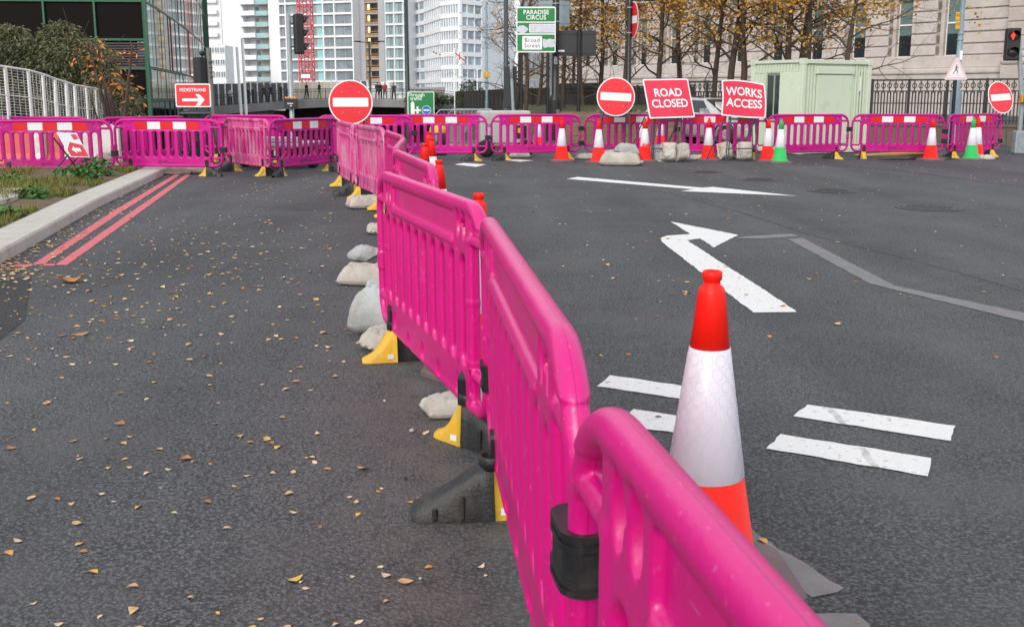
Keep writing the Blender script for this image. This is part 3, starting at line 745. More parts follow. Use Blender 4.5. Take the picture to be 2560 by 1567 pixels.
# pale blocks at the far left of the towers
r_, L_ = facade_root('white_tower', 505, 330, 561, 330, 'overexposed white tower with faint balconies left of the apartment tower')
mb = MB(); mb.box(0, L_, 0, 12, 0, 70); mb.build('wall', mat('white_render', (.82, .82, .82), .8, var=.03, vscale=.05), r_)
bw = MB(); bw.bbox(.35*L_, .85*L_, -1.2, -.01, 0, 1.3, .05); bwd = bw.data('balcony', [WBAND])
for k in range(12): link('balcony', bwd, r_, (0, 0, 15+k*3.4))
r_, L_ = facade_root('pale_low_block', 528, 270, 566, 270, 'low pale block with small windows below the white tower')
mb = MB(); mb.box(0, L_, 0, 8, 0, 20); mb.build('wall', WBAND, r_)
wq = win_data('window', 1.2, 1.5, [WING, WBAND])
for k in range(4):
    for j in range(3): link('window', wq, r_, (.6+j*1.3, 0, 9+k*3))
# white stepped glass office (px 1019-1262)
WG = mat('white_office_panel', (.80, .82, .85), .45, var=.04, vscale=.1)
GW = mat('pale_office_glass', (.30, .37, .43), .2, var=.4, vscale=.3)
DK = mat('dark_band', (.14, .17, .20), .5)
r_ = empty('white_office', (0, 0, -6), 0, 'bright white office building with wavy rows of windows behind the green sign', 'building')
segs = [(1010, 300, 1062, 283, 4), (1062, 283, 1103, 262, 9), (1103, 262, 1152, 256, 8), (1152, 256, 1206, 262, 3)]
FH = 3.05
mbw = MB(); mbd = MB(); nwin = 0
for (pa, da, pb, db, nb) in segs:
    a = Vector((xd(pa, da, 5), da, 0)); b = Vector((xd(pb, db, 5), db, 0)); u = (b-a).normalized(); n = Vector((u.y, -u.x, 0)); L_ = (b-a).length
    def sl(mb, x0, x1, d0, d1, z0, z1, m=0):
        vs = []
        for z in (z0, z1):
            for (x, d) in ((x0, d0), (x1, d0), (x1, d1), (x0, d1)): q = a+u*x+n*d; vs.append((q.x, q.y, z))
        mb.add(vs, [(0,1,2,3),(7,6,5,4),(0,4,5,1),(1,5,6,2),(2,6,7,3),(3,7,4,0)], m)
    sl(mbw, 0, L_, -.62, -.5, 0, 60)
    for k in range(14):
        z = 5.6+k*FH
        sl(mbw, 0, L_, -.5, 0, z+2.0, z+FH); sl(mbd, 0, L_, -.5, -.05, z-.16, z-.02)
        for j in range(nb+1): sl(mbw, max(0, j*L_/nb-.14), min(L_, j*L_/nb+.14), -.5, -.05, z, z+2.0)
        mg = MB()
        for j in range(nb): sl(mg, j*L_/nb+.14, (j+1)*L_/nb-.14, -.45, -.3, z, z+2.0)
        mg.build('window_strip', GW, r_)
q0 = Vector((xd(1206, 262, 5), 262, 0)); q1 = Vector((xd(1268, 285, 5), 285, 0))
mbw.add([(q0.x, q0.y, 0), (q1.x, q1.y, 0), (q1.x, q1.y, 60), (q0.x, q0.y, 60)], [(0, 1, 2, 3)])
mbw.add([(q1.x, q1.y, 0), (q1.x+2, q1.y+20, 0), (q1.x+2, q1.y+20, 60), (q1.x, q1.y, 60)], [(0, 1, 2, 3)])
mbw.build('wall', WG, r_); mbd.build('dark_band', DK, r_)
# sunlit building glimpsed between the trees, grey block behind the sign posts
r_, L_ = facade_root('grey_stone_block', 1300, 150, 1400, 140, 'grey stone block glimpsed behind the green street sign posts')
mb = MB(); mb.box(0, L_, 0, 10, 0, 22); mb.build('wall', mat('grey_stone', (.30, .28, .26), .85, var=.15, vscale=.6), r_)
wq2 = win_data('window', 1.1, 2.1, [WING, PALEG])
for k in range(4):
    for j in range(4): link('window', wq2, r_, (.8+j*1.45, 0, 7.5+k*3.6))
r_, L_ = facade_root('cream_monument', 1388, 120, 1416, 120, 'cream stone monument with a moulded top between the dark poles')
mb = MB(); mb.box(0, L_, 0, 2, 0, 10.5); mb.bbox(-.25, L_+.25, -.25, 2.2, 10.5, 11, .08); mb.box(.15, L_-.15, .1, 1.9, 11, 13); mb.lathe([(.5, 13), (.62, 13.4), (.3, 14.2), (.1, 14.8)], 16, M=Matrix.Translation((L_/2, 1, 0))); mb.build('stonework', mat('cream_stone', (.60, .50, .40), .85, var=.1), r_)
r_, L_ = facade_root('site_hoarding', 1385, 62, 1520, 58, 'dark blue site hoarding boards behind the bare trees', 0)
mb = MB()
for k in range(9): mb.box(k*L_/9, (k+.97)*L_/9, 0, .05, -1, 2.1)
mb.build('board', mat('dark_blue_board', (.03, .045, .055), .6, var=.1), r_)

# ---- red mast crane
REDM = mat('crane_red', (.62, .08, .09), .5, var=.15)
dcr = 240; xc = xd(768, dcr, 5); r_ = empty('tower_crane', (xc, dcr, -5), 0, 'red lattice crane mast standing in front of the white tower', 'crane')
mb = MB(); hw = 1.45
for sx in (-1, 1):
    for sy in (-1, 1): mb.tube([(sx*hw, sy*hw, 0), (sx*hw, sy*hw, 60)], .16, 5)
for k in range(30):
    z = k*2.0
    for (p0, p1) in (((-hw, -hw), (hw, -hw)), ((hw, -hw), (hw, hw)), ((hw, hw), (-hw, hw)), ((-hw, hw), (-hw, -hw))):
        mb.tube([(*p0, z), (*p1, z)], .09, 4, cap=False); mb.tube([(*(p0 if k % 2 else p1), z), (*(p1 if k % 2 else p0), z+2)], .09, 4, cap=False)
mb.build('mast', REDM, r_)
mb = MB(); mb.box(-hw+.2, hw-.2, -hw+.2, hw-.2, 7, 7.3); mb.tube([(-.4, 0, 0), (-.4, 0, 60)], .12, 4); mb.tube([(.4, 0, 0), (.4, 0, 60)], .12, 4)
for k in range(90): mb.tube([(-.4, 0, k*.6), (.4, 0, k*.6)], .05, 4, cap=False)
mb.build('ladder', REDM, r_)
mb = MB(); mb.box(-.9, .9, -1.9, -1.6, 10.4, 11.0); mb.build('work_lamp', mat('white_lamp', (1, .9, .7), .5, emit=(1, .9, .7), estr=2.0), r_)

# ---- footbridge with railing, hoarding and people
CONB = mat('bridge_concrete', (.36, .35, .35), .9, var=.18, vscale=.5, dirt=(.16, .15, .15), dscale=.35, dlo=.48, dhi=.75, stretch=(1, 1, .3), bump=.2, bscale=6)
DBR = 110.0
def bp(px, py, d=DBR): return P(px, py, d)
top = [(520, 267), (560, 264), (640, 259), (720, 252), (800, 249.5), (900, 249), (1000, 250), (1080, 252), (1140, 257), (1200, 272), (1260, 285)]
bot = [(520, 290), (560, 286), (640, 279), (720, 273), (800, 269), (900, 267), (1000, 269), (1080, 273), (1140, 281), (1200, 295), (1260, 300)]
r_ = empty('concrete_footbridge', (bp(890, 260).x, DBR, 0), 0, 'low concrete footbridge with a gently arched deck across the underpass', 'bridge')
o = Vector((bp(890, 260).x, DBR, 0))
vs = []; fs = []
for (t, b) in zip(top, bot):
    T = bp(*t)-o; B = bp(*b)-o
    for q in ((T.x, 0, T.z), (B.x, .0, B.z), (B.x, 7, B.z), (T.x, 7, T.z)): vs.append(q)
for i in range(len(top)-1):
    for k in range(4): fs.append((i*4+k, i*4+(k+1) % 4, (i+1)*4+(k+1) % 4, (i+1)*4+k))
link('deck', meshdata('deck', vs, fs, CONB), r_)
mb = MB()
xl = bp(520, 280).x-o.x; xr = bp(680, 280).x-o.x; mb.box(xl-12, xr, .8, 8, -7, bp(640, 279).z); mb.build('abutment', mat('pinkish_abutment', (.30, .24, .22), .9, var=.2, vscale=.6), r_)
mb = MB(); xr = bp(1100, 280).x-o.x; mb.box(xr, xr+14, .8, 8, -7, .2); mb.build('abutment', CONB, r_)
mb = MB(); mb.box(bp(680, 280).x-o.x, bp(1100, 280).x-o.x, 6.5, 7.5, -7, .3); mb.build('underpass_wall', mat('underpass_brown', (.10, .085, .075), .9, var=.3, vscale=.5), r_)
RAILM = mat('bridge_railing_paint', (.05, .055, .06), .5)
mb = MB(); pts = []
for i in range(len(top)-2):
    (x0, y0), (x1, y1) = top[i], top[i+1]; n = max(2, int((x1-x0)/3.4))
    for k in range(n): pts.append(bp(x0+(x1-x0)*k/n, y0+(y1-y0)*k/n)-o)
for q in pts: mb.tube([(q.x, .1, q.z), (q.x, .1, q.z+1.1)], .018, 4)
for dz in (.1, .85, 1.1): mb.tube([(q.x, .1, q.z+dz) for q in pts], .028, 4)
for q in pts[::14]: mb.tube([(q.x, .1, q.z), (q.x, .1, q.z+1.16)], .05, 5)
mb.build('railing', RAILM, r_)
# hoarding behind the walkers
HGREY = mat('grey_hoarding', (.10, .11, .12), .6, var=.1); HCREAM = mat('cream_hoarding', (.66, .58, .46), .7, var=.1, vscale=.2)
r_ = empty('site_hoarding', (o.x, DBR+5, 0), 0, 'tall grey and cream site hoarding with white posts along the footbridge', 'hoarding')
g = MB(); c = MB(); p_ = MB(); x = 532.0; dH = DBR+5
while x < 905:
    w_ = random.uniform(13, 17); ty = 210-.018*(x-545); a = bp(x, ty, dH); b = bp(x+w_-3.5, ty, dH); zb_ = 0.2
    gg = x < 715 or random.random() < .18; q_ = MB(); q_.box(a.x-o.x, b.x-o.x, 0, .1, zb_, a.z); q_.build('grey_board' if gg else 'cream_board', HGREY if gg else HCREAM, r_)
    e = bp(x+w_, ty, dH); p_.box(b.x-o.x+.01, e.x-o.x-.01, -.03, .07, zb_, a.z+.1); x += w_
p_.build('post', WHITEPAINT, r_)
r_ = empty('site_cabin', (bp(940, 230, 122).x, 122, 0), 0, 'bright white flat roofed cabin at the right end of the hoarding', 'cabin')
a = bp(895, 211, 122); b = bp(975, 205, 122); oo = bp(940, 230, 122).x
mb = MB(); mb.bbox(a.x-oo, b.x-oo-1.2, 0, 3, 0, a.z, .05); mb.build('body', WHITEPAINT, r_)
mb = MB(); mb.bbox(b.x-oo-1.18, b.x-oo, -.1, 2.8, 0, b.z, .05); mb.build('end_bay', WHITEPAINT, r_)
mb = MB(); mb.bbox(a.x-oo-.15, b.x-oo-1.2, -.2, 3.1, a.z+.005, a.z+.12, .03); mb.build('roof', WHITEPAINT, r_)
mb = MB(); mb.box(a.x-oo+.5, a.x-oo+1.3, -.04, -.005, .3, 2.2); mb.build('door', HCREAM, r_)
# planter shrubs at the right end of the bridge
HEDGE = mat('hedge_leaf', (.05, .085, .03), .7, var=.5, vscale=1.0)
for k, (px, py, rx, rz, lab) in enumerate([(1055, 246, 1.9, 1.3, 'clipped green hedge on the bridge behind the through traffic sign'), (1098, 250, 1.9, 1.1, 'green hedge right of the through traffic sign'), (1052, 250, .8, .6, 'round shrub ending the hedge row'), (1178, 250, 1.5, 2.4, 'loose yellow green bush standing before the white office')]):
    if k == 2: px, py = 1152-5, 243
    q = P(px, py, DBR-1.5 if k < 3 else 100); r2 = empty('hedge' if k < 2 else 'bush', (q.x, q.y, q.z-.4), 0, lab, 'hedge' if k < 2 else 'bush')
    leaf_clump(900, rx, 1.0, rz, .26, HEDGE, 'foliage', (0, 0, 0), r2, seed=40+k)
    mb = MB()
    for j in range(4): mb.tube([(0, 0, -.6), (random.uniform(-.5, .5)*rx, 0, rz*.6)], [.05, .02], 5)
    mb.build('stem', BARK, r2)
mb = MB(); a = bp(1020, 222, 112); b = bp(1110, 228, 112); mb.bbox(a.x, b.x, 112, 113.4, .3, a.z+.15, .05)
tag(mb.build('stone_planter', CONB), 'long pale planter wall topped by hedge on the bridge', 'planter')

# ---- people on the bridge
SKIN = mat('skin', (.45, .28, .20), .6)
def person_mesh(coat, legs, stride, arm, bulky=1.0, hair=(.03, .02, .015)):
    h = .034; X, Y, Z = grid((-.5, -.42, -.04), (.5, .42, 1.84), h)
    def cap(a, b, r0, r1):
        a = np.array(a); b = np.array(b); ab = b-a; l2 = (ab**2).sum()
        t = np.clip(((X-a[0])*ab[0]+(Y-a[1])*ab[1]+(Z-a[2])*ab[2])/l2, 0, 1)
        return np.sqrt((X-a[0]-t*ab[0])**2+(Y-a[1]-t*ab[1])**2+(Z-a[2]-t*ab[2])**2)-(r0+(r1-r0)*t)
    s = stride
    F = cap((0, 0, .95), (0, 0, 1.35), .15*bulky, .155*bulky)
    F = smin(F, cap((-.15, 0, 1.40), (.15, 0, 1.40), .075, .075), .06)
    F = smin(F, cap((0, 0, 1.42), (0, 0, 1.56), .055, .055), .04)
    F = smin(F, np.sqrt((X/.085)**2+((Y)/.10)**2+((Z-1.64)/.125)**2)*.095-.095, .02)
    F = smin(F, np.sqrt((X/.02)**2+((Y+.10)/.02)**2+((Z-1.63)/.025)**2)*.02-.02, .01)
    for sg in (-1, 1):
        k = (s*sg*.32); F = smin(F, cap((sg*.09, 0, .92), (sg*.09+k*.5, 0, .5), .095, .065), .05)
        F = smin(F, cap((sg*.09+k*.5, 0, .5), (sg*.08+k*1.0-.04*abs(s), 0, .07), .062, .045), .02)
        F = smin(F, cap((sg*.08+k*1.0-.04*abs(s), 0, .04), (sg*.08+k*1.0+.1*s, -.10, .035), .045, .04), .02)
        el = (sg*.24-k*.4, -.02, 1.14); F = smin(F, cap((sg*.2, 0, 1.38), el, .06, .05), .03)
        hd = (sg*.22-k*.9, -.16-.1*arm, .95+.28*arm); F = smin(F, cap(el, hd, .048, .036), .02)
        F = smin(F, cap(hd, (hd[0], hd[1]-.05, hd[2]-.06), .035, .02), .015)
    V, Fc = surface_nets(F, (-.5, -.42, -.04), h)
    cz = V[Fc].mean(1); mi = np.where(cz[:, 2] < .9, 1, 0); mi[cz[:, 2] > 1.5] = 2; mi[(cz[:, 2] > 1.68) | ((cz[:, 2] > 1.56) & (cz[:, 1] > .03))] = 3
    mi[cz[:, 2] < .09] = 3
    mi[(np.abs(cz[:, 0]) > .16) & (cz[:, 2] < .97+.3*arm) & (cz[:, 2] > .7) & (cz[:, 1] < -.15)] = 2
    def cm(c): return mat('cloth_%d_%d_%d' % tuple(int(q*255) for q in c), c, .85)
    return meshdata('person', V, Fc, [cm(coat), cm(legs), SKIN, mat('dark_hair', hair, .6)], True, mi)
ppl = [(577, 265, 110.9, (.45, .42, .40), (.03, .03, .05), .3, 1, .6, 'person in a pale coat with hands raised, leftmost on the bridge'),
       (622, 261, 111.6, (.02, .02, .022), (.02, .02, .03), .9, .2, 2.0, 'person in black, left one of the close pair behind the white pole'),
       (633, 260, 111.2, (.03, .03, .035), (.015, .015, .02), .6, .1, -1.2, 'person in charcoal, right one of the close pair behind the white pole'),
       (661, 257, 111.0, (.05, .04, .035), (.02, .02, .025), .7, .3, .4, 'person in a brown jacket walking ahead of another in dark blue'),
       (678, 255, 111.4, (.02, .03, .06), (.03, .03, .035), .8, .2, -.4, 'person in a dark blue jacket left of the tall signal pole'),
       (703, 253, 111.0, (.04, .035, .03), (.05, .04, .03), .9, .9, 1.5, 'fair haired person in mid stride touching the signal pole in view'),
       (767, 250, 111.0, (.02, .02, .025), (.015, .015, .02), .8, .3, 1.0, 'person in a long black coat right of the signal pole'),
       (799, 249, 111.3, (.03, .03, .04), (.20, .22, .05), .9, .4, -1.0, 'person in dark top and yellow green trousers before the cream hoarding'),
       (944, 249, 112.2, (.03, .025, .025), (.02, .02, .02), .3, .1, 0, 'slim person in dark clothes, left one before the white cabin'),
       (951, 249, 112.6, (.02, .02, .025), (.02, .02, .02), .2, .1, .5, 'slim person in black, second before the white cabin'),
       (963, 249, 112.0, (.45, .03, .10), (.03, .03, .03), .3, .3, 0, 'person in a bright pink red coat before the white cabin'),
       (985, 251, 112.0, (.05, .045, .04), (.02, .02, .02), .3, .3, 0, 'stocky person in a dark brown coat right of the pink red coat')]
for (px, py, d, coat, legs, st, arm, rz, lab) in ppl:
    q = P(px, py-1, d); zt = q.z
    hair = (.35, .25, .12) if 'fair' in lab else (.03, .02, .015)
    ob = link('person', person_mesh(coat, legs, st, arm, 1.15 if 'stocky' in lab else 1.0, hair), None, (q.x, d, zt), (0, 0, rz))
    tag(ob, lab, 'person', 'people crossing the footbridge')

# ---- pale green site container
CG = mat('container_green', (.55, .63, .50), .5, var=.05, vscale=1.0, dirt=(.32, .42, .30), dscale=2, dlo=.55, dhi=.85)
yaw = R(31); q = Vector((xd(2003, 25, 1), 25, 0)); r_ = empty('site_container', (q.x, q.y, 0), yaw, 'pale green steel site container with a window and an open shutter', 'container')
Wc, Lc, Hc, z0 = 2.38, 1.75, 2.24, .02
mb = MB(); mb.box(.06, Wc-.06, .07, Lc, z0+.12, Hc-.06)
k = .12
while k < .46: mb.bbox(k, k+.05, .035, .07, .2, Hc-.12, .012); k += .1
k = 1.85
while k < Wc-.15: mb.bbox(k, k+.05, .035, .07, .2, Hc-.12, .012); k += .1
k = .12
for i in range(16): mb.bbox(.03, .06, .1+i*.1, .15+i*.1, Hc-.30, Hc-.1, .008)
mb.bbox(.03, .06, 1.28, 1.32, .2, Hc-.3, .008); mb.bbox(.03, .06, 1.45, 1.5, .2, Hc-.3, .008)
mb.build('body', CG, r_)
for (x0, y0) in ((0, 0), (Wc-.12, 0), (0, Lc-.12)):
    mb = MB(); mb.bbox(x0, x0+.12, y0, y0+.12, z0, Hc, .015); mb.bbox(x0-.01, x0+.13, y0-.01, y0+.13, Hc-.12, Hc+.02, .01); mb.bbox(x0-.01, x0+.13, y0-.01, y0+.13, z0-.01, z0+.12, .01); mb.build('corner_post', CG, r_)
mb = MB(); pass
for a_ in ((.12, Wc-.12, 0, .08, Hc-.10, Hc-.005), (.12, Wc-.12, .0, .08, z0, z0+.12), (0, .08, .12, Lc-.12, Hc-.08, Hc-.005), (0, .08, .12, Lc-.12, z0, z0+.12)):
    mb = MB(); mb.bbox(*a_, .01); mb.build('rail', CG, r_)
mb = MB(); mb.bbox(.52, 1.72, .02, .068, .24, Hc-.36, .012); mb.bbox(.47, 1.77, -.005, .06, Hc-.34, Hc-.16, .015); mb.build('door', CG, r_)
mb = MB(); mb.bbox(1.98, 2.14, .06, .069, .95, Hc-.28, .0005); mb.build('notice_holder', mat('container_recess', (.20, .27, .19), .6), r_)
mb = MB(); mb.box(2.0, 2.1, .052, .058, 1.5, 1.85, 0); mb.box(2.0, 2.1, .0515, .058, 1.42, 1.499, 1); mb.build('notice', [SIGNW, SIGNB], r_)
mb = MB(); mb.box(.02, .055, .70, 1.16, .85, Hc-.36, 0); mb.box(.01, .054, .66, .70, .8, Hc-.32, 1); mb.box(.01, .054, 1.16, 1.20, .8, Hc-.32, 1); mb.box(.012, .054, .91, .95, .85, Hc-.36, 1); mb.box(.01, .054, .66, 1.2, Hc-.32, Hc-.28, 1)
mb.build('window', [GLASSD, mat('window_frame_green', (.30, .40, .28), .5)], r_)
Msh = Matrix.Translation((.0, .66, 0)) @ Matrix.Rotation(R(-128), 4, 'Z')
mb = MB(); mb.bbox(.0, .03, -.0, .58, .8, Hc-.30, .01, 0, Matrix.Translation((-.01, .10, 0)) @ Matrix.Rotation(R(6), 4, 'Z')); mb.bbox(-.02, -.005, .42, .46, 1.35, 1.5, .003, 1, Matrix.Translation((-.01, .10, 0))); mb.build('shutter', [CG, BLACKP], r_)
for k in range(7):
    mb = MB()
for k, ch in enumerate('INNVEAW'):
    pass
mb = MB(); mb.box(.15, Wc-.1, .2, Lc-.1, Hc-.055, Hc-.02); mb.build('roof', CG, r_)

# ---- silver car behind the signs
SILV = mat('silver_car_paint', (.52, .51, .50), .28, metal=.35, var=.03, coat=.5)
TYRE = mat('tyre_rubber', (.014, .014, .015), .8); RIM = mat('alloy_rim', (.45, .45, .46), .35, metal=.7)
def car(loc, rz):
    r_ = empty('parked_car', loc, rz, 'silver hatchback parked behind the works access and road closed signs', 'car')
    # local +x forward; stations along x: (x, sill half width, waist half w, waist z, roof half w, roof z)
    st = [(-1.95, .62, .66, .72, .50, .80), (-1.85, .76, .80, .86, .56, 1.10), (-1.45, .80, .84, .88, .58, 1.30), (-.6, .80, .85, .88, .60, 1.33), (.2, .80, .85, .87, .58, 1.30), (.65, .80, .84, .86, .54, 1.08), (1.05, .79, .83, .83, .52, .85), (1.6, .76, .80, .74, .50, .76), (1.92, .62, .68, .62, .44, .64)]
    vs = []; fs = []
    for (x, a, b, zw, c_, zr) in st:
        half = [(a*.96, .20), (a, .30), (b, .55), (b*.985, zw), (c_, zr), (c_*.5, zr+.02)]
        ring = [(x, -y, z) for y, z in half]+[(x, y, z) for y, z in reversed(half)]
        vs += ring
    n = 12
    for i in range(len(st)-1):
        for k in range(n-1): fs.append((i*n+k, i*n+k+1, (i+1)*n+k+1, (i+1)*n+k))
        fs.append((i*n+n-1, i*n, (i+1)*n, (i+1)*n+n-1))
    fs.append(tuple(range(n-1, -1, -1))); fs.append(tuple(range((len(st)-1)*n, len(st)*n)))
    body = link('body', meshdata('body', vs, fs, SILV, True), r_)
    # glass: side windows, windscreen, slightly proud
    def quad(name, pts, off, m=GLASSD):
        pts = [Vector(p) for p in pts]; nn = (pts[1]-pts[0]).cross(pts[2]-pts[0]).normalized()
        c_ = sum(pts, Vector())/4
        if nn.dot(c_-Vector((c_.x*.3, 0, .7))) < 0: nn = -nn
        mb = MB(); q = [p+nn*off for p in pts]; mb.add(q+[p-nn*.02 for p in q], [(0,1,2,3),(7,6,5,4),(0,4,5,1),(1,5,6,2),(2,6,7,3),(3,7,4,0)]); mb.build(name, m, r_)
    for s in (-1, 1):
        quad('window', [(-1.5, s*.80, .92), (-.55, s*.815, .92), (-.55, s*.62, 1.27), (-1.38, s*.60, 1.24)], .012)
        quad('window', [(-.47, s*.815, .92), (.62, s*.80, .90), (.25, s*.60, 1.25), (-.47, s*.62, 1.27)], .012)
        mb = MB(); mb.bbox(.45, .62, s*.86, s*1.0, .88, 1.0, .03); mb.build('wing_mirror', SILV, r_)
        for xw in (-1.2, 1.2):
            w_ = empty('wheel', (xw, s*.74, .29)); w_.parent = r_; w_.rotation_euler = (math.pi/2, 0, 0)
            mb = MB(); mb.lathe([(.17, -.09), (.26, -.10), (.29, -.07), (.29, .07), (.26, .10), (.17, .09)], 28); mb.build('tyre', TYRE, w_)
            mb = MB(); mb.lathe([(0, -.06), (.06, -.07), (.08, -.05), (.165, -.085), (.172, -.085), (.172, .085), (.08, .05), (0, .06)], 14); mb.build('rim', RIM, w_)
            a = Vector((xw, s*.835, .29)); mb = MB()
            pts = [(xw+.36*math.cos(t), s*(.845), .29+.36*math.sin(t)) for t in np.linspace(-.15, math.pi+.15, 14)]
            mb.tube(pts, .022, 5); mb.build('wheel_arch', BLACKP, r_)
        mb = MB(); mb.bbox(1.66, 1.93, s*.42 if s > 0 else -.72, s*.72 if s > 0 else -.42, .56, .70, .04); mb.build('headlight', mat('headlight_glass', (.6, .62, .65), .08, spec=.8), r_)
    quad('windscreen', [(.92, -.60, .90), (.92, .60, .90), (.28, .52, 1.27), (.28, -.52, 1.27)], .02)
    quad('rear_window', [(-1.90, -.54, .90), (-1.90, .54, .90), (-1.56, .52, 1.24), (-1.56, -.52, 1.24)], .02)
    mb = MB(); mb.bbox(1.78, 2.0, -.72, .72, .22, .50, .05); mb.build('bumper', SILV, r_)
    mb = MB(); mb.box(1.985, 2.006, -.48, .48, .26, .40); mb.build('grille', BLACKP, r_)
    mb = MB(); mb.box(2.001, 2.01, -.26, .26, .42, .53); mb.build('number_plate', SIGNW, r_)
    mb = MB()
    for s in (-1, 1): mb.tube([(-1.4, s*.55, 1.335), (-.6, s*.57, 1.39), (.2, s*.55, 1.34)], .018, 6)
    mb.build('roof_rail', BLACKP, r_)
    return r_
car((xd(1772, 31.3, .6), 31.3, 0), R(-48))
# ================================================================== OBJECTS: barriers
def panel_mesh(h, material):
    lo = (-1.09, -.056, .085); X, Y, Z = grid(lo, (1.09, .056, 1.04), h); ax = np.abs(X)
    c = .575; hz = .395; r = np.where(Z > c, .20, .13)
    qx = ax-1.0+r; qz = np.abs(Z-c)-hz+r
    d = np.minimum(np.maximum(qx, qz), 0)+np.hypot(np.maximum(qx, 0), np.maximum(qz, 0))-r
    rt = np.where(Z > .9, .029, .0245)
    tube = np.sqrt(d*d+Y*Y)-rt
    tube = np.where((ax > .9) & (np.abs(Z-.5) < .05), tube-.004, tube)
    def zc(a, b): return np.maximum(np.maximum(a-Z, Z-b), 0)
    post = np.sqrt((ax-.80)**2+(Y*1.05)**2+zc(.28, .84)**2)-.0255
    post = np.where((np.abs(Z-.60) < .012) | (np.abs(Z-.36) < .012), post-.004, post)
    def xc(a, b): return np.maximum(np.maximum(a-ax, ax-b), 0)
    bars = np.sqrt(xc(.80, .98)**2+(Z-.845-.10*np.clip((ax-.8)/.2, 0, 1)*0)**2+Y*Y)-.0215
    bars2 = np.sqrt(xc(.80, .98)**2+(Z-.315)**2+Y*Y)-.0205
    def bx(cx, hx, cz, hz_, hy, rr, xx=None):
        a = np.abs((ax if xx is None else xx)-cx)-hx+rr; b = np.abs(Z-cz)-hz_+rr; e = np.abs(Y)-hy+rr
        return np.minimum(np.maximum(np.maximum(a, b), e), 0)+np.sqrt(np.maximum(a, 0)**2+np.maximum(b, 0)**2+np.maximum(e, 0)**2)-rr
    plate_ = bx(0, .83, .57, .412, .0205, .012)
    xs_ = (np.floor(X/.16)+.5).clip(-4.5, 4.5)*.16
    slot = np.sqrt((X-xs_)**2+zc(.374, .735)**2)-.041
    kk = .020; hh = np.clip(.5-.5*(plate_+slot)/kk, 0, 1); plate_ = plate_*(1-hh)-slot*hh+kk*hh*(1-hh)
    sl = np.sqrt(((X-np.round(X/.16).clip(-4, 4)*.16)/.036)**2+(Y/.0255)**2)-1; sl = sl*.024; sl = np.maximum(sl, np.maximum(.335-Z, Z-.79)*.8)
    plate_ = smin(plate_, sl, .006)
    F = smin(smin(plate_, post, .014), smin(bars, bars2, .01), .012)
    # moulded ledge under the rear recess
    F = smin(F, bx(0, .60, .815, .014, .030, .008), .010)
    F = smin(F, tube, .010)
    # moulded recess and pockets on the rear (-y), small through holes
    rec = bx(0, .60, .888, .050, .5, .012)
    rec = np.maximum(rec, Y+.006)
    def sphere(cx, cz, rx, rz, cy=-.027, ry=.020): return (np.sqrt(((ax-cx)/rx)**2+((Z-cz)/rz)**2+((Y-cy)/ry)**2)-1)*min(rx, rz, ry)
    cut = np.minimum(rec, np.maximum(bx(0, .62, .878, .080, .5, .004), .0165-Y))
    for (cx, cz) in ((.665, .90), (.745, .895)): cut = np.minimum(cut, sphere(cx, cz, .026, .056, -.022, .030))
    for (cx, cz) in ((.30, .20), (.62, .235), (.0, .22)): cut = np.minimum(cut, sphere(cx, cz, .035, .05))
    for k in (-4, -3, -2, -1, 0, 1, 2, 3): pass
    for k in (-4, -3, -2, -1, 0, 1, 2, 3): pass
    cut = np.minimum(cut, np.hypot(ax-.72, Z-.90)-.012)
    cut = np.minimum(cut, bx(.81, .012, .28, .05, .1, .004))
    k_ = .006; hh = np.clip(.5-.5*(F+cut)/k_, 0, 1); F = F*(1-hh)+(-cut)*hh+k_*hh*(1-hh)
    F = np.maximum(F, -(1e9)) 
    V, Fc = surface_nets(F, lo, h)
    return meshdata('panel', V, Fc, material, True)
PANEL_N = panel_mesh(.0064, PINK); PANEL_D = PANEL_N.copy(); PANEL_D.materials[0] = PINKD
PANEL_M = panel_mesh(.0105, MAG)

def loft(mb, secs, m=0):
    """secs: (u, zbase, ztop, halfwidth base, halfwidth top) along local y"""
    vs = []; fs = []; prof_n = None
    for (u, zb_, zt, wb, wt) in secs:
        hh = zt-zb_; bev = min(.02, hh*.3)
        pr = [(-wb, zb_), (-wb, zb_+hh*.15), (-(wb*.45+wt*.55), zb_+hh*.6), (-wt, zt-bev), (-wt*.6, zt-.003), (0, zt), (wt*.6, zt-.003), (wt, zt-bev), (wb*.45+wt*.55, zb_+hh*.6), (wb, zb_+hh*.15), (wb, zb_)]
        prof_n = len(pr); vs += [(x, u, z) for x, z in pr]
    n = prof_n
    for i in range(len(secs)-1):
        for k in range(n-1): fs.append((i*n+k, i*n+k+1, (i+1)*n+k+1, (i+1)*n+k))
    fs.append(tuple(range(n))); fs.append(tuple(reversed(range((len(secs)-1)*n, len(secs)*n))))
    mb.add(vs, fs, m, True)
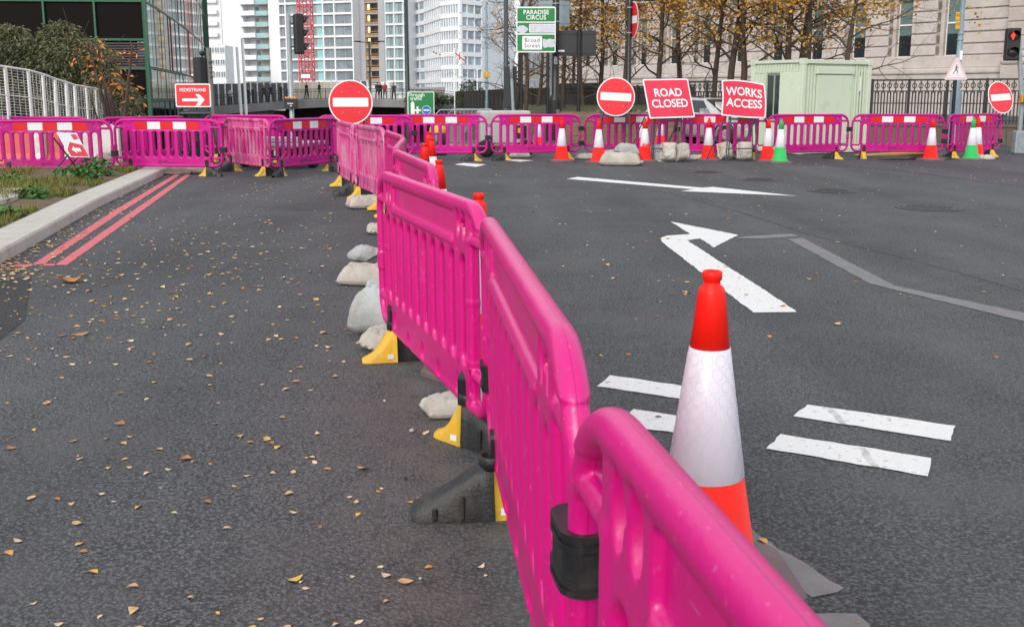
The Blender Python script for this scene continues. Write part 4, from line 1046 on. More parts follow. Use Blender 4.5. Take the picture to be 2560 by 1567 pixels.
def foot_parts():
    g = MB(); loft(g, [(0.0, 0, .165, .058, .046), (.05, 0, .16, .062, .045), (.10, 0, .135, .064, .042), (.15, 0, .108, .062, .038), (.21, 0, .082, .057, .034), (.255, 0, .066, .050, .030), (.275, 0, .054, .042, .026), (.285, 0, .035, .032, .02)])
    for u, zt, wb in ((.11, .12, .0585), (.20, .075, .052)):
        for s in (-1, 1): g.bbox(min(s*wb, s*wb+s*.012), max(s*wb, s*wb+s*.012), u-.008, u+.008, .015, zt*.72, .004)
    g.lathe([(.034, .15), (.044, .15), (.044, .186), (.040, .19), (.032, .188), (.030, .155), (0, .155)], 20)
    g.bbox(-.055, .055, .35*.55, .35*.62, -.0, .0035, .001)
    y = MB(); loft(y, [(-.001, 0, .168, .056, .046), (-.03, 0, .155, .054, .044), (-.06, 0, .115, .05, .040), (-.09, 0, .075, .048, .038), (-.12, 0, .048, .046, .036), (-.15, 0, .034, .042, .032), (-.175, 0, .026, .032, .022), (-.185, 0, .016, .02, .012)])
    r_ = MB(); r_.bbox(-.0585, -.0555, -.055, -.020, .02, .045, .001)
    t = MB(); t.prism([(-.032, .10), (.032, .10), (.032, .27)]+[(.032*math.cos(a), .27+.032*math.sin(a)) for a in np.linspace(.2, math.pi-.2, 7)]+[(-.032, .27)], -.033, .033)
    for q_ in (g, y):
        for p_ in q_.v: p_.z *= 1.13
    return g.data('foot', [RUBBER]), y.data('yellow_toe', [YEL]), r_.data('reflector', [WHR]), t.data('tongue', [BLACKP])
FOOT = foot_parts()
cl = MB(); cl.prism(rrect(-.064, .064, -.034, .034, .033, 7), -.046, .046, axis='z')
for z in (-.043, -.027, .027, .043): cl.prism(rrect(-.068, .068, -.038, .038, .037, 7), z-.005, z+.005, axis='z')
cl.prism(rrect(-.014, .014, .034, .048, .006, 3), -.036, .036, axis='z')
CLIP = cl.data('clip', [BLACKP])
stp = MB()
for k in range(5): stp.box(-.605+k*.242, -.605+(k+1)*.242, .0168, .0195, .815, .941, k % 2)
STRIP = stp.data('reflective_strip', [REDR, WHR])
lg = MB()
for k in range(14):
    t0, t1 = 2*math.pi*k/14, 2*math.pi*(k+1)/14; o_ = (-.16, .235)
    lg.add([(o_[0]+rr*math.cos(t), .0212, o_[1]+rr*1.1*math.sin(t)) for rr, t in ((.022, t0), (.022, t1), (.036, t1), (.036, t0))], [(0, 1, 2, 3)])
lg.prism(disc(-.16, .235, .010, 10), .0205, .0212)
x = -.11; rl = random.Random(4)
for (z, hh, xe) in ((.248, .020, -.01), (.222, .014, .13)):
    x = -.11
    while x < xe:
        w_ = rl.uniform(.010, .018); lg.box(x, x+w_, .0205, .0212, z, z+hh*rl.uniform(.7, 1)); x += w_+.004
for p_ in lg.v: p_.x = -p_.x
lg.f = [f_[::-1] for f_ in lg.f]
LOGO = lg.data('logo', [mat('logo_black', (.035, .008, .025), .6)])

def barrier(name_label, xa, ya, xb, yb, group, data=None, strip=False, logo=False, front=1, toes=(1, 1), clip_z=None, z=0.0, clip_end=1, feet=(1, 1), fyaw=(0, 0), lean=0.0, foff=(0, 0)):
    """panel from end a to end b (metres); front=+1: the strip side is to the right of a->b reversed"""
    a = Vector((xa, ya)); b = Vector((xb, yb)); m_ = (a+b)/2; dv = b-a; rz = math.atan2(dv.y, dv.x)
    if front < 0: rz += math.pi
    r_ = empty('barrier_panel', (m_.x, m_.y, z), rz, name_label, 'barrier', group)
    if lean:
        r_.rotation_euler = (R(lean), 0, rz); s_ = math.sin(R(lean))*.95; r_.location.x += -math.sin(rz)*s_; r_.location.y += math.cos(rz)*s_
    link('panel', data or PANEL_M, r_)
    for k, sx in enumerate((-1, 1)):
        if not feet[k]: continue
        f = link('foot', FOOT[0], r_, (sx*.72, foff[k], 0), (0, 0, (0 if toes[k] > 0 else math.pi)+R(fyaw[k])))
        link('yellow_toe', FOOT[1], f); link('reflector', FOOT[2], f); link('reflector', FOOT[2], f, (.114, 0, 0))
        link('tongue', FOOT[3], f, (0, -foff[k] if toes[k] > 0 else foff[k], 0))
    if strip: link('reflective_strip', STRIP, r_)
    if logo: link('logo', LOGO, r_)
    for cz in (clip_z or []): link('clip', CLIP, r_, (clip_end*1.032, 0, cz), (0, 0, 0))
    return r_
GP = 'pink barriers winding away from the camera'
u1 = Vector((-.172, .985)); u2 = Vector((-.0877, .996)); u3 = Vector((-.313, .95))
# +x local from near end to far end, so local +y (front, strip) = left normal; front=-1 flips so the rear faces the left hand road
def chain(label, n, f, **k): return barrier(label, n[0], n[1], f[0], f[1], GP, front=-1, **k)
chain('pink barrier panel nearest the camera, cut off by the bottom edge', (.430, -.556), (.102, 1.475), data=PANEL_N, clip_z=[.715], clip_end=-1, toes=(1, -1))
chain('pink barrier panel beside the large near cone, second from the camera', (.108, 1.575), (-.094, 3.625), data=PANEL_N, lean=2.0, foff=(-.03, 0), clip_z=[.40], clip_end=-1, toes=(-1, 1))
p3 = chain('pink barrier panel with a torn sticker under its rounded top corner', (-.080, 3.74), (-.729, 5.71), data=PANEL_N, lean=.5, toes=(1, 1), fyaw=(0, -58))
mb = MB(); mb.add([(-.800, -.0275, .80), (-.775, -.0275, .775), (-.745, -.0275, .815), (-.772, -.0275, .84)], [(0, 1, 2, 3)]); mb.add([(-.785, -.0282, .803), (-.775, -.0282, .792), (-.757, -.0282, .815), (-.772, -.0282, .828)], [(0, 1, 2, 3)], 1)
mb.build('sticker', [mat('sticker_cream', (.62, .55, .35), .6), mat('sticker_dark', (.05, .04, .03), .6)], p3)
PP = [(-.43, 5.95), (-.90, 8.0), (-1.06, 10.35), (-1.50, 12.45), (-2.16, 14.4), (-2.72, 16.4)]
def cp(i, t0=.02): a = Vector(PP[i]); b = Vector(PP[i+1]); c_ = (a+b)/2; u = (b-a).normalized(); return c_-u*1.03, c_+u*1.03
labs = ['pink barrier panel seen over the top of the sticker panel, with a small red tag', 'pink barrier panel seen end on so only its curved bright rail shows', 'pink barrier panel just right of the heavily dust-stained one', 'pink barrier panel heavily streaked with pale dust', 'narrow pink barrier panel ending the winding line under the round sign']
for i in range(5):
    a, b = cp(i); q = chain(labs[i], (a.x, a.y), (b.x, b.y), data=PANEL_D if i in (3, 4) else PANEL_N, clip_z=[.40] if i > 1 else [.5], clip_end=1 if i < 4 else -1, toes=((1, 1), (1, -1), (1, -1), (1, 1), (1, -1))[i], z=.02 if i > 2 else 0)
    if i == 0:
        mb = MB(); mb.bbox(.735, .775, -.034, -.026, .74, .79, .006); mb.build('red_tag', CONEO, q)
# rows across the junction
def row(label, pxa, da, pxb, db, group, front=1, **k):
    return barrier(label, xd(pxa, da, .5), da, xd(pxb, db, .5), db, group, front=front, **k)
GL = 'magenta barriers across the left road'; GR = 'magenta barriers across the far side of the junction'
row('magenta barrier with reflective strip behind the toppled arrow sign at far left', -22, 17.75, 280, 17.95, GL, front=-1, strip=True, logo=True, clip_z=[.42], clip_end=-1, toes=(1, 1), fyaw=(0, 80))
row('magenta barrier with reflective strip below the pedestrians sign, kerb under its left foot', 284, 18.6, 560, 18.25, GL, front=-1, strip=True, logo=True, clip_z=[.46], clip_end=-1, toes=(1, -1), fyaw=(80, 0))
row('dusty magenta barrier without strip, set at an angle left of the striped gate panel', 563, 19.8, 677, 18.15, GL, data=PANEL_D, clip_z=[.42], clip_end=1, toes=(-1, 1))
row('magenta striped barrier angled back towards the big round sign post', 684, 18.1, 838, 19.7, GL, front=-1, strip=True, logo=True, toes=(1, 1), fyaw=(0, -80))
row('plain magenta barrier behind the far left striped one', 0, 20.6, 216, 20.3, GL)
row('plain magenta barrier rising behind the pedestrians sign stand', 232, 19.6, 487, 21.5, GL)
row('plain magenta barrier hidden behind the two angled panels', 500, 22.6, 735, 22.0, GL)
row('striped magenta barrier whose left part hides behind the winding line', 792, 22.00, 1033, 22.10, GR, front=-1, strip=True, clip_z=[.62], clip_end=-1, toes=(-1, -1))
row('striped magenta barrier behind the three orange cone tips', 985, 22.65, 1216, 22.70, GR, front=-1, strip=True, logo=True, clip_z=[.50], clip_end=-1, toes=(1, 1), fyaw=(-80, -60))
row('striped magenta barrier in front of the two green signs posts', 1219, 22.80, 1459, 23.30, GR, front=-1, strip=True, logo=True, clip_z=[.36, .68], clip_end=-1, toes=(-1, 1), fyaw=(40, -75))
row('striped magenta barrier behind the second round no entry sign', 1464, 23.40, 1688, 23.30, GR, front=-1, strip=True, toes=(-1, -1), clip_z=[.66], clip_end=-1)
row('striped magenta barrier between the road closed and works access signs', 1686, 23.30, 1916, 23.10, GR, front=-1, strip=True, toes=(-1, -1), clip_z=[.38, .60], clip_end=-1)
row('striped magenta barrier in front of the pale green container', 1908, 22.80, 2128, 23.40, GR, front=-1, strip=True, logo=True, clip_z=[.66], clip_end=-1, toes=(-1, -1), fyaw=(40, 0))
row('striped magenta barrier right of the container, before the iron railing', 2131, 23.40, 2356, 23.30, GR, front=-1, strip=True, logo=True, clip_z=[.40, .62], clip_end=-1, toes=(-1, -1))
row('foreshortened striped magenta barrier at the right end of the row', 2354, 23.20, 2512, 24.50, GR, front=-1, strip=True, clip_z=[.36], clip_end=-1, toes=(-1, -1))
# ================================================================== cones
def cone_data(bodym, h=.916):
    b = MB(); b.lathe([(.178, .046), (.168, .052), (.163, .075), (.150, .082), (.1085, .330), (.106, .3305), (.0545, .6995), (.0555, .700), (.038, .855), (.0345, .868), (.0235, .878), (.0225, .888), (.027, .892), (.0275, .912), (.0245, .916), (.019, .914), (.017, .88), (0, .88)], 40)
    s = MB(); s.lathe([(.1075, .329), (.1095, .331), (.0575, .699), (.0555, .7005)], 40)
    k = MB()
    for zz in np.arange(.35, .69, .036):
        r0 = .1098-(zz-.331)/(.368)*.052; n = max(8, int(2*math.pi*r0/.036)); 
        for i in range(n):
            a = 2*math.pi*(i+(.5 if int(zz/.036) % 2 else 0))/n; 
            pts = []
            for q in range(9):
                t = 2*math.pi*q/8; za = zz+.0165*math.sin(t); ra = .1101-(za-.331)/.368*.052; aa = a+.0165*math.cos(t)/r0; pts.append((ra*math.cos(aa), ra*math.sin(aa), za))
            k.tube(pts, .0004, 3, cap=False)
    ba = MB(); oc = []
    oc = [(.265, -.15), (.265, .15), (.15, .265), (-.15, .265), (-.265, .15), (-.265, -.15), (-.15, -.265), (.15, -.265)]
    n = 8; sc_ = [(1.0, 0), (1.0, .022), (.96, .034), (.70, .046), (.0, .047)]
    vs = [(x*f, y*f, z) for f, z in sc_[:4] for x, y in oc]; fs = [tuple(range(7, -1, -1))]
    for i in range(3):
        for q in range(8): fs.append((i*8+q, i*8+(q+1) % 8, (i+1)*8+(q+1) % 8, (i+1)*8+q))
    fs.append(tuple(range(24, 32))); ba.add(vs, fs)
    return b.data('body', [bodym]), s.data('sleeve', [SLEEVE]), ba.data('base', [CONEB]), k.data('prism_pattern', [mat('sleeve_line', (.70, .682, .755), .36)])
CD = cone_data(CONEO); CDG = cone_data(CONEG)
GC = 'traffic cones along the barriers'
def cone(label, loc, rz, data=CD, tilt=0, lines=False):
    r_ = empty('traffic_cone', loc, rz, label, 'cone', GC); r_.rotation_euler = (tilt, 0, rz)
    link('body', data[0], r_); s = link('sleeve', data[1], r_); link('base', data[2], r_)
    if lines: link('prism_pattern', data[3], s)
    return r_
cone('large orange and white cone nearest the camera, right of the pink panels', (.553, 2.83, 0), R(2), lines=True)
cone('orange cone whose tip shows above the sticker panel joint', (-.165, 5.15, 0), R(42))
cone('orange cone tip nearest the camera of the four beside the far bend', (-.55, 7.85, 0), R(5))
cone('orange cone tip on the left of the group of three by the bend', (-.885, 10.6, 0), .3)
cone('orange cone tip in the middle of the group of three by the bend', (-.93, 12.1, 0), .1)
cone('orange cone tip at the back of the group of three by the bend', (-1.11, 14.0, 0), .5)
for (px, py, lab, dd, rz) in [(1404, 402, 'orange and white cone left of the second round no entry sign', CD, .2), (1496, 406, 'orange and white cone in front of the left leg of the no entry sign', CD, .6), (1611, 403, 'orange cone with torn white sleeve left of the road closed sign', CD, .1),
        (1770, 399, 'orange and white cone between the road closed and works access signs', CD, .0), (1918, 402, 'orange and white cone behind the left green cone', CD, .4), (1949, 406, 'green and white cone by the right leg of the works access sign', CDG, .1),
        (2326, 399, 'faded red cone at the gap between the last two barriers', CD, .3), (2427, 399, 'green and white cone at the far right barrier', CDG, .7), (2440, 396.5, 'orange cone half hidden behind the far right green cone', CD, .2)]:
    q = at(px, py); q = q*((q.y-.25)/q.y); c_ = cone(lab, (q.x, q.y, 0), rz, dd)
    if 'torn' in lab:
        mb = MB(); vs = []; n = 24
        rr = random.Random(3)
        for k in range(n+1):
            a = -2.3+1.9*k/n; zt = .33+.10*abs(rr.gauss(0, .5)); 
            for z in (.335, min(zt+.02, .47)): r0 = .1108-(z-.331)/.368*.052; vs.append((r0*math.cos(a), r0*math.sin(a), z))
        mb.add(vs, [(2*k, 2*k+2, 2*k+3, 2*k+1) for k in range(n)], 0, True); mb.build('torn_patch', CONEO, c_)
for (px, d, lab) in [(1345, 27.5, 'orange cone standing behind the barrier left of the black sign backs'), (1650, 28.5, 'orange and white cone behind the road closed sign'), (1598, 27, 'small cone glimpsed between the slats left of the road closed sign')]:
    cone(lab, (xd(px, d), d, 0), .3)
# ================================================================== sandbags
def bag_mesh(name, seed, L_=.52, W_=.32, H_=.16, m=BAG):
    """a filled sack: two cloths sewn at the rim, sagging, creased towards its ends"""
    r_ = random.Random(seed); nu, nv = 44, 30; ox, oy = r_.uniform(0, 50), r_.uniform(0, 50)
    top, bot = [], []; bend = r_.uniform(-.04, .04); sk = r_.uniform(-.12, .12)
    for j in range(nv+1):
        v = -1+2*j/nv
        for i in range(nu+1):
            u = -1+2*i/nu
            fu = max(0, 1-abs(u)**5); fv = max(0, 1-abs(v)**4); f = (fu**.55)*(fv**.5)
            x = u*L_/2*(1-.07*(1-v*v))+.015*mnoise.noise(Vector((v*2.5+oy, ox, u*1.5))); y = v*W_/2*(1-.16*u*u*(1-abs(v)*.6))+bend*u*u+sk*u*.06
            wr = .011*math.sin(17*v+6*mnoise.noise(Vector((u*2+ox, v*2, 1))))*abs(u)**2.2+.008*math.sin(13*u+8*mnoise.noise(Vector((u*2, v*2+oy, 4))))*abs(v)**2
            lump = .022*mnoise.noise(Vector((u*1.7+ox, v*1.5+oy, 0)))+.010*mnoise.noise(Vector((u*4+oy, v*4, ox)))
            crease = -.016*max(0, 1-abs(mnoise.noise(Vector((u*2.6+ox, v*1.9+oy, 7)))*9))
            zt = H_*.30+H_*.70*f+(lump+crease)*f**.5+wr*(.4+.6*f)
            zb = H_*.30*(1-f**.35)
            rim = max(abs(u), abs(v))
            top.append((x, y, max(.006, zt if rim < .999 else H_*.30+wr*.5))); bot.append((x, y, max(0, zb if rim < .999 else H_*.30+wr*.5-.004)))
    vs = top+bot; n = nu+1; B = len(top); fs = []
    for j in range(nv):
        for i in range(nu):
            a = j*n+i; fs.append((a, a+1, a+n+1, a+n)); fs.append((B+a, B+a+n, B+a+n+1, B+a+1))
    rimi = [i for i in range(nu+1)]+[j*n+nu for j in range(1, nv+1)]+[nv*n+i for i in range(nu-1, -1, -1)]+[j*n for j in range(nv-1, 0, -1)]
    for a, b in zip(rimi, rimi[1:]+rimi[:1]): fs.append((a, B+a, B+b, b))
    return meshdata('sack', vs, fs, m, True)
BAGS = [bag_mesh('a', 1), bag_mesh('b', 2, .46, .34, .19), bag_mesh('c', 3, .55, .30, .14), bag_mesh('d', 4, .40, .30, .22, BAGG), bag_mesh('e', 5, .50, .36, .17, BAGG)]
def edge_mesh(seed, L_, W_, H_, m):
    """the stitched selvedge sticking out at one end"""
    rr = random.Random(seed); vs = []; fs = []; n = 20
    for i in range(n+1):
        v = -1+2*i/n; o_ = .006*math.sin(i*1.1+seed)
        for (dx, z) in ((.012, H_*.31), (-.012, H_*.30+o_), (-.026, H_*.27+1.6*o_)): vs.append((-L_/2+dx, v*W_/2*.80, max(.004, z)))
    for i in range(n):
        for k in range(2): fs.append((i*3+k, (i+1)*3+k, (i+1)*3+k+1, i*3+k+1))
    return meshdata('sewn_edge', vs, fs, m, True)
SEAMD = mat('dark_seam', (.05, .05, .05), .8)
BAGS += [bag_mesh('f', 9, .46, .36, .26, BAGG), bag_mesh('g', 21, .33, .40, .22), bag_mesh('h', 22, .31, .38, .24)]
EDGES = [edge_mesh(1, .52, .32, .16, BAG), edge_mesh(2, .46, .34, .19, BAG), edge_mesh(3, .55, .30, .14, BAG), edge_mesh(4, .40, .30, .22, BAGG), edge_mesh(5, .50, .36, .17, BAGG), edge_mesh(6, .46, .36, .26, SEAMD), edge_mesh(7, .33, .40, .22, BAG), edge_mesh(8, .31, .38, .24, BAG)]

def bag(label, loc, rz, k=0, tilt=(0, 0), group='sandbags weighing down signs and barriers', s=1.0):
    r_ = empty('sandbag', loc, rz, label, 'sandbag', group); r_.rotation_euler = (tilt[0], tilt[1], rz); r_.scale = (s, s, s)
    link('sack', BAGS[k], r_); link('sewn_edge', EDGES[k], r_)
    return r_
for (px, py, rz, k, tl, s, lab) in [(918, 519, R(200), 0, (0, 0), 1.0, 'white sandbag beside the yellow feet under the dust-streaked panel'),
        (938, 583, R(100), 1, (.1, 0), .55, 'small sandbag partly hidden by the barrier end, with a leaf on it'),
        (935, 662, R(205), 4, (.1, -.25), .85, 'grey sandbag leaning on a black strap, topmost of the three bags by the panel end'),
        (933, 708, R(170), 0, (0, 0), .95, 'beige sandbag lying flat between two grey ones at the panel end'),
        (968, 828, R(250), 5, (.10, .35), .84, 'grey sandbag with a dark seam standing on end behind the yellow foot'),
        (958, 866, R(60), 1, (.2, 0), .6, 'dirty beige sandbag squashed under the grey one with the dark seam'),
        (1150, 1030, R(200), 2, (0, 0), .62, 'brownish ribbed sandbag behind the grey barrier foot'),
        (872, 462, R(40), 1, (0, 0), .8, 'white sandbag under the far end of the winding barrier line'),
        (1550, 413, R(170), 0, (0, 0), 1.62, 'flat white sandbag at the bottom of the pile under the no entry sign'),
        (1535, 404, R(20), 1, (0, 0), 1.30, 'white sandbag at the back left of the pile under the no entry sign'),
        (1468, 398, R(10), 2, (0, 0), .9, 'flat dirty sandbag left of the cone before the no entry sign'),
        (1645, 402, R(80), 3, (0, -.3), 1.49, 'round grey sandbag next to the torn cone at the road closed sign'),
        (1672, 404, R(-6), 6, (R(72), 0), 1.00, 'square white sandbag left of centre under the road closed sign'),
        (1704, 404, R(5), 7, (R(72), 0), 1.00, 'square white sandbag right of centre under the road closed sign'),
        (1743, 400, R(10), 2, (0, 0), .8, 'brown flat sandbag trailing right of the road closed sign'),
        (1808, 400, R(14), 7, (R(72), 0), 1.00, 'square sandbag at the left leg of the works access sign'),
        (1832, 396, R(60), 3, (0, -.1), 1.4, 'grey slumped sandbag behind the middle leg of the works access sign'),
        (1862, 402, R(-4), 6, (R(72), 0), 1.00, 'white stamped sandbag in the middle of the works access sign frame'),
        (445, 436, R(10), 2, (0, 0), .9, 'dirty brown sandbag under the striped barrier left of its right foot'),
        (490, 434, R(170), 0, (0, 0), .9, 'dirty pinkish sandbag beside the brown one under the pedestrians sign'),
        (262, 437, R(90), 1, (0, -.7), 1.1, 'pale sandbag standing on end against the far left striped barrier'),
        (1300, 394, R(0), 2, (0, 0), .9, 'pale sandbag behind the barrier before the sign posts'),
        (2460, 400, R(20), 2, (0, 0), .8, 'white sandbag between the right hand green cone and the last yellow foot')]:
    q = at(px, py); zz = .13 if px in (262,) else (.08 if px == 968 else (.19 if px in (1672, 1704, 1808, 1862) else 0))
    bag(lab, (q.x, q.y, zz), rz, k, tl, s=s)
q = at(1565, 408); bag('crumpled white sandbag on top of the pile under the no entry sign', (q.x, q.y, .17), R(15), 3, (0, .1), s=1.1)
# ================================================================== text helper
TXT = {}
def text(name, body, size, m, parent, loc, bold=0.0, spacing=1.0, align='CENTER', line=1.0, shear=0, sx=1.0, rot=(math.pi/2, 0, 0), th=.0015):
    cu = bpy.data.curves.new('t', 'FONT'); cu.body = body; cu.size = size; cu.align_x = align; cu.align_y = 'CENTER'
    cu.offset = bold*size; cu.extrude = th; cu.space_character = spacing; cu.space_line = line; cu.resolution_u = 3
    tmp = bpy.data.objects.new('t', cu); COL.objects.link(tmp)
    dg = bpy.context.evaluated_depsgraph_get(); dg.update()
    me = bpy.data.meshes.new_from_object(tmp.evaluated_get(dg)); bpy.data.objects.remove(tmp); bpy.data.curves.remove(cu)
    me.name = name; me.materials.clear(); me.materials.append(m)
    return link(name, me, parent, loc, rot, (sx, 1, 1))
BLKT = mat('sign_black', (.015, .015, .016), .5); DGT = mat('sign_dark_text', (.05, .05, .055), .5)
WTXT = mat('sign_lettering_white', (.82, .82, .84), .4)
def plate(parent, poly, m, y0=-.004, y1=.004, name='plate'):
    mb = MB(); mb.prism(poly, y0, y1); return mb.build(name, m, parent)
def polyface(parent, poly, m, y, name, t=.002):
    mb = MB(); mb.prism(poly, y-t, y); return mb.build(name, m, parent)
def ring(parent, ro, ri, m, y, name, cx=0, cz=0, n=44):
    mb = MB()
    for k in range(n):
        a, b = 2*math.pi*k/n, 2*math.pi*(k+1)/n
        mb.add([(cx+r_*math.cos(t), yy, cz+r_*math.sin(t)) for yy in (y-.002, y) for r_, t in ((ri, a), (ri, b), (ro, b), (ro, a))], [(0,1,2,3),(7,6,5,4),(2,6,7,3),(0,4,5,1)])
    return mb.build(name, m, parent)
def no_entry_face(head, r):
    plate(head, disc(0, 0, r, 48), SIGNW)
    polyface(head, disc(0, 0, r*.945, 48), SIGNR, -.0045, 'red_disc')
    polyface(head, rrect(-r*.80, r*.80, -r*.20, r*.20, .012, 3), WTXT, -.0068, 'white_bar')
    mb = MB()
    for sx in (-.36, .40):
        for sz in (-.46, .44): mb.lathe([(.012, 0), (.012, .006), (0, .007)], 8, M=Matrix.Translation((sx*r, -.0045, sz*r)) @ Matrix.Rotation(math.pi/2, 4, 'X'))
    mb.build('rivet', GALV, head)
def stand_frame(parent, w_, ztop, zbar, spread=.04, back=.55, zlow=.2, m=STEEL, y=.02):
    """chapter-8 style A frame: two front legs, two rear legs, cross bars"""
    for s in (-1, 1):
        mb = MB(); mb.tube([(s*w_*.86, y, ztop), (s*w_, y-.01, zbar), (s*(w_+spread), y-.05, .0)], .014, 6); mb.build('leg', m, parent)
        mb = MB(); mb.tube([(s*w_*.8, y+.03, zbar+.1), (s*(w_*.95), y+back, .0)], .014, 6); mb.build('leg', m, parent)
    mb = MB(); mb.box(-w_, w_, y-.012, y+.012, zbar-.016, zbar+.016); mb.box(-w_*1.02, w_*1.02, y-.045, y-.02, zlow-.014, zlow+.014); mb.build('cross_bar', m, parent)
def head_at(root, loc, tilt=0.0, roll=0.0, yaw=0.0, shear=0.0):
    h = bpy.data.objects.new('sign_face', None); COL.objects.link(h); h.parent = root; h.location = loc
    h.rotation_euler = Euler((-tilt, roll, yaw), 'XYZ'); return h
# thing > part > sub-part: sign heads are mesh parts whose face details are sub-parts
def sign_head(root, poly, m, loc, tilt=0.0, roll=0.0, yaw=0.0, y0=-.004, y1=.004):
    mb = MB(); mb.prism(poly, y0, y1); h = mb.build('sign_plate', m, root); h.location = loc
    h.rotation_euler = Euler((-tilt, roll, yaw), 'XYZ'); return h
def no_entry_head(root, r, loc, tilt=0, roll=0, yaw=0):
    h = sign_head(root, disc(0, 0, r, 48), SIGNW, loc, tilt, roll, yaw)
    polyface(h, disc(0, 0, r*.945, 48), SIGNR, -.0045, 'red_disc')
    polyface(h, rrect(-r*.80, r*.80, -r*.20, r*.20, .012, 3), WTXT, -.0068, 'white_bar')
    mb = MB()
    for sx in (-.36, .40):
        for sz in (-.46, .44): mb.lathe([(.012, 0), (.012, .006), (0, .007)], 8, M=Matrix.Translation((sx*r, -.0045, sz*r)) @ Matrix.Rotation(math.pi/2, 4, 'X'))
    mb.build('rivet', GALV, h); return h
def face_cam(d, px): return -math.atan2((px-CX)/FPX, 1)*0
# PEDESTRIANS sign
d = 19.1; q = P(484, 239, d); r_ = empty('pedestrian_sign', (q.x, d, 0), R(-2), 'red pedestrians sign with a white arrow on a dark stand behind the left barrier', 'sign')
w_, h_ = 88/FPX*d/2*1.0, 57/FPX*d/2
h = sign_head(r_, rrect(-w_, w_, -h_, h_, .03, 4), SIGNW, (0, -.03, q.z))
polyface(h, rrect(-w_+.022, w_-.022, -h_+.022, h_-.022, .02, 4), SIGNR, -.0045, 'red_field')
text('lettering', 'PEDESTRIANS', .084, WTXT, h, (0, -.0068, .095), .010, .97, sx=.97)
polyface(h, [(-.20, -.105), (-.20, -.055), (.10, -.055), (.045, .02), (.12, .02), (.21, -.08), (.12, -.18), (.045, -.18), (.10, -.105)], WTXT, -.0068, 'arrow')
stand_frame(r_, .30, q.z+.1, q.z-.31, .0, .5, .25)
mb = MB(); mb.bbox(-.13, .10, .1, .24, q.z-.36, q.z-.27, .02); mb.build('stand_weight', BLACKP, r_)
# big round no entry under which the chain ends
d = 19.0; q = P(877, 256, d); r_ = empty('no_entry_sign', (q.x, d, 0), R(3), 'large round no entry sign on a stand at the far end of winding barriers', 'sign', 'round no entry signs on stands')
no_entry_head(r_, .395, (0, -.03, q.z)); stand_frame(r_, .27, q.z+.1, q.z-.42, .0, .5, .25)
# second no entry
d = 22.7; q = P(1539, 242.5, d); r_ = empty('no_entry_sign', (q.x, d, 0), R(4), 'round no entry sign on a stand left of the road closed sign', 'sign', 'round no entry signs on stands')
no_entry_head(r_, .415, (0, -.03, q.z), roll=R(3), tilt=R(6)); stand_frame(r_, .31, q.z+.1, q.z-.42, .0, .5, .28)
# far right no entry
d = 24.6; q = P(2499, 244, d); r_ = empty('no_entry_sign', (q.x, d, 0), R(20), 'round no entry sign tilted sideways on a stand at far right by the signal pole', 'sign', 'round no entry signs on stands')
no_entry_head(r_, .385, (0, -.03, q.z), tilt=R(17), roll=R(-3), yaw=R(4)); stand_frame(r_, .26, q.z+.1, q.z-.42, .06, .5, .25)
# ROAD CLOSED
d = 22.5; q = P(1670, 246.5, d); r_ = empty('road_closed_sign', (q.x, d, 0), R(20), 'red road closed sign leaning back on its stand', 'sign')
h = sign_head(r_, rrect(-.57, .57, -.435, .435, .035, 4), SIGNW, (0, -.04, q.z), tilt=R(20), roll=R(-1.0), yaw=R(5))
polyface(h, rrect(-.54, .54, -.405, .405, .025, 4), SIGNP, -.0045, 'red_field')
text('lettering', 'ROAD', .25, WTXT, h, (0, -.0068, .12), .016, 1.0); text('lettering', 'CLOSED', .25, WTXT, h, (0, -.0068, -.12), .016, .98)
stand_frame(r_, .33, q.z-.1, q.z-.43, .05, -.0, .28)
for s in (-1, 1):
    mb = MB(); mb.tube([(s*.42-.1, .05, q.z-.38), (s*.42-.25, .55, 0)], .014, 6); mb.build('leg', STEEL, r_)
# WORKS ACCESS, sheet slightly buckled
d = 22.4; q = P(1858, 248, d); r_ = empty('works_access_sign', (q.x, d, 0), R(13), 'red works access sign with a buckled sheet on a leaning stand', 'sign')
h = empty('x'); bpy.data.objects.remove(h)
def buckle(me):
    for v in me.vertices:
        x, z = v.co.x, v.co.z
        v.co.x += -.028*(z/.38)**2*1.0+.030*(.38-z)*1.0*.9; v.co.z += -.015*x-.035*(x/.5)**2*(1 if z > 0 else -.4); v.co.y += .05*math.sin(x*4)*(z+.4)
    me.update()
def gridplate(w_, h_, y, t, m, name, parent, nx=14, nz=10, r=.03):
    bm = bmesh.new(); poly = rrect(-w_, w_, -h_, h_, r, 4)
    bm.faces.new([bm.verts.new((x, y, z)) for x, z in poly])
    for k in range(1, nx): bmesh.ops.bisect_plane(bm, geom=bm.verts[:]+bm.edges[:]+bm.faces[:], plane_co=(-w_+2*w_*k/nx, 0, 0), plane_no=(1, 0, 0))
    for k in range(1, nz): bmesh.ops.bisect_plane(bm, geom=bm.verts[:]+bm.edges[:]+bm.faces[:], plane_co=(0, 0, -h_+2*h_*k/nz), plane_no=(0, 0, 1))
    ex = bmesh.ops.extrude_face_region(bm, geom=bm.faces[:]); bmesh.ops.translate(bm, verts=[v for v in ex['geom'] if isinstance(v, bmesh.types.BMVert)], vec=(0, t, 0))
    bmesh.ops.recalc_face_normals(bm, faces=bm.faces[:])
    me = bpy.data.meshes.new(name); bm.to_mesh(me); bm.free(); me.materials.append(m); buckle(me); return link(name, me, parent)
h = gridplate(.52, .39, 0, .006, SIGNW, 'sign_plate', r_); h.location = (0, -.04, q.z); h.rotation_euler = Euler((R(-8), R(3), R(2)), 'XYZ')
gridplate(.492, .362, -.0025, .002, SIGNP, 'red_field', h, r=.02)
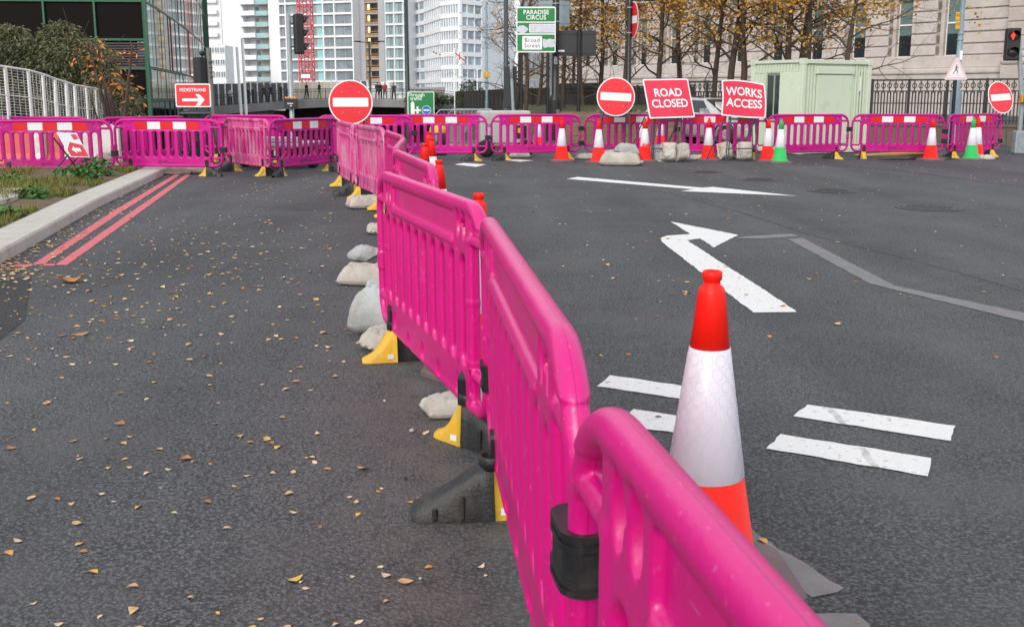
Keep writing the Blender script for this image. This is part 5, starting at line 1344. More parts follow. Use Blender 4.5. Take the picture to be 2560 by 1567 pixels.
for tx, zz_ in (('WORKS', .145), ('ACCESS', -.105)):
    t_ = text('lettering', tx, .245, WTXT, h, (0, 0, 0), .020, .98, rot=(0, 0, 0))
    bm = bmesh.new(); bm.from_mesh(t_.data)
    for v in bm.verts: v.co = Vector((v.co.x, -.0045-v.co.z*.3, v.co.y+zz_))
    bm.to_mesh(t_.data); bm.free(); buckle(t_.data)
stand_frame(r_, .30, q.z-.1, q.z-.42, .06, -.0, .28)
for s in (-1, 1):
    mb = MB(); mb.tube([(s*.36, .05, q.z-.35), (s*.36-.22, .5, 0)], .014, 6); mb.build('leg', STEEL, r_)
# toppled small arrow sign on the verge (A frame seen nearly edge on)
d = 16.6; q = P(181, 366, d); r_ = empty('arrow_sign', (q.x, d, .12), R(68), 'small red and white arrow sign leaning back on black legs on the verge', 'sign')
h = sign_head(r_, rrect(-.20, .20, -.235, .235, .01, 2), SIGNW, (0, -.02, q.z-.12+.02), tilt=R(36), roll=R(4), yaw=0)
polyface(h, [(-.185, -.22), (.185, -.22), (.185, .0), (-.05, .05), (-.185, -.10)], SIGNR, -.0045, 'red_field')
polyface(h, [(.07, .10), (.18, .12), (.17, .21), (.06, .20)], SIGNP, -.0045, 'red_corner')
polyface(h, [(-.10, -.10), (-.02, -.02), (-.02, -.06), (.09, -.06), (.09, -.13), (-.02, -.13), (-.02, -.17)], WTXT, -.0068, 'arrow')
for pts in ([(-.21, .16, .62), (.0, -.10, .10), (.12, -.38, -.01)], [(.21, .16, .62), (.21, -.10, .15), (.28, -.42, -.01)], [(-.12, -.02, .36), (-.34, .22, -.01)], [(.16, -.02, .36), (.1, .42, -.01)]):
    mb = MB(); mb.tube(pts, .014, 6); mb.build('leg', BLKPAINT, r_)
mb = MB(); mb.tube([(-.12, -.02, .36), (.16, -.02, .36)], .012, 6); mb.build('cross_bar', BLKPAINT, r_)
# ------------------------------------------------------------------ post mounted signs
def post(name, px, d, ptop, r, m, label, cat, z0=0.0, lean=0.0):
    q = P(px, ptop, d); r_ = empty(name, (xd(px, d, 0), d, ground_z(xd(px, d, 0), d)+z0), 0, label, cat); return r_, q.z-ground_z(xd(px, d), d)
d = 32.6; q = P(1340, 75, d); gz = 0.0
r_ = empty('direction_sign', (q.x, d, 0), 0, 'green paradise circus and broad street sign on twin dark posts', 'sign')
s_ = d/FPX*1.0; w_, h_ = 47.8*s_, 54.0*s_
h = sign_head(r_, rrect(-w_, w_, -h_, h_, .05, 4), SIGNW, (0, -.04, q.z))
def pxz(py): return (75-py)*s_
for (ya, yb) in ((24.5, 56.0), (58.8, 83.8), (86.8, 126.0)): polyface(h, rrect(-w_+.03, w_-.03, pxz(yb), pxz(ya), .02, 2), SIGNG, -.0045, 'green_panel')
text('lettering', 'PARADISE', .185, WTXT, h, (0, -.0068, pxz(34.5)), .016, 1.04, sx=.93); text('lettering', 'CIRCUS', .185, WTXT, h, (0, -.0068, pxz(46.8)), .016, 1.04, sx=.93)
polyface(h, rrect(-.21, .60, pxz(82), pxz(61.5), .03, 3), WTXT, -.0066, 'blanked_panel_border'); polyface(h, rrect(-.185, .575, pxz(80.8), pxz(62.8), .02, 3), MASKG, -.0086, 'blanked_panel')
polyface(h, [(-.60, .05), (-.50, .12), (-.38, .125), (-.27, .06), (-.235, .01), (-.28, -.06), (-.40, -.12), (-.52, -.09), (-.60, .0)], MASKG, -.0066, 'blanked_patch')
polyface(h, rrect(-.42, .185, pxz(122.5), pxz(90.5), .03, 3), WTXT, -.0066, 'white_panel')
text('lettering', 'Broad', .175, DGT, h, (-.117, -.009, pxz(100.5)), .004, 1.12); text('lettering', 'Street', .175, DGT, h, (-.117, -.009, pxz(113.2)), .004, 1.12)
polyface(h, [(.20, -.30), (.24, -.27), (.32, -.30), (.42, -.27), (.54, -.29), (.585, -.27), (.55, -.40), (.58, -.50), (.48, -.53), (.36, -.52), (.27, -.55), (.21, -.50)], MASKG, -.0066, 'blanked_patch')
h.data.materials[0] = SIGNW
for px in (1303.5, 1369.5):
    mb = MB(); x = xd(px, d, 2)-q.x; mb.tube([(x, .05, 0), (x, .05, q.z+.5)], .05, 10); mb.build('post', BLKPAINT, r_)
for o_ in kids(h):
    if o_.name.startswith('blanked_p') : pass
# big dark lamp column with number tag and swollen base
d = 33.5; x = xd(1390, d, 4); r_ = empty('lamp_column', (x, d, 0), 0, 'thick black lamp column with a swollen base and a small white number tag', 'lamp post')
zb = zd(241, d)
mb = MB(); mb.lathe([(.20, 0), (.20, zb-.15), (.19, zb-.05), (.12, zb+.05), (.105, 3), (.095, 9.5), (0, 9.5)], 16); mb.build('column', BLKPAINT, r_)
mb = MB(); mb.tube([(0, 0, 9.4), (-.3, -.1, 9.6), (-1.2, -.3, 9.65)], .05, 6); mb.bbox(-1.9, -1.2, -.45, -.15, 9.6, 9.72, .03); mb.build('lantern', BLKPAINT, r_)
zt = zd(152, d); mb = MB(); mb.box(-.055, .045, -.128, -.123, zt-.11, zt+.11); t_ = mb.build('number_tag', SIGNW, r_)
text('lettering', '1\n8', .11, BLKT, t_, (-.005, -.129, zt), .01)
mb = MB()
for z in (zd(10, d), zd(55, d), zd(131, d)): mb.lathe([(.108, z-.02), (.116, z-.02), (.116, z+.02), (.108, z+.02)], 14)
mb.build('clamp', GALV, r_)
d = 34.4; q = P(1385.5, 34.5, d); r_ = empty('blank_sign', (q.x, d, 0), R(3), 'pale grey back of a square sign clamped behind the thick black column', 'sign')
q2 = 37.3*d/FPX; h2 = 29.8*d/FPX
h = sign_head(r_, rrect(-q2, q2, -h2, h2, .03, 3), SIGNBACK, (0, 0, q.z))
mb = MB(); mb.box(-q2+.02, q2-.02, -.02, -.005, h2*.68, h2*.76); mb.box(-q2+.02, q2-.02, -.02, -.005, -h2*.78, -h2*.70); mb.build('channel', GALV, r_, (0, 0, q.z))
mb = MB(); mb.tube([(-.08, .06, 0), (-.08, .06, q.z+.4)], .04, 8); mb.build('post', GALV, r_)
# dark sign backs
d = 33.0; q = P(1442, 109, d); r_ = empty('blank_sign', (q.x, d, 0), 0, 'pair of dark grey sign backs on one black pole right of the green sign', 'sign')
k = d/FPX
for (xa, xb) in ((1394, 1444), (1446.5, 1489.5)):
    mb = MB(); mb.bbox((xa-1442)*k, (xb-1442)*k, .02, .05, -30*k, 30.5*k, .008); pn = mb.build('sign_panel', SIGNBACKD, r_, (0, 0, q.z))
    mb = MB(); mb.box((xa-1442)*k+.02, (xb-1442)*k-.02, .0, .019, 22*k, 23.5*k); mb.box((xa-1442)*k+.02, (xb-1442)*k-.02, .0, .019, -24*k, -22.5*k); mb.build('channel', SIGNBACKD, pn)
mb = MB(); mb.box((1397-1442)*k, (1412-1442)*k, .012, .018, -20*k, -16*k); mb.build('maker_label', SIGNW, r_, (0, 0, q.z))
mb = MB(); x = 5.5*k; mb.tube([(x, -.05, 0), (x, -.05, q.z+31*k)], .062, 10); mb.build('post', BLKPAINT, r_)
# tall pole with side-on no entry sign
d = 32; q = P(1581.5, 51, d); x = xd(1573, d, 3); r_ = empty('street_lamp', (x, d, 0), 0, 'tall black twin lamp pole in the middle carrying a side-on no entry disc', 'lamp post')
mb = MB(); mb.lathe([(.13, 0), (.13, 1.1), (.085, 1.2), (.075, 4.0), (.07, 4.6), (0, 4.6)], 12); mb.build('pole', BLKPAINT, r_)
mb = MB(); zt = zd(2, d); mb.tube([(0, 0, zt), (.55, -.1, zt+.02)], .03, 6); mb.bbox(.45, .75, -.2, 0, zt-.02, zt+.05, .02); mb.build('lamp_arm', BLKPAINT, r_)
mb = MB()
for py in (20, 83):
    mb = MB(); mb.lathe([(.075, zd(py, d)-.02), (.085, zd(py, d)-.02), (.085, zd(py, d)+.02), (.075, zd(py, d)+.02)], 12); mb.build('clamp', GALV, r_)
r2 = empty('round_sign', (q.x, d-.05, q.z), R(-79), 'narrow looking no entry disc fixed side-on to the tall black pole', 'sign')
no_entry_head(r2, .54, (0, 0, 0))
# through traffic sign
d = 34.8; q = P(1052.5, 262, d); r_ = empty('traffic_sign', (q.x, d, 0), 0, 'green through traffic sign with white route symbol and blue disc', 'sign')
k = d/FPX; w_ = 33*k
h = sign_head(r_, rrect(-w_, w_, -34*k, 31.5*k, .05, 4), SIGNW, (0, -.03, q.z))
polyface(h, rrect(-w_+.025, w_-.025, -34*k+.025, 31.5*k-.025, .03, 3), SIGNG, -.0045, 'green_field')
def zk(px, py): return ((px-1052.5)*k, (262-py)*k)
text('lettering', 'Through', .165, WTXT, h, (zk(1041, 0)[0], -.0068, zk(0, 238.5)[1]), .010, 1.05, sx=.95); text('lettering', 'traffic', .165, WTXT, h, (zk(1041, 0)[0], -.0068, zk(0, 247.5)[1]), .010, 1.05, sx=.95)
polyface(h, [zk(1027.5, 285), zk(1027.5, 259), zk(1032, 253), zk(1036.5, 259), zk(1036.5, 273.5), zk(1041.5, 273.5), zk(1041.5, 267), zk(1046.5, 267), zk(1046.5, 273.5), zk(1052, 273.5), zk(1052, 278), zk(1046.5, 278), zk(1046.5, 284), zk(1041.5, 284), zk(1041.5, 278), zk(1036.5, 278), zk(1036.5, 285)], WTXT, -.0068, 'route_symbol')
c_ = zk(1066, 275.5); ring(h, 11.3*k, 10.4*k, WTXT, -.0068, 'disc_edge', c_[0], c_[1]); polyface(h, disc(c_[0], c_[1], 10.3*k, 28), SIGNB, -.0068, 'blue_disc')
polyface(h, rrect(c_[0]-7.5*k, c_[0]+7.5*k, c_[1]-1.6*k, c_[1]+1.6*k, .01, 2), WTXT, -.0090, 'white_bar')
for s in (-.6, .6):
    mb = MB(); mb.tube([(s*w_, .03, 0), (s*w_, .03, q.z)], .04, 8); mb.build('post', BLKPAINT, r_)
# tall thin poles
def pole(name, px, d, ptop, r, m, label, z0=None, extra=None):
    x = xd(px, d, 4); g = ground_z(x, d); r_ = empty(name, (x, d, g), 0, label, 'pole'); zt = zd(ptop, d)-g
    mb = MB(); mb.lathe([(r*1.4, 0), (r*1.4, 1.2), (r, 1.3), (r*.85, zt), (0, zt)], 10); mb.build('shaft', m, r_); return r_, zt
pole('tall_pole', 1015.5, 35.5, -60, .075, mat('dark_green_column', (.012, .03, .028), .4), 'tall dark green pole rising out of the picture by the through traffic sign')
pole('tall_pole', 1265, 36, -60, .085, mat('dark_grey_column', (.045, .055, .06), .5), 'tall dark grey pole behind the right hand signal back')
r_, zt = pole('street_lamp', 924, 70, 104, .08, mat('dark_grey_column', (.045, .055, .06), .5), 'slim double armed street lamp in front of the unfinished tower')
mb = MB(); mb.tube([(-.75, 0, zt-.03), (0, 0, zt-.08), (.75, 0, zt-.03)], .03, 5); mb.bbox(-1.0, -.55, -.1, .1, zt-.04, zt+.03, .02); mb.bbox(.55, 1.0, -.1, .1, zt-.04, zt+.03, .02); mb.build('lantern', BLKPAINT, r_); r_['category'] = 'lamp post'
r_, zt = pole('street_lamp', 1216.5, 75, 7, .09, GALVB, 'tall grey street lamp with a yellow box before the white office'); r_['category'] = 'lamp post'
mb = MB(); mb.tube([(0, 0, zt), (.1, 0, zt+.1), (.9, 0, zt+.05)], .04, 5); mb.bbox(.4, 1.2, -.1, .1, zt-.03, zt+.06, .02); mb.build('lantern', GALVB, r_)
z1 = zd(186, 75)-r_.location.z; mb = MB(); mb.bbox(-.22, .22, -.16, -.09, z1-.25, z1+.15, .03); mb.build('yellow_box', YEL, r_); mb = MB(); z1 = zd(210, 75)-r_.location.z; mb.bbox(-.13, .13, -.16, -.09, z1-.25, z1+.2, .03); mb.build('grey_box', GALVB, r_)
r_, zt = pole('street_lamp', 1193, 95, 172, .06, WHITEPAINT, 'short pale street lamp far behind, left of the yellow box lamp'); r_['category'] = 'lamp post'
mb = MB(); mb.tube([(0, 0, zt), (-.5, 0, zt+.1)], .03, 5); mb.build('lantern', WHITEPAINT, r_)
for px, pt, lab in ((598, 118, 'left of two white poles before the towers, slightly taller and leaning'), (609, 97, 'right of two white poles before the towers')):
    r_, zt = pole('white_pole', px, 50, pt, .075, WHITEPAINT, lab); r_.rotation_euler.y = R(-1.2 if px < 600 else -.6)
r_, zt = pole('flagpole', 1136, 100, 122, .06, WHITEPAINT, 'white flagpole flying a small red and white flag'); r_['category'] = 'flagpole'
vs = []; fs = []; mi = []
for i in range(9):
    for j in range(6):
        x = .1+i*.11; vs.append((x, .12*math.sin(i*.9), zt-.1-j*.13-i*.09))
for i in range(8):
    for j in range(5): fs.append((i*6+j, (i+1)*6+j, (i+1)*6+j+1, i*6+j+1)); mi.append(1 if (2 <= j <= 2 or i in (3,)) else 0)
link('flag', meshdata('flag', vs, fs, [SIGNW, mat('flag_red', (.55, .05, .08), .8)], True, mi), r_)
# grey-blue lamp column with H plates, pedestrian crossing triangle
d = 29.0; x = xd(2391, d, 1.5); r_ = empty('lamp_column', (x, d, 0), 0, 'blue grey lamp column with two yellow hydrant style H plates', 'lamp post')
mb = MB(); mb.lathe([(.15, 0), (.15, 1.45), (.085, 1.6), (.06, 4.2), (.055, 6), (0, 6)], 14); mb.build('column', GALVB, r_)
for py in (42, 64):
    z = zd(py, d); x2 = xd(2400, d, z)-x-(.10 if py < 50 else .105)
    mb = MB(); mb.bbox(x2-.055, x2+.055, -.11, -.095, z-.105, z+.105, .004); t_ = mb.build('yellow_plate', mat('yellow_plate', (.75, .38, .01), .5), r_)
    text('lettering', 'H', .15, BLKT, t_, (x2, -.112, z+.02), .004, sx=.8); mb = MB(); mb.box(x2-.035, x2+.035, -.1125, -.111, z-.075, z-.07); mb.build('rule', BLKT, t_)
z = zd(139, d); mb = MB(); mb.box(-.02, .06, -.085, -.08, z-.12, z+.12); mb.build('sticker', SIGNW, r_)
mb = MB()
for py in (85, 100): mb.lathe([(.085, zd(py, d)-.015), (.093, zd(py, d)-.015), (.093, zd(py, d)+.015), (.085, zd(py, d)+.015)], 12)
mb.build('clamp', GALV, r_)
d = 27.5; q = P(2391, 172, d); r_ = empty('crossing_sign', (q.x, d, 0), R(-18), 'faded triangular pedestrian crossing sign on a dark post before the railing', 'sign')
tw = .28; tri = [(-tw, -.26), (-tw+.03, -.29), (tw-.03, -.29), (tw, -.26), (.03, .27), (0, .30), (-.03, .27)]
h = sign_head(r_, tri, mat('faded_sign_pink', (.66, .50, .53), .5), (0, -.03, q.z))
polyface(h, [(-tw*.76, -.225), (tw*.76, -.225), (.0, .18)], mat('faded_sign_white', (.70, .68, .70), .5), -.0045, 'white_field')
def wz(l): return [(x*.0047, y*.0047) for x, y in l]
mb = MB(); mb.prism(disc(0, .085, .020, 12), -.0065, -.0046); mb.prism(wz([(-4, 13), (4, 13), (12, 3), (10, 1), (4, 6), (4, -4), (10, -18), (8, -32), (5, -32), (5, -19), (-1, -9), (-8, -20), (-15, -31), (-18, -30), (-11, -17), (-5, -3), (-6, 6), (-11, -2), (-13, -1)]), -.0065, -.0046); mb.build('walking_figure', BLKT, h)
mb = MB(); mb.box(-.15, .15, -.0065, -.0046, -.19, -.185); mb.build('base_line', BLKT, h)
mb = MB(); mb.tube([(0, .04, 0), (0, .04, q.z-.1)], .045, 8); mb.build('post', BLKPAINT, r_)
# ------------------------------------------------------------------ signals
def signal_head(parent, w_, h_, n, dp=.18, visor=True, lit=None, facing=-1, board=False, loc=(0, 0, 0), rot=0):
    mb = MB(); mb.bbox(-w_/2, w_/2, -dp/2, dp/2, -h_/2, h_/2, .03)
    hd = mb.build('signal_head', BLACKP, parent, loc, (0, 0, rot))
    for k in range(n):
        z = h_/2-h_*(k+.5)/n; r = min(w_*.40, h_/n*.42)
        M = Matrix.Translation((0, -dp/2, z)) @ Matrix.Rotation(math.pi/2, 4, 'X')
        mb = MB(); pts = []
        a0, a1 = R(-30), R(210); nn = 14; vs = []
        for i in range(nn+1):
            a = a0+(a1-a0)*i/nn
            for (y, rr) in ((-dp/2+.005, r), (-dp/2-.16*(.35+.65*max(0, math.sin(a))), r*.98), (-dp/2-.16*(.35+.65*max(0, math.sin(a))), r*.93), (-dp/2+.005, r*.95)): vs.append((rr*math.cos(a), y, z+rr*math.sin(a)))
        fs = [(i*4+j, (i+1)*4+j, (i+1)*4+(j+1) % 4, i*4+(j+1) % 4) for i in range(nn) for j in range(4)]
        mb.add(vs, fs, 0, True); mb.build('visor', BLACKP, hd)
        mb = MB(); mb.lathe([(r*.9, .002), (r*.7, .014), (0, .022)], 20, M=M); mb.build('lens', mat('dark_lens', (.02, .018, .018), .15), hd)
    return hd
# centre-left signal seen from the side
d = 24.5; q = P(748, 86, d); x = xd(725.5, d, 2); g = ground_z(x, d); r_ = empty('traffic_signal', (x, d, g), 0, 'traffic signal head seen from the side on a tall grey pole before the white tower', 'traffic light')
mb = MB(); mb.lathe([(.058, 0), (.055, zd(34, d)-g), (0, zd(34, d)-g)], 12); mb.build('pole', GALV, r_)
signal_head(r_, .26, .90, 3, .20, loc=(q.x-x-.01, -.02, q.z-g), rot=R(112))
mb = MB(); mb.tube([(0, 0, zd(60, d)-g), (.12, 0, zd(60, d)-g)], .02, 6); mb.tube([(0, 0, zd(118, d)-g), (.12, 0, zd(118, d)-g)], .02, 6); mb.build('bracket', BLACKP, r_)
q2 = P(730, 258, d); mb = MB(); mb.bbox(q2.x-x-.145, q2.x-x+.145, -.15, -.06, q2.z-g-.12, q2.z-g+.10, .01); bx_ = mb.build('push_button_box', BLACKP, r_)
for s_ in (-1, 1):
    mb = MB(); mb.bbox(q2.x-x+s_*.08-.05, q2.x-x+s_*.08+.05, -.14, -.07, q2.z-g+.101, q2.z-g+.14, .01); mb.build('amber_top', mat('amber_plastic', (.7, .28, .02), .4), bx_)
mb = MB(); mb.box(q2.x-x-.08, q2.x-x+.06, -.153, -.151, q2.z-g-.01, q2.z-g+.0); mb.box(q2.x-x-.08, q2.x-x+.05, -.153, -.151, q2.z-g-.025, q2.z-g-.018); mb.bbox(q2.x-x-.01, q2.x-x+.02, -.156, -.1505, q2.z-g-.075, q2.z-g-.05, .002); mb.build('instruction_lines', SIGNW, bx_)
# left signal back by the glass office
d = 23; q = P(501, 180, d); x = xd(534, d, 1); g = ground_z(x, d); r_ = empty('traffic_signal', (x, d, g), 0, 'traffic signal seen from behind above the pedestrians sign, camera ball on top', 'traffic light')
mb = MB(); a = P(521, 120, d); mb.tube([(0, 0, 0), (a.x-x, 0, a.z-g)], .055, 10); mb.build('pole', mat('olive_grey_pole', (.15, .16, .15), .5), r_)
signal_head(r_, .28, .62, 2, .20, loc=(q.x-x, -.0, q.z-g), rot=R(140))
a = P(505, 134, d); mb = MB(); mb.lathe([(0, -.065), (.04, -.05), (.062, 0), (.05, .045), (0, .065)], 14, M=Matrix.Translation((a.x-x, 0, a.z-g))); mb.tube([(a.x-x, 0, a.z-g-.15), (a.x-x, 0, a.z-g)], .02, 6); mb.build('camera_ball', BLACKP, r_)
mb = MB()
for py in (155, 205): a = P(524, py, d); mb.tube([(a.x-x-.25, 0, a.z-g), (a.x-x+.03, 0, a.z-g)], .02, 6)
mb.build('bracket', BLACKP, r_)
a = P(531, 175, d); text('lettering', 'B 1 5 6', .13, BLKT, r_, (a.x-x-.01, -.062, a.z-g), .01, rot=(math.pi/2, R(86), 0))
# back of signal right of centre
d = 27; q = P(1276, 218, d); x = xd(1283, d, 1.5); r_ = empty('traffic_signal', (x, d, 0), 0, 'tall dark back of a traffic signal on a thin silver pole before the bare trees', 'traffic light')
a = P(1277, 148, d); b = P(1283, 280, d)
mb = MB(); mb.tube([(.02, -.14, 0), (b.x-x, -.14, b.z), (a.x-x, -.14, a.z)], .042, 10); mb.build('pole', GALV, r_)
k = d/FPX; mb = MB(); mb.bbox(q.x-x-16*k, q.x-x+16*k, -.06, .0, q.z-50*k, q.z+50*k, .02); mb.build('backing_board', mat('signal_board_dark', (.022, .026, .032), .5), r_)
signal_head(r_, .24, .85, 3, .16, loc=(q.x-x, .10, q.z), rot=math.pi)
mb = MB(); mb.lathe([(0, -.04), (.035, -.02), (.03, .03), (0, .05)], 10, M=Matrix.Translation((a.x-x-.06, -.1, a.z-.1))); mb.build('sensor', BLACKP, r_)
a = P(1279, 185, d); text('lettering', '1568', .12, BLKT, r_, (a.x-x, -.184, a.z), .006, rot=(math.pi/2, R(88), 0))
# right pedestrian signal, red man lit
d = 25.5; q = P(2528, 112, d); x = xd(2553, d, 1); r_ = empty('pedestrian_signal', (x, d, 0), 0, 'pedestrian signal showing red on a grey pole at the right edge', 'traffic light')
a = P(2546, 74, d); mb = MB(); mb.tube([(0, .0, 0), (0, 0, 1.2), (a.x-x, 0, a.z)], .055, 10); mb.build('pole', GALV, r_)
hd = signal_head(r_, .32, .76, 2, .22, loc=(q.x-x, -.05, q.z), rot=R(-10))
mb = MB(); mb.prism([(-.05, .02), (.0, .095), (.045, .03), (.03, -.04), (.005, -.10), (-.03, -.04)], -.145, -.137, M=Matrix.Translation((-.03, 0, .19))); mb.build('red_figure', mat('lit_red', (.8, .02, .01), .4, emit=(1, .03, .015), estr=1.0), hd)
q2 = P(2552, 248, d); mb = MB(); mb.bbox(q2.x-x-.02, q2.x-x+.2, -.2, -.06, q2.z-.09, q2.z+.10, .015); bx_ = mb.build('push_button_box', BLACKP, r_)
mb = MB(); mb.bbox(q2.x-x-.065, q2.x-x-.021, -.19, -.07, q2.z-.085, q2.z+.095, .01); mb.build('amber_side', mat('amber_plastic', (.7, .28, .02), .4), bx_)
mb = MB(); mb.bbox(-.12, .16, -.1, .12, .0, .55, .03); mb.build('base_box', GALV, r_)
# ================================================================== trees
LEAFO = mat('autumn_leaf', (.66, .27, .03), .7, var=.4, vscale=.9, col2=(.36, .20, .04))  # crown leaf colours raised to stand in for light passing through them
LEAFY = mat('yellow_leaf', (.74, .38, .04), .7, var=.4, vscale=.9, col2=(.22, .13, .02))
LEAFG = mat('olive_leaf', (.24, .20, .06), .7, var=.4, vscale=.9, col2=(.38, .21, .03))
def tree_data(seed, height, r0, nleaf, spread=.34, clear=.28, leafsize=.135, droop=.1):
    rr = random.Random(seed); mb = MB(); tips = []
    def branch(p, dirv, ln, r, lvl):
        n = 5 if lvl else 9; pts = [p.copy()]; rs = [r]; d_ = dirv.normalized(); q = p.copy()
        for i in range(n):
            j = .20 if lvl else .07
            d_ = (d_+Vector((rr.gauss(0, j), rr.gauss(0, j), rr.gauss(0, j)-(droop*.3 if lvl > 1 else 0)))).normalized(); q = q+d_*ln/n
            pts.append(q.copy()); rs.append(max(.004, r*(1-.78*(i+1)/n)))
        mb.tube(pts, rs, 7 if lvl == 0 else (5 if lvl == 1 else 3), cap=False)
        if lvl >= 2: tips.extend([(pts[i], d_) for i in range(1, n+1)])
        if lvl == 3: return
        nb = (18, 6, 3)[lvl] 
        for b in range(nb):
            t = (clear+(1-clear)*(b+.5)/nb) if lvl == 0 else rr.uniform(.25, 1.0)
            i = min(n-1, int(t*n)); f = t*n-i; pp = pts[i].lerp(pts[i+1], f)
            a = rr.uniform(0, 6.28) if lvl else b*2.4+rr.uniform(-.4, .4)
            ax = (pts[i+1]-pts[i]).normalized(); s = ax.orthogonal().normalized(); s = Matrix.Rotation(a, 3, ax) @ s
            up = .55 if lvl == 0 else .7
            nd = (s+ax*up*rr.uniform(.3, 1.3)+Vector((0, 0, .12))).normalized()
            l2 = (height*spread*(1.15-t*.75)*rr.uniform(.7, 1.2)) if lvl == 0 else ln*rr.uniform(.35, .6)
            branch(pp, nd, l2, max(.006, rs[i]*(.42 if lvl == 0 else .55)), lvl+1)
    branch(Vector((0, 0, -.1)), Vector((rr.gauss(0, .03), rr.gauss(0, .03), 1)), height, r0, 0)
    vs = []; fs = []; mi = []
    # foliage gathers in clumps round some of the twigs
    rr.shuffle(tips); tips = [t_ for t_ in tips if t_[0].z > 3.0+rr.random()*2.0]; use = tips[:max(1, int(len(tips)*.42))]
    for k in range(nleaf):
        p, d_ = use[int(rr.random()**1.3*len(use))]; c = p+Vector((rr.gauss(0, .20), rr.gauss(0, .20), rr.gauss(-.05, .16))); s = leafsize*rr.uniform(.6, 1.35)
        e = Vector((rr.gauss(0, 1), rr.gauss(0, 1), rr.gauss(-.3, .7))).normalized(); nn = Matrix.Rotation(rr.uniform(0, 6.28), 3, e) @ e.orthogonal().normalized()
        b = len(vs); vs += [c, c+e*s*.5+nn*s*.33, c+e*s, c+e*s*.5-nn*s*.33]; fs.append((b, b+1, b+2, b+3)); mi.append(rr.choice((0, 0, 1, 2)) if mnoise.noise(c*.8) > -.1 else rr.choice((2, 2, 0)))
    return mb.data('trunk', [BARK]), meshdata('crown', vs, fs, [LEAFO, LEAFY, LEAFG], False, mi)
TV = [tree_data(11, 11, .15, 4600, .30, .20), tree_data(12, 12, .17, 5200, .32, .22), tree_data(13, 10, .13, 3800, .34, .18), tree_data(14, 10, .11, 500, .34, .12)]
GT = 'autumn street trees before the stone building'
for (px, d, v, rz, s, lab) in [(1408, 50, 2, .5, .95, 'thin tree right of the dark sign backs with crooked bare lower limbs'), (1500, 53, 0, 1.2, .95, 'tree with orange top standing left of the tall black pole'), (1548, 48, 3, 2.2, 1.05, 'nearly bare slim tree just left of the tall black pole'),
        (1651, 46, 0, 3.0, .95, 'reddish trunked tree directly above the road closed sign'), (1700, 50, 1, 4.1, .9, 'slim straight tree between the road closed and works access signs'), (1782, 45, 2, .9, 1.05, 'forked tree left of the works access sign'),
        (1818, 44, 1, 2.7, 1.0, 'thick trunked tree above the left half of the works access sign'), (1858, 43, 0, 5.2, 1.05, 'dark thick trunked tree above the right half of the works access sign'), (1963, 41, 1, 3.5, .95, 'tree behind the left face of the green container'),
        (1988, 42, 2, 1.9, 1.1, 'slender tree just left of the container front corner'), (2012, 41, 0, .2, 1.0, 'golden tree behind the container roof')]:
    x = xd(px, d, 2); r_ = empty('street_tree', (x, d, .0), rz, lab, 'tree', GT); r_.scale = (s, s, s)
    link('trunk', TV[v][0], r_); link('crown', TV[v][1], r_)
for (px, d, rz, s, lab) in [(1316, 46, .4, .95, 'bare tree left of the green sign post'), (1340, 55, 2.0, 1.0, 'bare tree seen between the green sign posts'), (1432, 56, 3.3, .9, 'bare tree behind the dark sign backs'), (1466, 50, 5.0, .95, 'bare many branched tree right of the dark sign backs'), (1288, 58, 1.1, 1.05, 'bare wispy tree at the left end of the row, beside the signal back')]:
    x = xd(px, d, 2); r_ = empty('bare_tree', (x, d, .0), rz, lab, 'tree', 'bare trees behind the sign posts'); r_.scale = (s, s, s)
    link('trunk', TV[3][0], r_); link('crown', TV[3][1], r_)
# overhanging golden bough at upper right comes from a tree behind the container
x = xd(2110, 38.5, 4); r_ = empty('street_tree', (x, 38.5, 0), 2.0, 'golden tree whose drooping boughs hang in front of the stone windows', 'tree', GT); r_.scale = (.9, .9, .92)
link('trunk', TV[2][0], r_); link('crown', TV[1][1], r_)
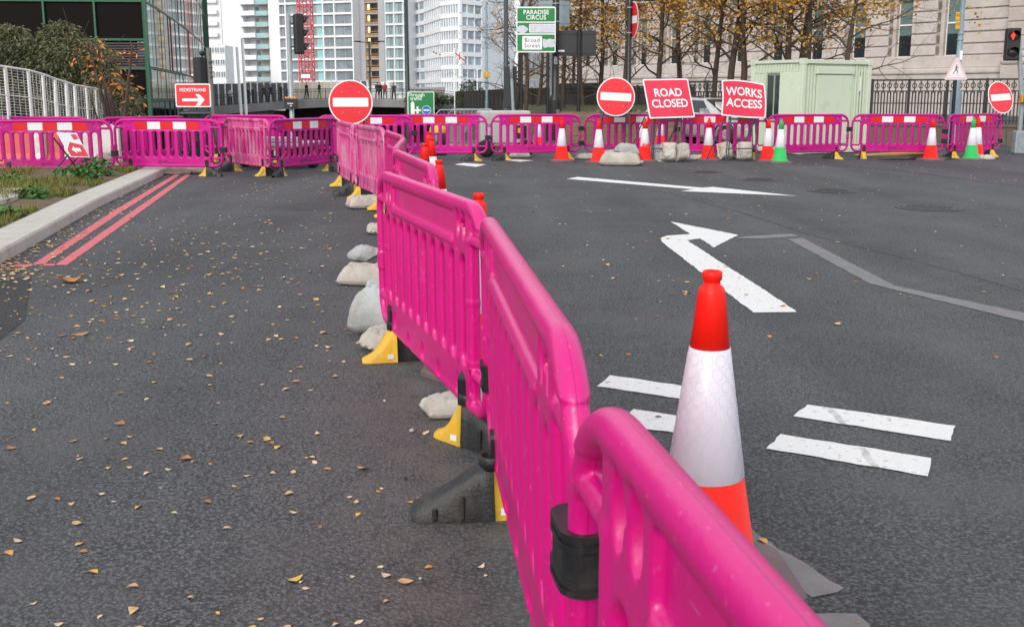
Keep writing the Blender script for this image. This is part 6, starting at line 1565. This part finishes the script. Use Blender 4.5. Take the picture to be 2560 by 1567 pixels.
# evergreen bush at the left with some orange leaves
BUSHM = mat('evergreen_leaf', (.085, .10, .045), .6, var=.5, vscale=.9, col2=(.17, .17, .08))
ORL = mat('orange_leaf', (.55, .19, .03), .6, var=.4, vscale=2)
def bush(name, label, px, py, d, lobes, n, size, m, seed, ocount=0, tw=0):
    q = P(px, py, d); g = ground_z(q.x, d); r_ = empty(name, (q.x, d, g), 0, label, 'bush'); rr = random.Random(seed)
    k = d/FPX; vs = []; fs = []; tot = sum(l[2]*l[3] for l in lobes)
    for (lx, ly, rx, rz) in lobes:
        cx = (lx-px)*k; cz = (py-ly)*k+q.z-g; nn = int(n*rx*rz/tot)
        for _ in range(nn):
            u = Vector((rr.gauss(0, 1), rr.gauss(0, 1), rr.gauss(0, 1))).normalized(); rad = .55+.45*rr.random()**.6
            wob = 1+.28*mnoise.noise(Vector((u.x*2.5+lx, u.y*2.5, u.z*2.5+ly)))
            c = Vector((cx+u.x*rx*k*rad*wob, u.y*min(rx, rz)*k*1.1*rad*wob, cz+u.z*rz*k*rad*wob))
            e = (Vector((u.x, u.y, -.35+.4*u.z))+Vector((rr.gauss(0, .5), rr.gauss(0, .5), rr.gauss(0, .45)))).normalized()
            s = size*rr.uniform(.6, 1.4); nr = Matrix.Rotation(rr.uniform(0, 6.28), 3, e) @ e.orthogonal().normalized()
            b = len(vs); vs += [c, c+e*s*.5+nr*s*.17, c+e*s-Vector((0, 0, s*.15)), c+e*s*.5-nr*s*.17]; fs.append((b, b+1, b+2, b+3))
    link('foliage', meshdata('foliage', vs, fs, m), r_)
    mb = MB()
    for (lx, ly, rx, rz) in lobes:
        cx = (lx-px)*k; cz = (py-ly)*k+q.z-g
        mb.tube([(0, 0, -.2), (cx*.4, 0, cz*.4), (cx, 0, cz)], [.09, .06, .02], 6)
        for j in range(3): mb.tube([(cx, 0, cz), (cx+rr.uniform(-1, 1)*rx*k, rr.uniform(-.5, .5), cz+rr.uniform(.2, 1)*rz*k)], [.02, .006], 4)
    for j in range(tw): a = rr.uniform(-.9, .9); mb.tube([(.2*j-.4, -.2, 1.2), (.3*j-.6+a*.5, -.3, 2.6), (.35*j-.6+a*1.6, -.4, 3.6+rr.uniform(-.5, .6))], [.025, .014, .005], 4)
    mb.build('stem', BARK, r_); return r_
bush('evergreen_bush', 'large dark evergreen bush behind the white mesh panels', 130, 235, 29, [(40, 130, 75, 55), (105, 160, 85, 55), (160, 95, 50, 32), (165, 175, 80, 70), (225, 150, 65, 50), (35, 215, 80, 60), (120, 235, 90, 50), (250, 215, 60, 55), (300, 255, 50, 45), (30, 88, 25, 20)], 26000, .12, BUSHM, 5, tw=6)
bush('orange_leaved_shrub', 'sparse shrub with bright orange leaves at the right end of the evergreen bush', 285, 215, 27, [(235, 140, 55, 40), (275, 160, 55, 45), (310, 215, 45, 30), (260, 215, 50, 30), (335, 125, 22, 25), (330, 265, 30, 22)], 210, .125, ORL, 8, tw=3)
# ================================================================== white mesh fence panels
WIREM = mat('white_wire', (.70, .70, .68), .5)
def mesh_panel(label, pa, ta, da, pb, tb, db):
    A = P(pa, ta, da); B = P(pb, tb, db); hv = 2.0
    gA = min(0, ground_z(A.x, da)); r_ = empty('mesh_fence_panel', (A.x, A.y, A.z-hv), math.atan2(B.y-A.y, B.x-A.x), label, 'fence panel', 'white mesh fence panels in front of the bush')
    L_ = math.hypot(B.x-A.x, B.y-A.y); dz = B.z-A.z
    def T(x, z): return (x, 0, z+dz*x/L_)
    mb = MB()
    for x in (.02, L_-.04): mb.tube([T(x, 0), T(x, hv)], .024, 6)
    mb.tube([T(.02, hv-.01), T(L_-.04, hv-.01)], .024, 6); mb.tube([T(.02, .12), T(L_-.04, .12)], .022, 6); mb.tube([T(.02, 1.45), T(L_-.04, 1.45)], .012, 5)
    f = mb.build('frame', WHITEPAINT, r_)
    mb = MB()
    n = 34
    for i in range(1, n): z = .12+(hv-.13)*i/n; mb.tube([T(.03, z), T(L_-.05, z)], .0058, 3, cap=False)
    m_ = max(4, int(L_/.28))
    for i in range(1, m_): x = L_*i/m_; mb.tube([T(x, .12), T(x, hv-.02)], .005, 3, cap=False)
    mb.build('mesh', WIREM, r_)
    mb = MB(); mb.bbox(L_-.06, L_+.02, -.03, .03, 1.0+dz, 1.06+dz, .006); mb.build('coupler', GALV, r_)
xsF = [-60, 13, 71, 107, 138, 166, 187, 215, 239, 264, 301]; tsF = [157, 166, 175, 185, 197, 205, 212, 217, 221, 229, 233]; dsF = [19.5, 20.5, 21.4, 22.4, 23.4, 24.4, 25.3, 26.3, 27.3, 28.3, 29.3]
nm = ['leftmost, cut by the picture edge', 'second from the left and widest', 'third from the left', 'fourth, with a brace post crossing it', 'fifth from the left', 'sixth from the left', 'seventh, towards the bush end', 'third from the right end', 'second from the right end', 'last on the right beside the bush']
for i in range(10): mesh_panel('white steel mesh fence panel, '+nm[i], xsF[i], tsF[i], dsF[i], xsF[i+1], tsF[i+1], dsF[i+1])
for i, (pa, ta, pb, d, lab) in enumerate([(108, 190, 126, 22.2, 'slanting white brace tube crossing the fourth mesh panel'), (139, 203, 152, 23.2, 'slanting white brace tube by the fifth mesh panel'), (166, 208, 180, 24.2, 'slanting white brace tube by the sixth mesh panel'), (187, 215, 200, 25.0, 'slanting white brace tube by the seventh mesh panel')]):
    a = P(pa, ta, d); b = P(pb, 300, d); mb = MB(); mb.tube([(0, 0, 0), (a.x-b.x, .2, a.z-b.z)], .022, 6)
    tag(mb.build('brace_tube', WHITEPAINT, None, (b.x, d-.25, b.z)), lab, 'brace', 'brace tubes of the mesh fence')
# ================================================================== things behind the barriers
WBAR = mat('red_water_barrier', (.62, .10, .08), .5, dirt=(.45, .2, .16), dscale=3); WBARW = mat('white_water_barrier', (.70, .68, .66), .5, dirt=(.45, .4, .36), dscale=3)
def water_barrier(label, px, d, rz, m):
    r_ = empty('water_barrier', (xd(px, d, .4), d, ground_z(xd(px, d), d)), rz, label, 'barrier block', 'plastic water filled barriers')
    mb = MB(); mb.prism([(-.25, 0), (.25, 0), (.25, .12), (.11, .35), (.09, .85), (-.09, .85), (-.11, .35), (-.25, .12)], -.48, .48, M=Matrix.Rotation(math.pi/2, 4, 'Z')); b_ = mb.build('body', m, r_)
    mb = MB()
    for s in (-.3, .3): mb.bbox(s-.06, s+.06, -.12, .12, .80, .87, .01)
    mb.build('lug', m, r_); mb = MB(); mb.lathe([(.05, 0), (.05, .03), (0, .03)], 12, M=Matrix.Translation((0, 0, .851))); mb.build('cap', BLACKP, r_)
for px, d, rz, m, lab in [(12, 19.3, .1, WBAR, 'red plastic block behind the far left barrier, at the picture edge'), (52, 19.4, .0, WBARW, 'white plastic block behind the far left barrier'), (100, 19.5, .1, WBAR, 'second red plastic block behind the far left barrier'), (125, 19.6, 0, WBARW, 'white plastic block behind the toppled arrow sign'), (232, 19.3, .2, WBARW, 'white plastic block behind the gap between the first two barriers')]: water_barrier(lab, px, d, rz, m)
# light trailer behind the angled barriers
d = 20.6; x = xd(690, d, .5); r_ = empty('trailer', (x, d, 0), R(-12), 'low grey trailer with a number plate and red lamp behind the angled barriers', 'trailer')
mb = MB(); mb.bbox(-.75, .75, -.5, .9, .42, .50, .02); mb.bbox(-.75, .75, -.5, -.44, .50, .62, .02); mb.build('bed', GALV, r_)
for s in (-1, 1):
    w_ = empty('wheel', (s*.72, .1, .24)); w_.parent = r_; w_.rotation_euler = (0, math.pi/2, 0)
    mb = MB(); mb.lathe([(.13, -.06), (.20, -.075), (.24, -.05), (.24, .05), (.20, .075), (.13, .06)], 24); mb.build('tyre', TYRE, w_)
    mb = MB(); mb.lathe([(0, -.05), (.125, -.06), (.132, -.05), (.132, .05), (.125, .06), (0, .05)], 20); mb.build('rim', REDM, w_)
mb = MB(); mb.box(-.30, .22, -.515, -.503, .26, .37); p_ = mb.build('number_plate', SIGNW, r_)
mb = MB(); mb.bbox(-.6, .6, -.5, -.46, .22, .41, .01); mb.build('light_board', BLACKP, r_)
for s in (-1, 1):
    mb = MB(); mb.bbox(s*.48-.06, s*.48+.06, -.53, -.503, .28, .36, .008); mb.build('tail_lamp', mat('tail_lamp_red', (.7, .02, .02), .3), r_)
mb = MB(); mb.box(-.40, .25, -.51, -.502, .385, .405); mb.build('yellow_stripe', YEL, r_)
# black suitcase-like drum, generator, mesh hurdles
d = 24.6; x = xd(1255, d, .6); r_ = empty('generator', (x, d, 0), R(8), 'grey wheeled generator box with a black panel behind the barrier near the sign posts', 'generator')
mb = MB(); mb.bbox(-.55, .62, -.4, .5, .30, 1.05, .04); mb.build('casing', mat('generator_grey', (.40, .42, .42), .5, dirt=(.28, .25, .22)), r_)
mb = MB(); mb.bbox(.28, .52, -.42, -.395, .42, .72, .006); pp = mb.build('control_panel', BLACKP, r_); mb = MB(); mb.box(.31, .38, -.426, -.421, .55, .66); mb.build('label', YEL, pp)
for s in (-.42, .5):
    w_ = empty('wheel', (s, -.38, .2)); w_.parent = r_; w_.rotation_euler = (math.pi/2, 0, 0); mb = MB(); mb.lathe([(0, -.05), (.12, -.06), (.2, -.05), (.2, .05), (.12, .06), (0, .05)], 20); mb.build('tyre', TYRE, w_)
text('lettering', 'IGE', .09, BLKT, r_, (-.36, -.405, .72), .006)
for px, d, rz, lab in ((1150, 26, .3, 'steel mesh hurdle behind the barrier with the orange cone tips'), (1180, 27, -.2, 'grey plastic sheeted hurdle beside the steel mesh hurdle')):
    r_ = empty('steel_hurdle', (xd(px, d, .5), d, 0), rz, lab, 'hurdle'); mb = MB()
    mb.tube([(-.6, 0, 0), (-.6, 0, .95), (-.5, 0, 1.05), (.5, 0, 1.05), (.6, 0, .95), (.6, 0, 0)], .02, 6); mb.tube([(-.6, 0, .15), (.6, 0, .15)], .018, 6); mb.build('frame', GALV, r_)
    mb = MB()
    for i in range(1, 12): mb.tube([(-.6+i*.1, 0, .15), (-.6+i*.1, 0, 1.05)], .006, 4)
    mb.build('bars', GALV, r_)
    for s in (-1, 1): mb = MB(); mb.tube([(s*.5, -.3, .01), (s*.5, .3, .01)], .018, 6); mb.build('foot_bar', GALV, r_)
d = 25; r_ = empty('plastic_drum', (xd(1095, d, .4), d, 0), 0, 'small yellow topped site drum behind the three cone tips', 'drum'); mb = MB(); mb.lathe([(.2, 0), (.22, .05), (.22, .5), (.2, .52), (0, .52)], 20); mb.build('body', BLACKP, r_); mb = MB(); mb.lathe([(.2, .525), (.205, .60), (.17, .68), (0, .70)], 20); mb.build('lid', YEL, r_)
d = 26.5; r_ = empty('steel_sheet_stack', (xd(1215, d, .3), d, 0), .2, 'brown steel plates stacked behind the barrier slots', 'steel plates'); mb = MB()
for k in range(4): mb.bbox(-.8+.04*k, .8+.03*k, -.5, .5, .001+k*.045, .04+k*.045, .004)
mb.build('plates', mat('rusty_steel', (.22, .13, .08), .8, var=.3), r_)
# black sheet and orange board lying at the right
q = at(2295, 398); mb = MB(); vs = []; fs = []
for i in range(13):
    for j in range(7): x = -.9+i*.15; y = -.22+j*.07; vs.append((x, y, .012+.10*max(0, mnoise.noise(Vector((x*3, y*5, 2))))*2*(1-abs(x)/1.0)))
fs = [(i*7+j, (i+1)*7+j, (i+1)*7+j+1, i*7+j+1) for i in range(12) for j in range(6)]
tag(link('plastic_sheet', meshdata('plastic_sheet', vs, fs, mat('black_sheet', (.02, .02, .022), .45), True), None, (q.x, q.y-.1, 0)), 'crumpled black plastic sheet beside the faded red cone', 'sheet')
q = at(2260, 392); mb = MB(); mb.bbox(-.9, .9, -.25, .25, .0, .05, .006)
tag(mb.build('board', mat('orange_board', (.50, .26, .05), .7, var=.2), None, (q.x, q.y+.6, .005), (0, R(-3), R(4))), 'orange board lying on the ground behind the barrier right of the container', 'board')
q = at(2530, 372); mb = MB(); mb.lathe([(0, -.35), (.17, -.34), (.2, -.30), (.2, .30), (.17, .34), (0, .35)], 20, M=Matrix.Rotation(math.pi/2, 4, 'Y'))
tag(mb.build('drum', WHITEPAINT, None, (q.x-.35, 25.6, .2)), 'white plastic drum lying behind the right end barrier', 'drum')
# ================================================================== manhole covers, stones
for (px, py, r, lab) in [(2080, 478, .30, 'dark round manhole cover in the middle right of the road'), (2322, 520, .34, 'larger nearer manhole cover at the right of the road'), (1899, 450, .28, 'distant manhole cover near the pale strip of road'), (1765, 431, .24, 'farthest small manhole cover left of the others')]:
    q = at(px, py); r_ = empty('manhole_cover', (q.x, q.y, 0), .3, lab, 'manhole cover')
    mb = MB(); mb.lathe([(r*1.22, .0045), (r*1.2, .009), (r*1.04, .009), (r*1.03, .005)], 32); mb.build('frame', IRON, r_)
    mb = MB(); mb.lathe([(r, .004), (r, .011), (r*.97, .013), (0, .013)], 32)
    for a in range(-3, 4):
        for b in range(-3, 4):
            if math.hypot(a, b) < 3.3: mb.box(a*r/4-.02, a*r/4+.02, b*r/4-.02, b*r/4+.02, .0135, .017)
    mb.build('lid', IRON, r_)
STN = mat('pebble_grey', (.36, .38, .40), .8, var=.2, vscale=30); STB = mat('pebble_brown', (.25, .17, .10), .8, var=.2, vscale=30)
def pebble(label, px, py, s, m, seed):
    q = at(px, py); rr = random.Random(seed); bm = bmesh.new(); bmesh.ops.create_icosphere(bm, subdivisions=2, radius=1)
    for v in bm.verts: n = 1+.35*mnoise.noise(v.co*1.6+Vector((seed, 0, 0))); v.co = Vector((v.co.x*n*s, v.co.y*n*s*.75, v.co.z*n*s*.6+s*.5))
    me = bpy.data.meshes.new('pebble'); bm.to_mesh(me); bm.free(); me.materials.append(m); me.polygons.foreach_set('use_smooth', [True]*len(me.polygons))
    tag(link('pebble', me, None, (q.x, q.y, 0), (0, 0, seed)), label, 'stone', 'loose stones on the road')
pebble('pale grey pebble lying left of the grey barrier foot', 1030, 1079, .013, STN, 1); pebble('small dark pebble left of the nearest grey barrier foot', 1014, 1197, .008, RUBBER, 2); pebble('round brown pebble by the right bottom edge', 2143, 1558, .007, STB, 3); pebble('tiny white stone in front of the near grey foot', 1051, 1447, .006, STN, 4)
# ================================================================== fallen leaves
LC = [mat('leaf_tan', (.52, .33, .16), .7, var=.25, vscale=40), mat('leaf_pale', (.62, .47, .28), .7, var=.2, vscale=40), mat('leaf_amber', (.58, .28, .05), .6, var=.25, vscale=40), mat('leaf_brown', (.34, .16, .06), .75, var=.3, vscale=40), mat('leaf_yellow', (.64, .38, .06), .6, var=.2, vscale=40)]
def leaf_verts(rr, s):
    L_ = s*rr.uniform(.75, 1.25); wd = L_*rr.uniform(.30, .45); cu = rr.uniform(-.25, .5); tw = rr.uniform(-.4, .4); vs = []
    prof = [(0, 0.05), (.14, .62), (.38, 1.0), (.66, .72), (.88, .28), (1.0, .02)]
    for t, w_ in prof:
        for s_ in (-1, 0, 1):
            x = (t-.5)*L_; y = s_*wd*w_*rr.uniform(.88, 1.1); z = cu*L_*((t-.5)**2)*2.2+abs(s_)*wd*w_*.35*(.5+tw)+tw*.3*y
            vs.append((x, y, z))
    zm = min(v[2] for v in vs); vs = [(x, y, z-zm+.001) for x, y, z in vs]
    fs = []
    for i in range(5):
        for k in range(2): fs.append((i*3+k, (i+1)*3+k, (i+1)*3+k+1, i*3+k+1))
    b = len(vs); vs += [(-.5*L_, 0, vs[1][2]), (-.5*L_-.35*L_, .04*L_, vs[1][2]+.002), (-.5*L_-.35*L_, .07*L_, vs[1][2]+.002)]; fs.append((b, b+1, b+2))
    return vs, fs
LM = []
rl = random.Random(21)
for k in range(16):
    vs, fs = leaf_verts(rl, .031); LM.append(meshdata('leaf', vs, fs, LC[(0, 1, 0, 2, 1, 3, 0, 4, 1, 0, 2, 1, 3, 1, 0, 4)[k]], True))
spots = []
def on_chain_left(px, py):
    # x of the barrier line foot at that image row
    xs_ = [(1567, 1275), (1240, 1180), (1080, 1080), (900, 890), (700, 850), (500, 860), (440, 830)]
    for (y0, x0), (y1, x1) in zip(xs_[:-1], xs_[1:]):
        if y1 <= py <= y0: return px < x1+(x0-x1)*(py-y1)/(y0-y1)-15
    return px < 830
def blocked(x, y): 
    return any(math.hypot(x-a, y-b) < .30 for a, b in ((.548, 2.84), (-.15, 5.15)))
tries = 0
while len(spots) < 1350 and tries < 200000:
    tries += 1
    d = 2.0+20*rl.random()**1.5; X = rl.uniform(-.52, .55)*d
    k_ = (CX+FPX*X/(d*CT+H_CAM*ST)); py = CY+FPX*((H_CAM*CT-d*ST)/(d*CT+H_CAM*ST))
    if not (-40 < k_ < 2600): continue
    left = on_chain_left(k_, py)
    n = mnoise.noise(Vector((X*.55, d*.35, 9)))
    dens = (.75+.6*n if left else .07+.2*max(0, n))*(.17+.83*S_((d-4)/5))
    if d > 12: dens *= 1.3 if not left else .8
    if d > 17 and not left: dens *= 2.2
    if k_ > 1900 and d < 6: dens *= .35
    if rl.random() > dens or blocked(X, d): continue
    # kerb line: leaves pile up against it
    kx = None
    for a, b in zip(kb[:-1], kb[1:]):
        if a.y <= d <= b.y: kx = a.x+(b.x-a.x)*(d-a.y)/(b.y-a.y)
    if kx is not None and X < kx+.03: continue
    if d > 19 and left: continue
    spots.append((X, d, .0))
for _ in range(420):
    i = rl.randrange(len(kb)-1); t = rl.random(); p = kb[i].lerp(kb[i+1], t); o_ = abs(rl.gauss(0, .16))+.02
    if p.y > 14 and rl.random() < .4: continue
    spots.append((p.x+o_, p.y+rl.uniform(-.05, .05), rl.uniform(0, .012)))
for _ in range(90):
    p = at(rl.gauss(25, 35), rl.gauss(668, 18)); spots.append((p.x+.02, p.y, rl.uniform(0, .02)))
spots.sort(key=lambda s: s[1]); near = []; far = []
for s_ in spots:
    k_ = (CX+FPX*s_[0]/(s_[1]*CT+H_CAM*ST)); py = CY+FPX*((H_CAM*CT-s_[1]*ST)/(s_[1]*CT+H_CAM*ST))
    (near if (len(near) < 296 and -10 < k_ < 2570 and py < 1580) else far).append(s_)
LAB = {'left': 'small dry tan or amber leaf lying on the asphalt lane with the double red lines', 'right': 'small dry leaf lying on the asphalt carriageway with the white arrows'}
for (x, y, z) in near:
    k = rl.randrange(16); o_ = link('fallen_leaf', LM[k], None, (x, y, .001+z), (rl.uniform(-.15, .15), rl.uniform(-.15, .15), rl.uniform(0, 6.28)), (rl.choice((rl.uniform(.55, .9), rl.uniform(.85, 1.15), rl.uniform(1.0, 1.5))),)*3)
    px = CX+FPX*x/(y*CT+H_CAM*ST); py = CY+FPX*((H_CAM*CT-y*ST)/(y*CT+H_CAM*ST)); L_ = on_chain_left(px, py)
    tag(o_, LAB['left' if L_ else 'right'], 'leaf', 'fallen leaves on the red line lane' if L_ else 'fallen leaves on the white arrow carriageway')
vs = []; fs = []; mi = []
for (x, y, z) in far:
    v, f = leaf_verts(rl, .034); a = rl.uniform(0, 6.28); b = len(vs); c, s_ = math.cos(a), math.sin(a); sc = rl.uniform(.6, 1.45)
    vs += [(x+(p[0]*c-p[1]*s_)*sc, y+(p[0]*s_+p[1]*c)*sc, p[2]*sc+.002+z) for p in v]; fs += [[b+i for i in q] for q in f]; mi += [rl.choice((0, 0, 1, 1, 1, 3, 2))]*len(f)
tag(link('leaf_litter', meshdata('leaf_litter', vs, fs, LC, True, mi)), kind='stuff')
# a few big leaves
BLM = []
def big_leaf(label, px, py, s, rz, m, lobed=False):
    q = at(px, py); rr = random.Random(int(px)); vs, fs = leaf_verts(rr, s)
    if lobed: vs = [(x*(1+.25*math.sin(i*2.1)), y*(1.3+.5*math.sin(i*1.7)), z*1.3) for i, (x, y, z) in enumerate(vs)]
    tag(link('fallen_leaf', meshdata('leaf', vs, fs, m, True), None, (q.x, q.y, .002), (0, 0, rz)), label, 'leaf')
big_leaf('large curled brown leaf with a long stalk on the left road', 200, 838, .13, 3.5, LC[3]); big_leaf('crumpled orange brown leaf below the end of the red lines', 178, 706, .12, .4, mat('leaf_orange_brown', (.42, .17, .05), .7), True)
big_leaf('round bright yellow leaf near the bottom centre left', 738, 1450, .045, .8, LC[4]); big_leaf('orange leaf beside the dark base of the near cone', 1905, 1355, .05, 2.2, LC[2])
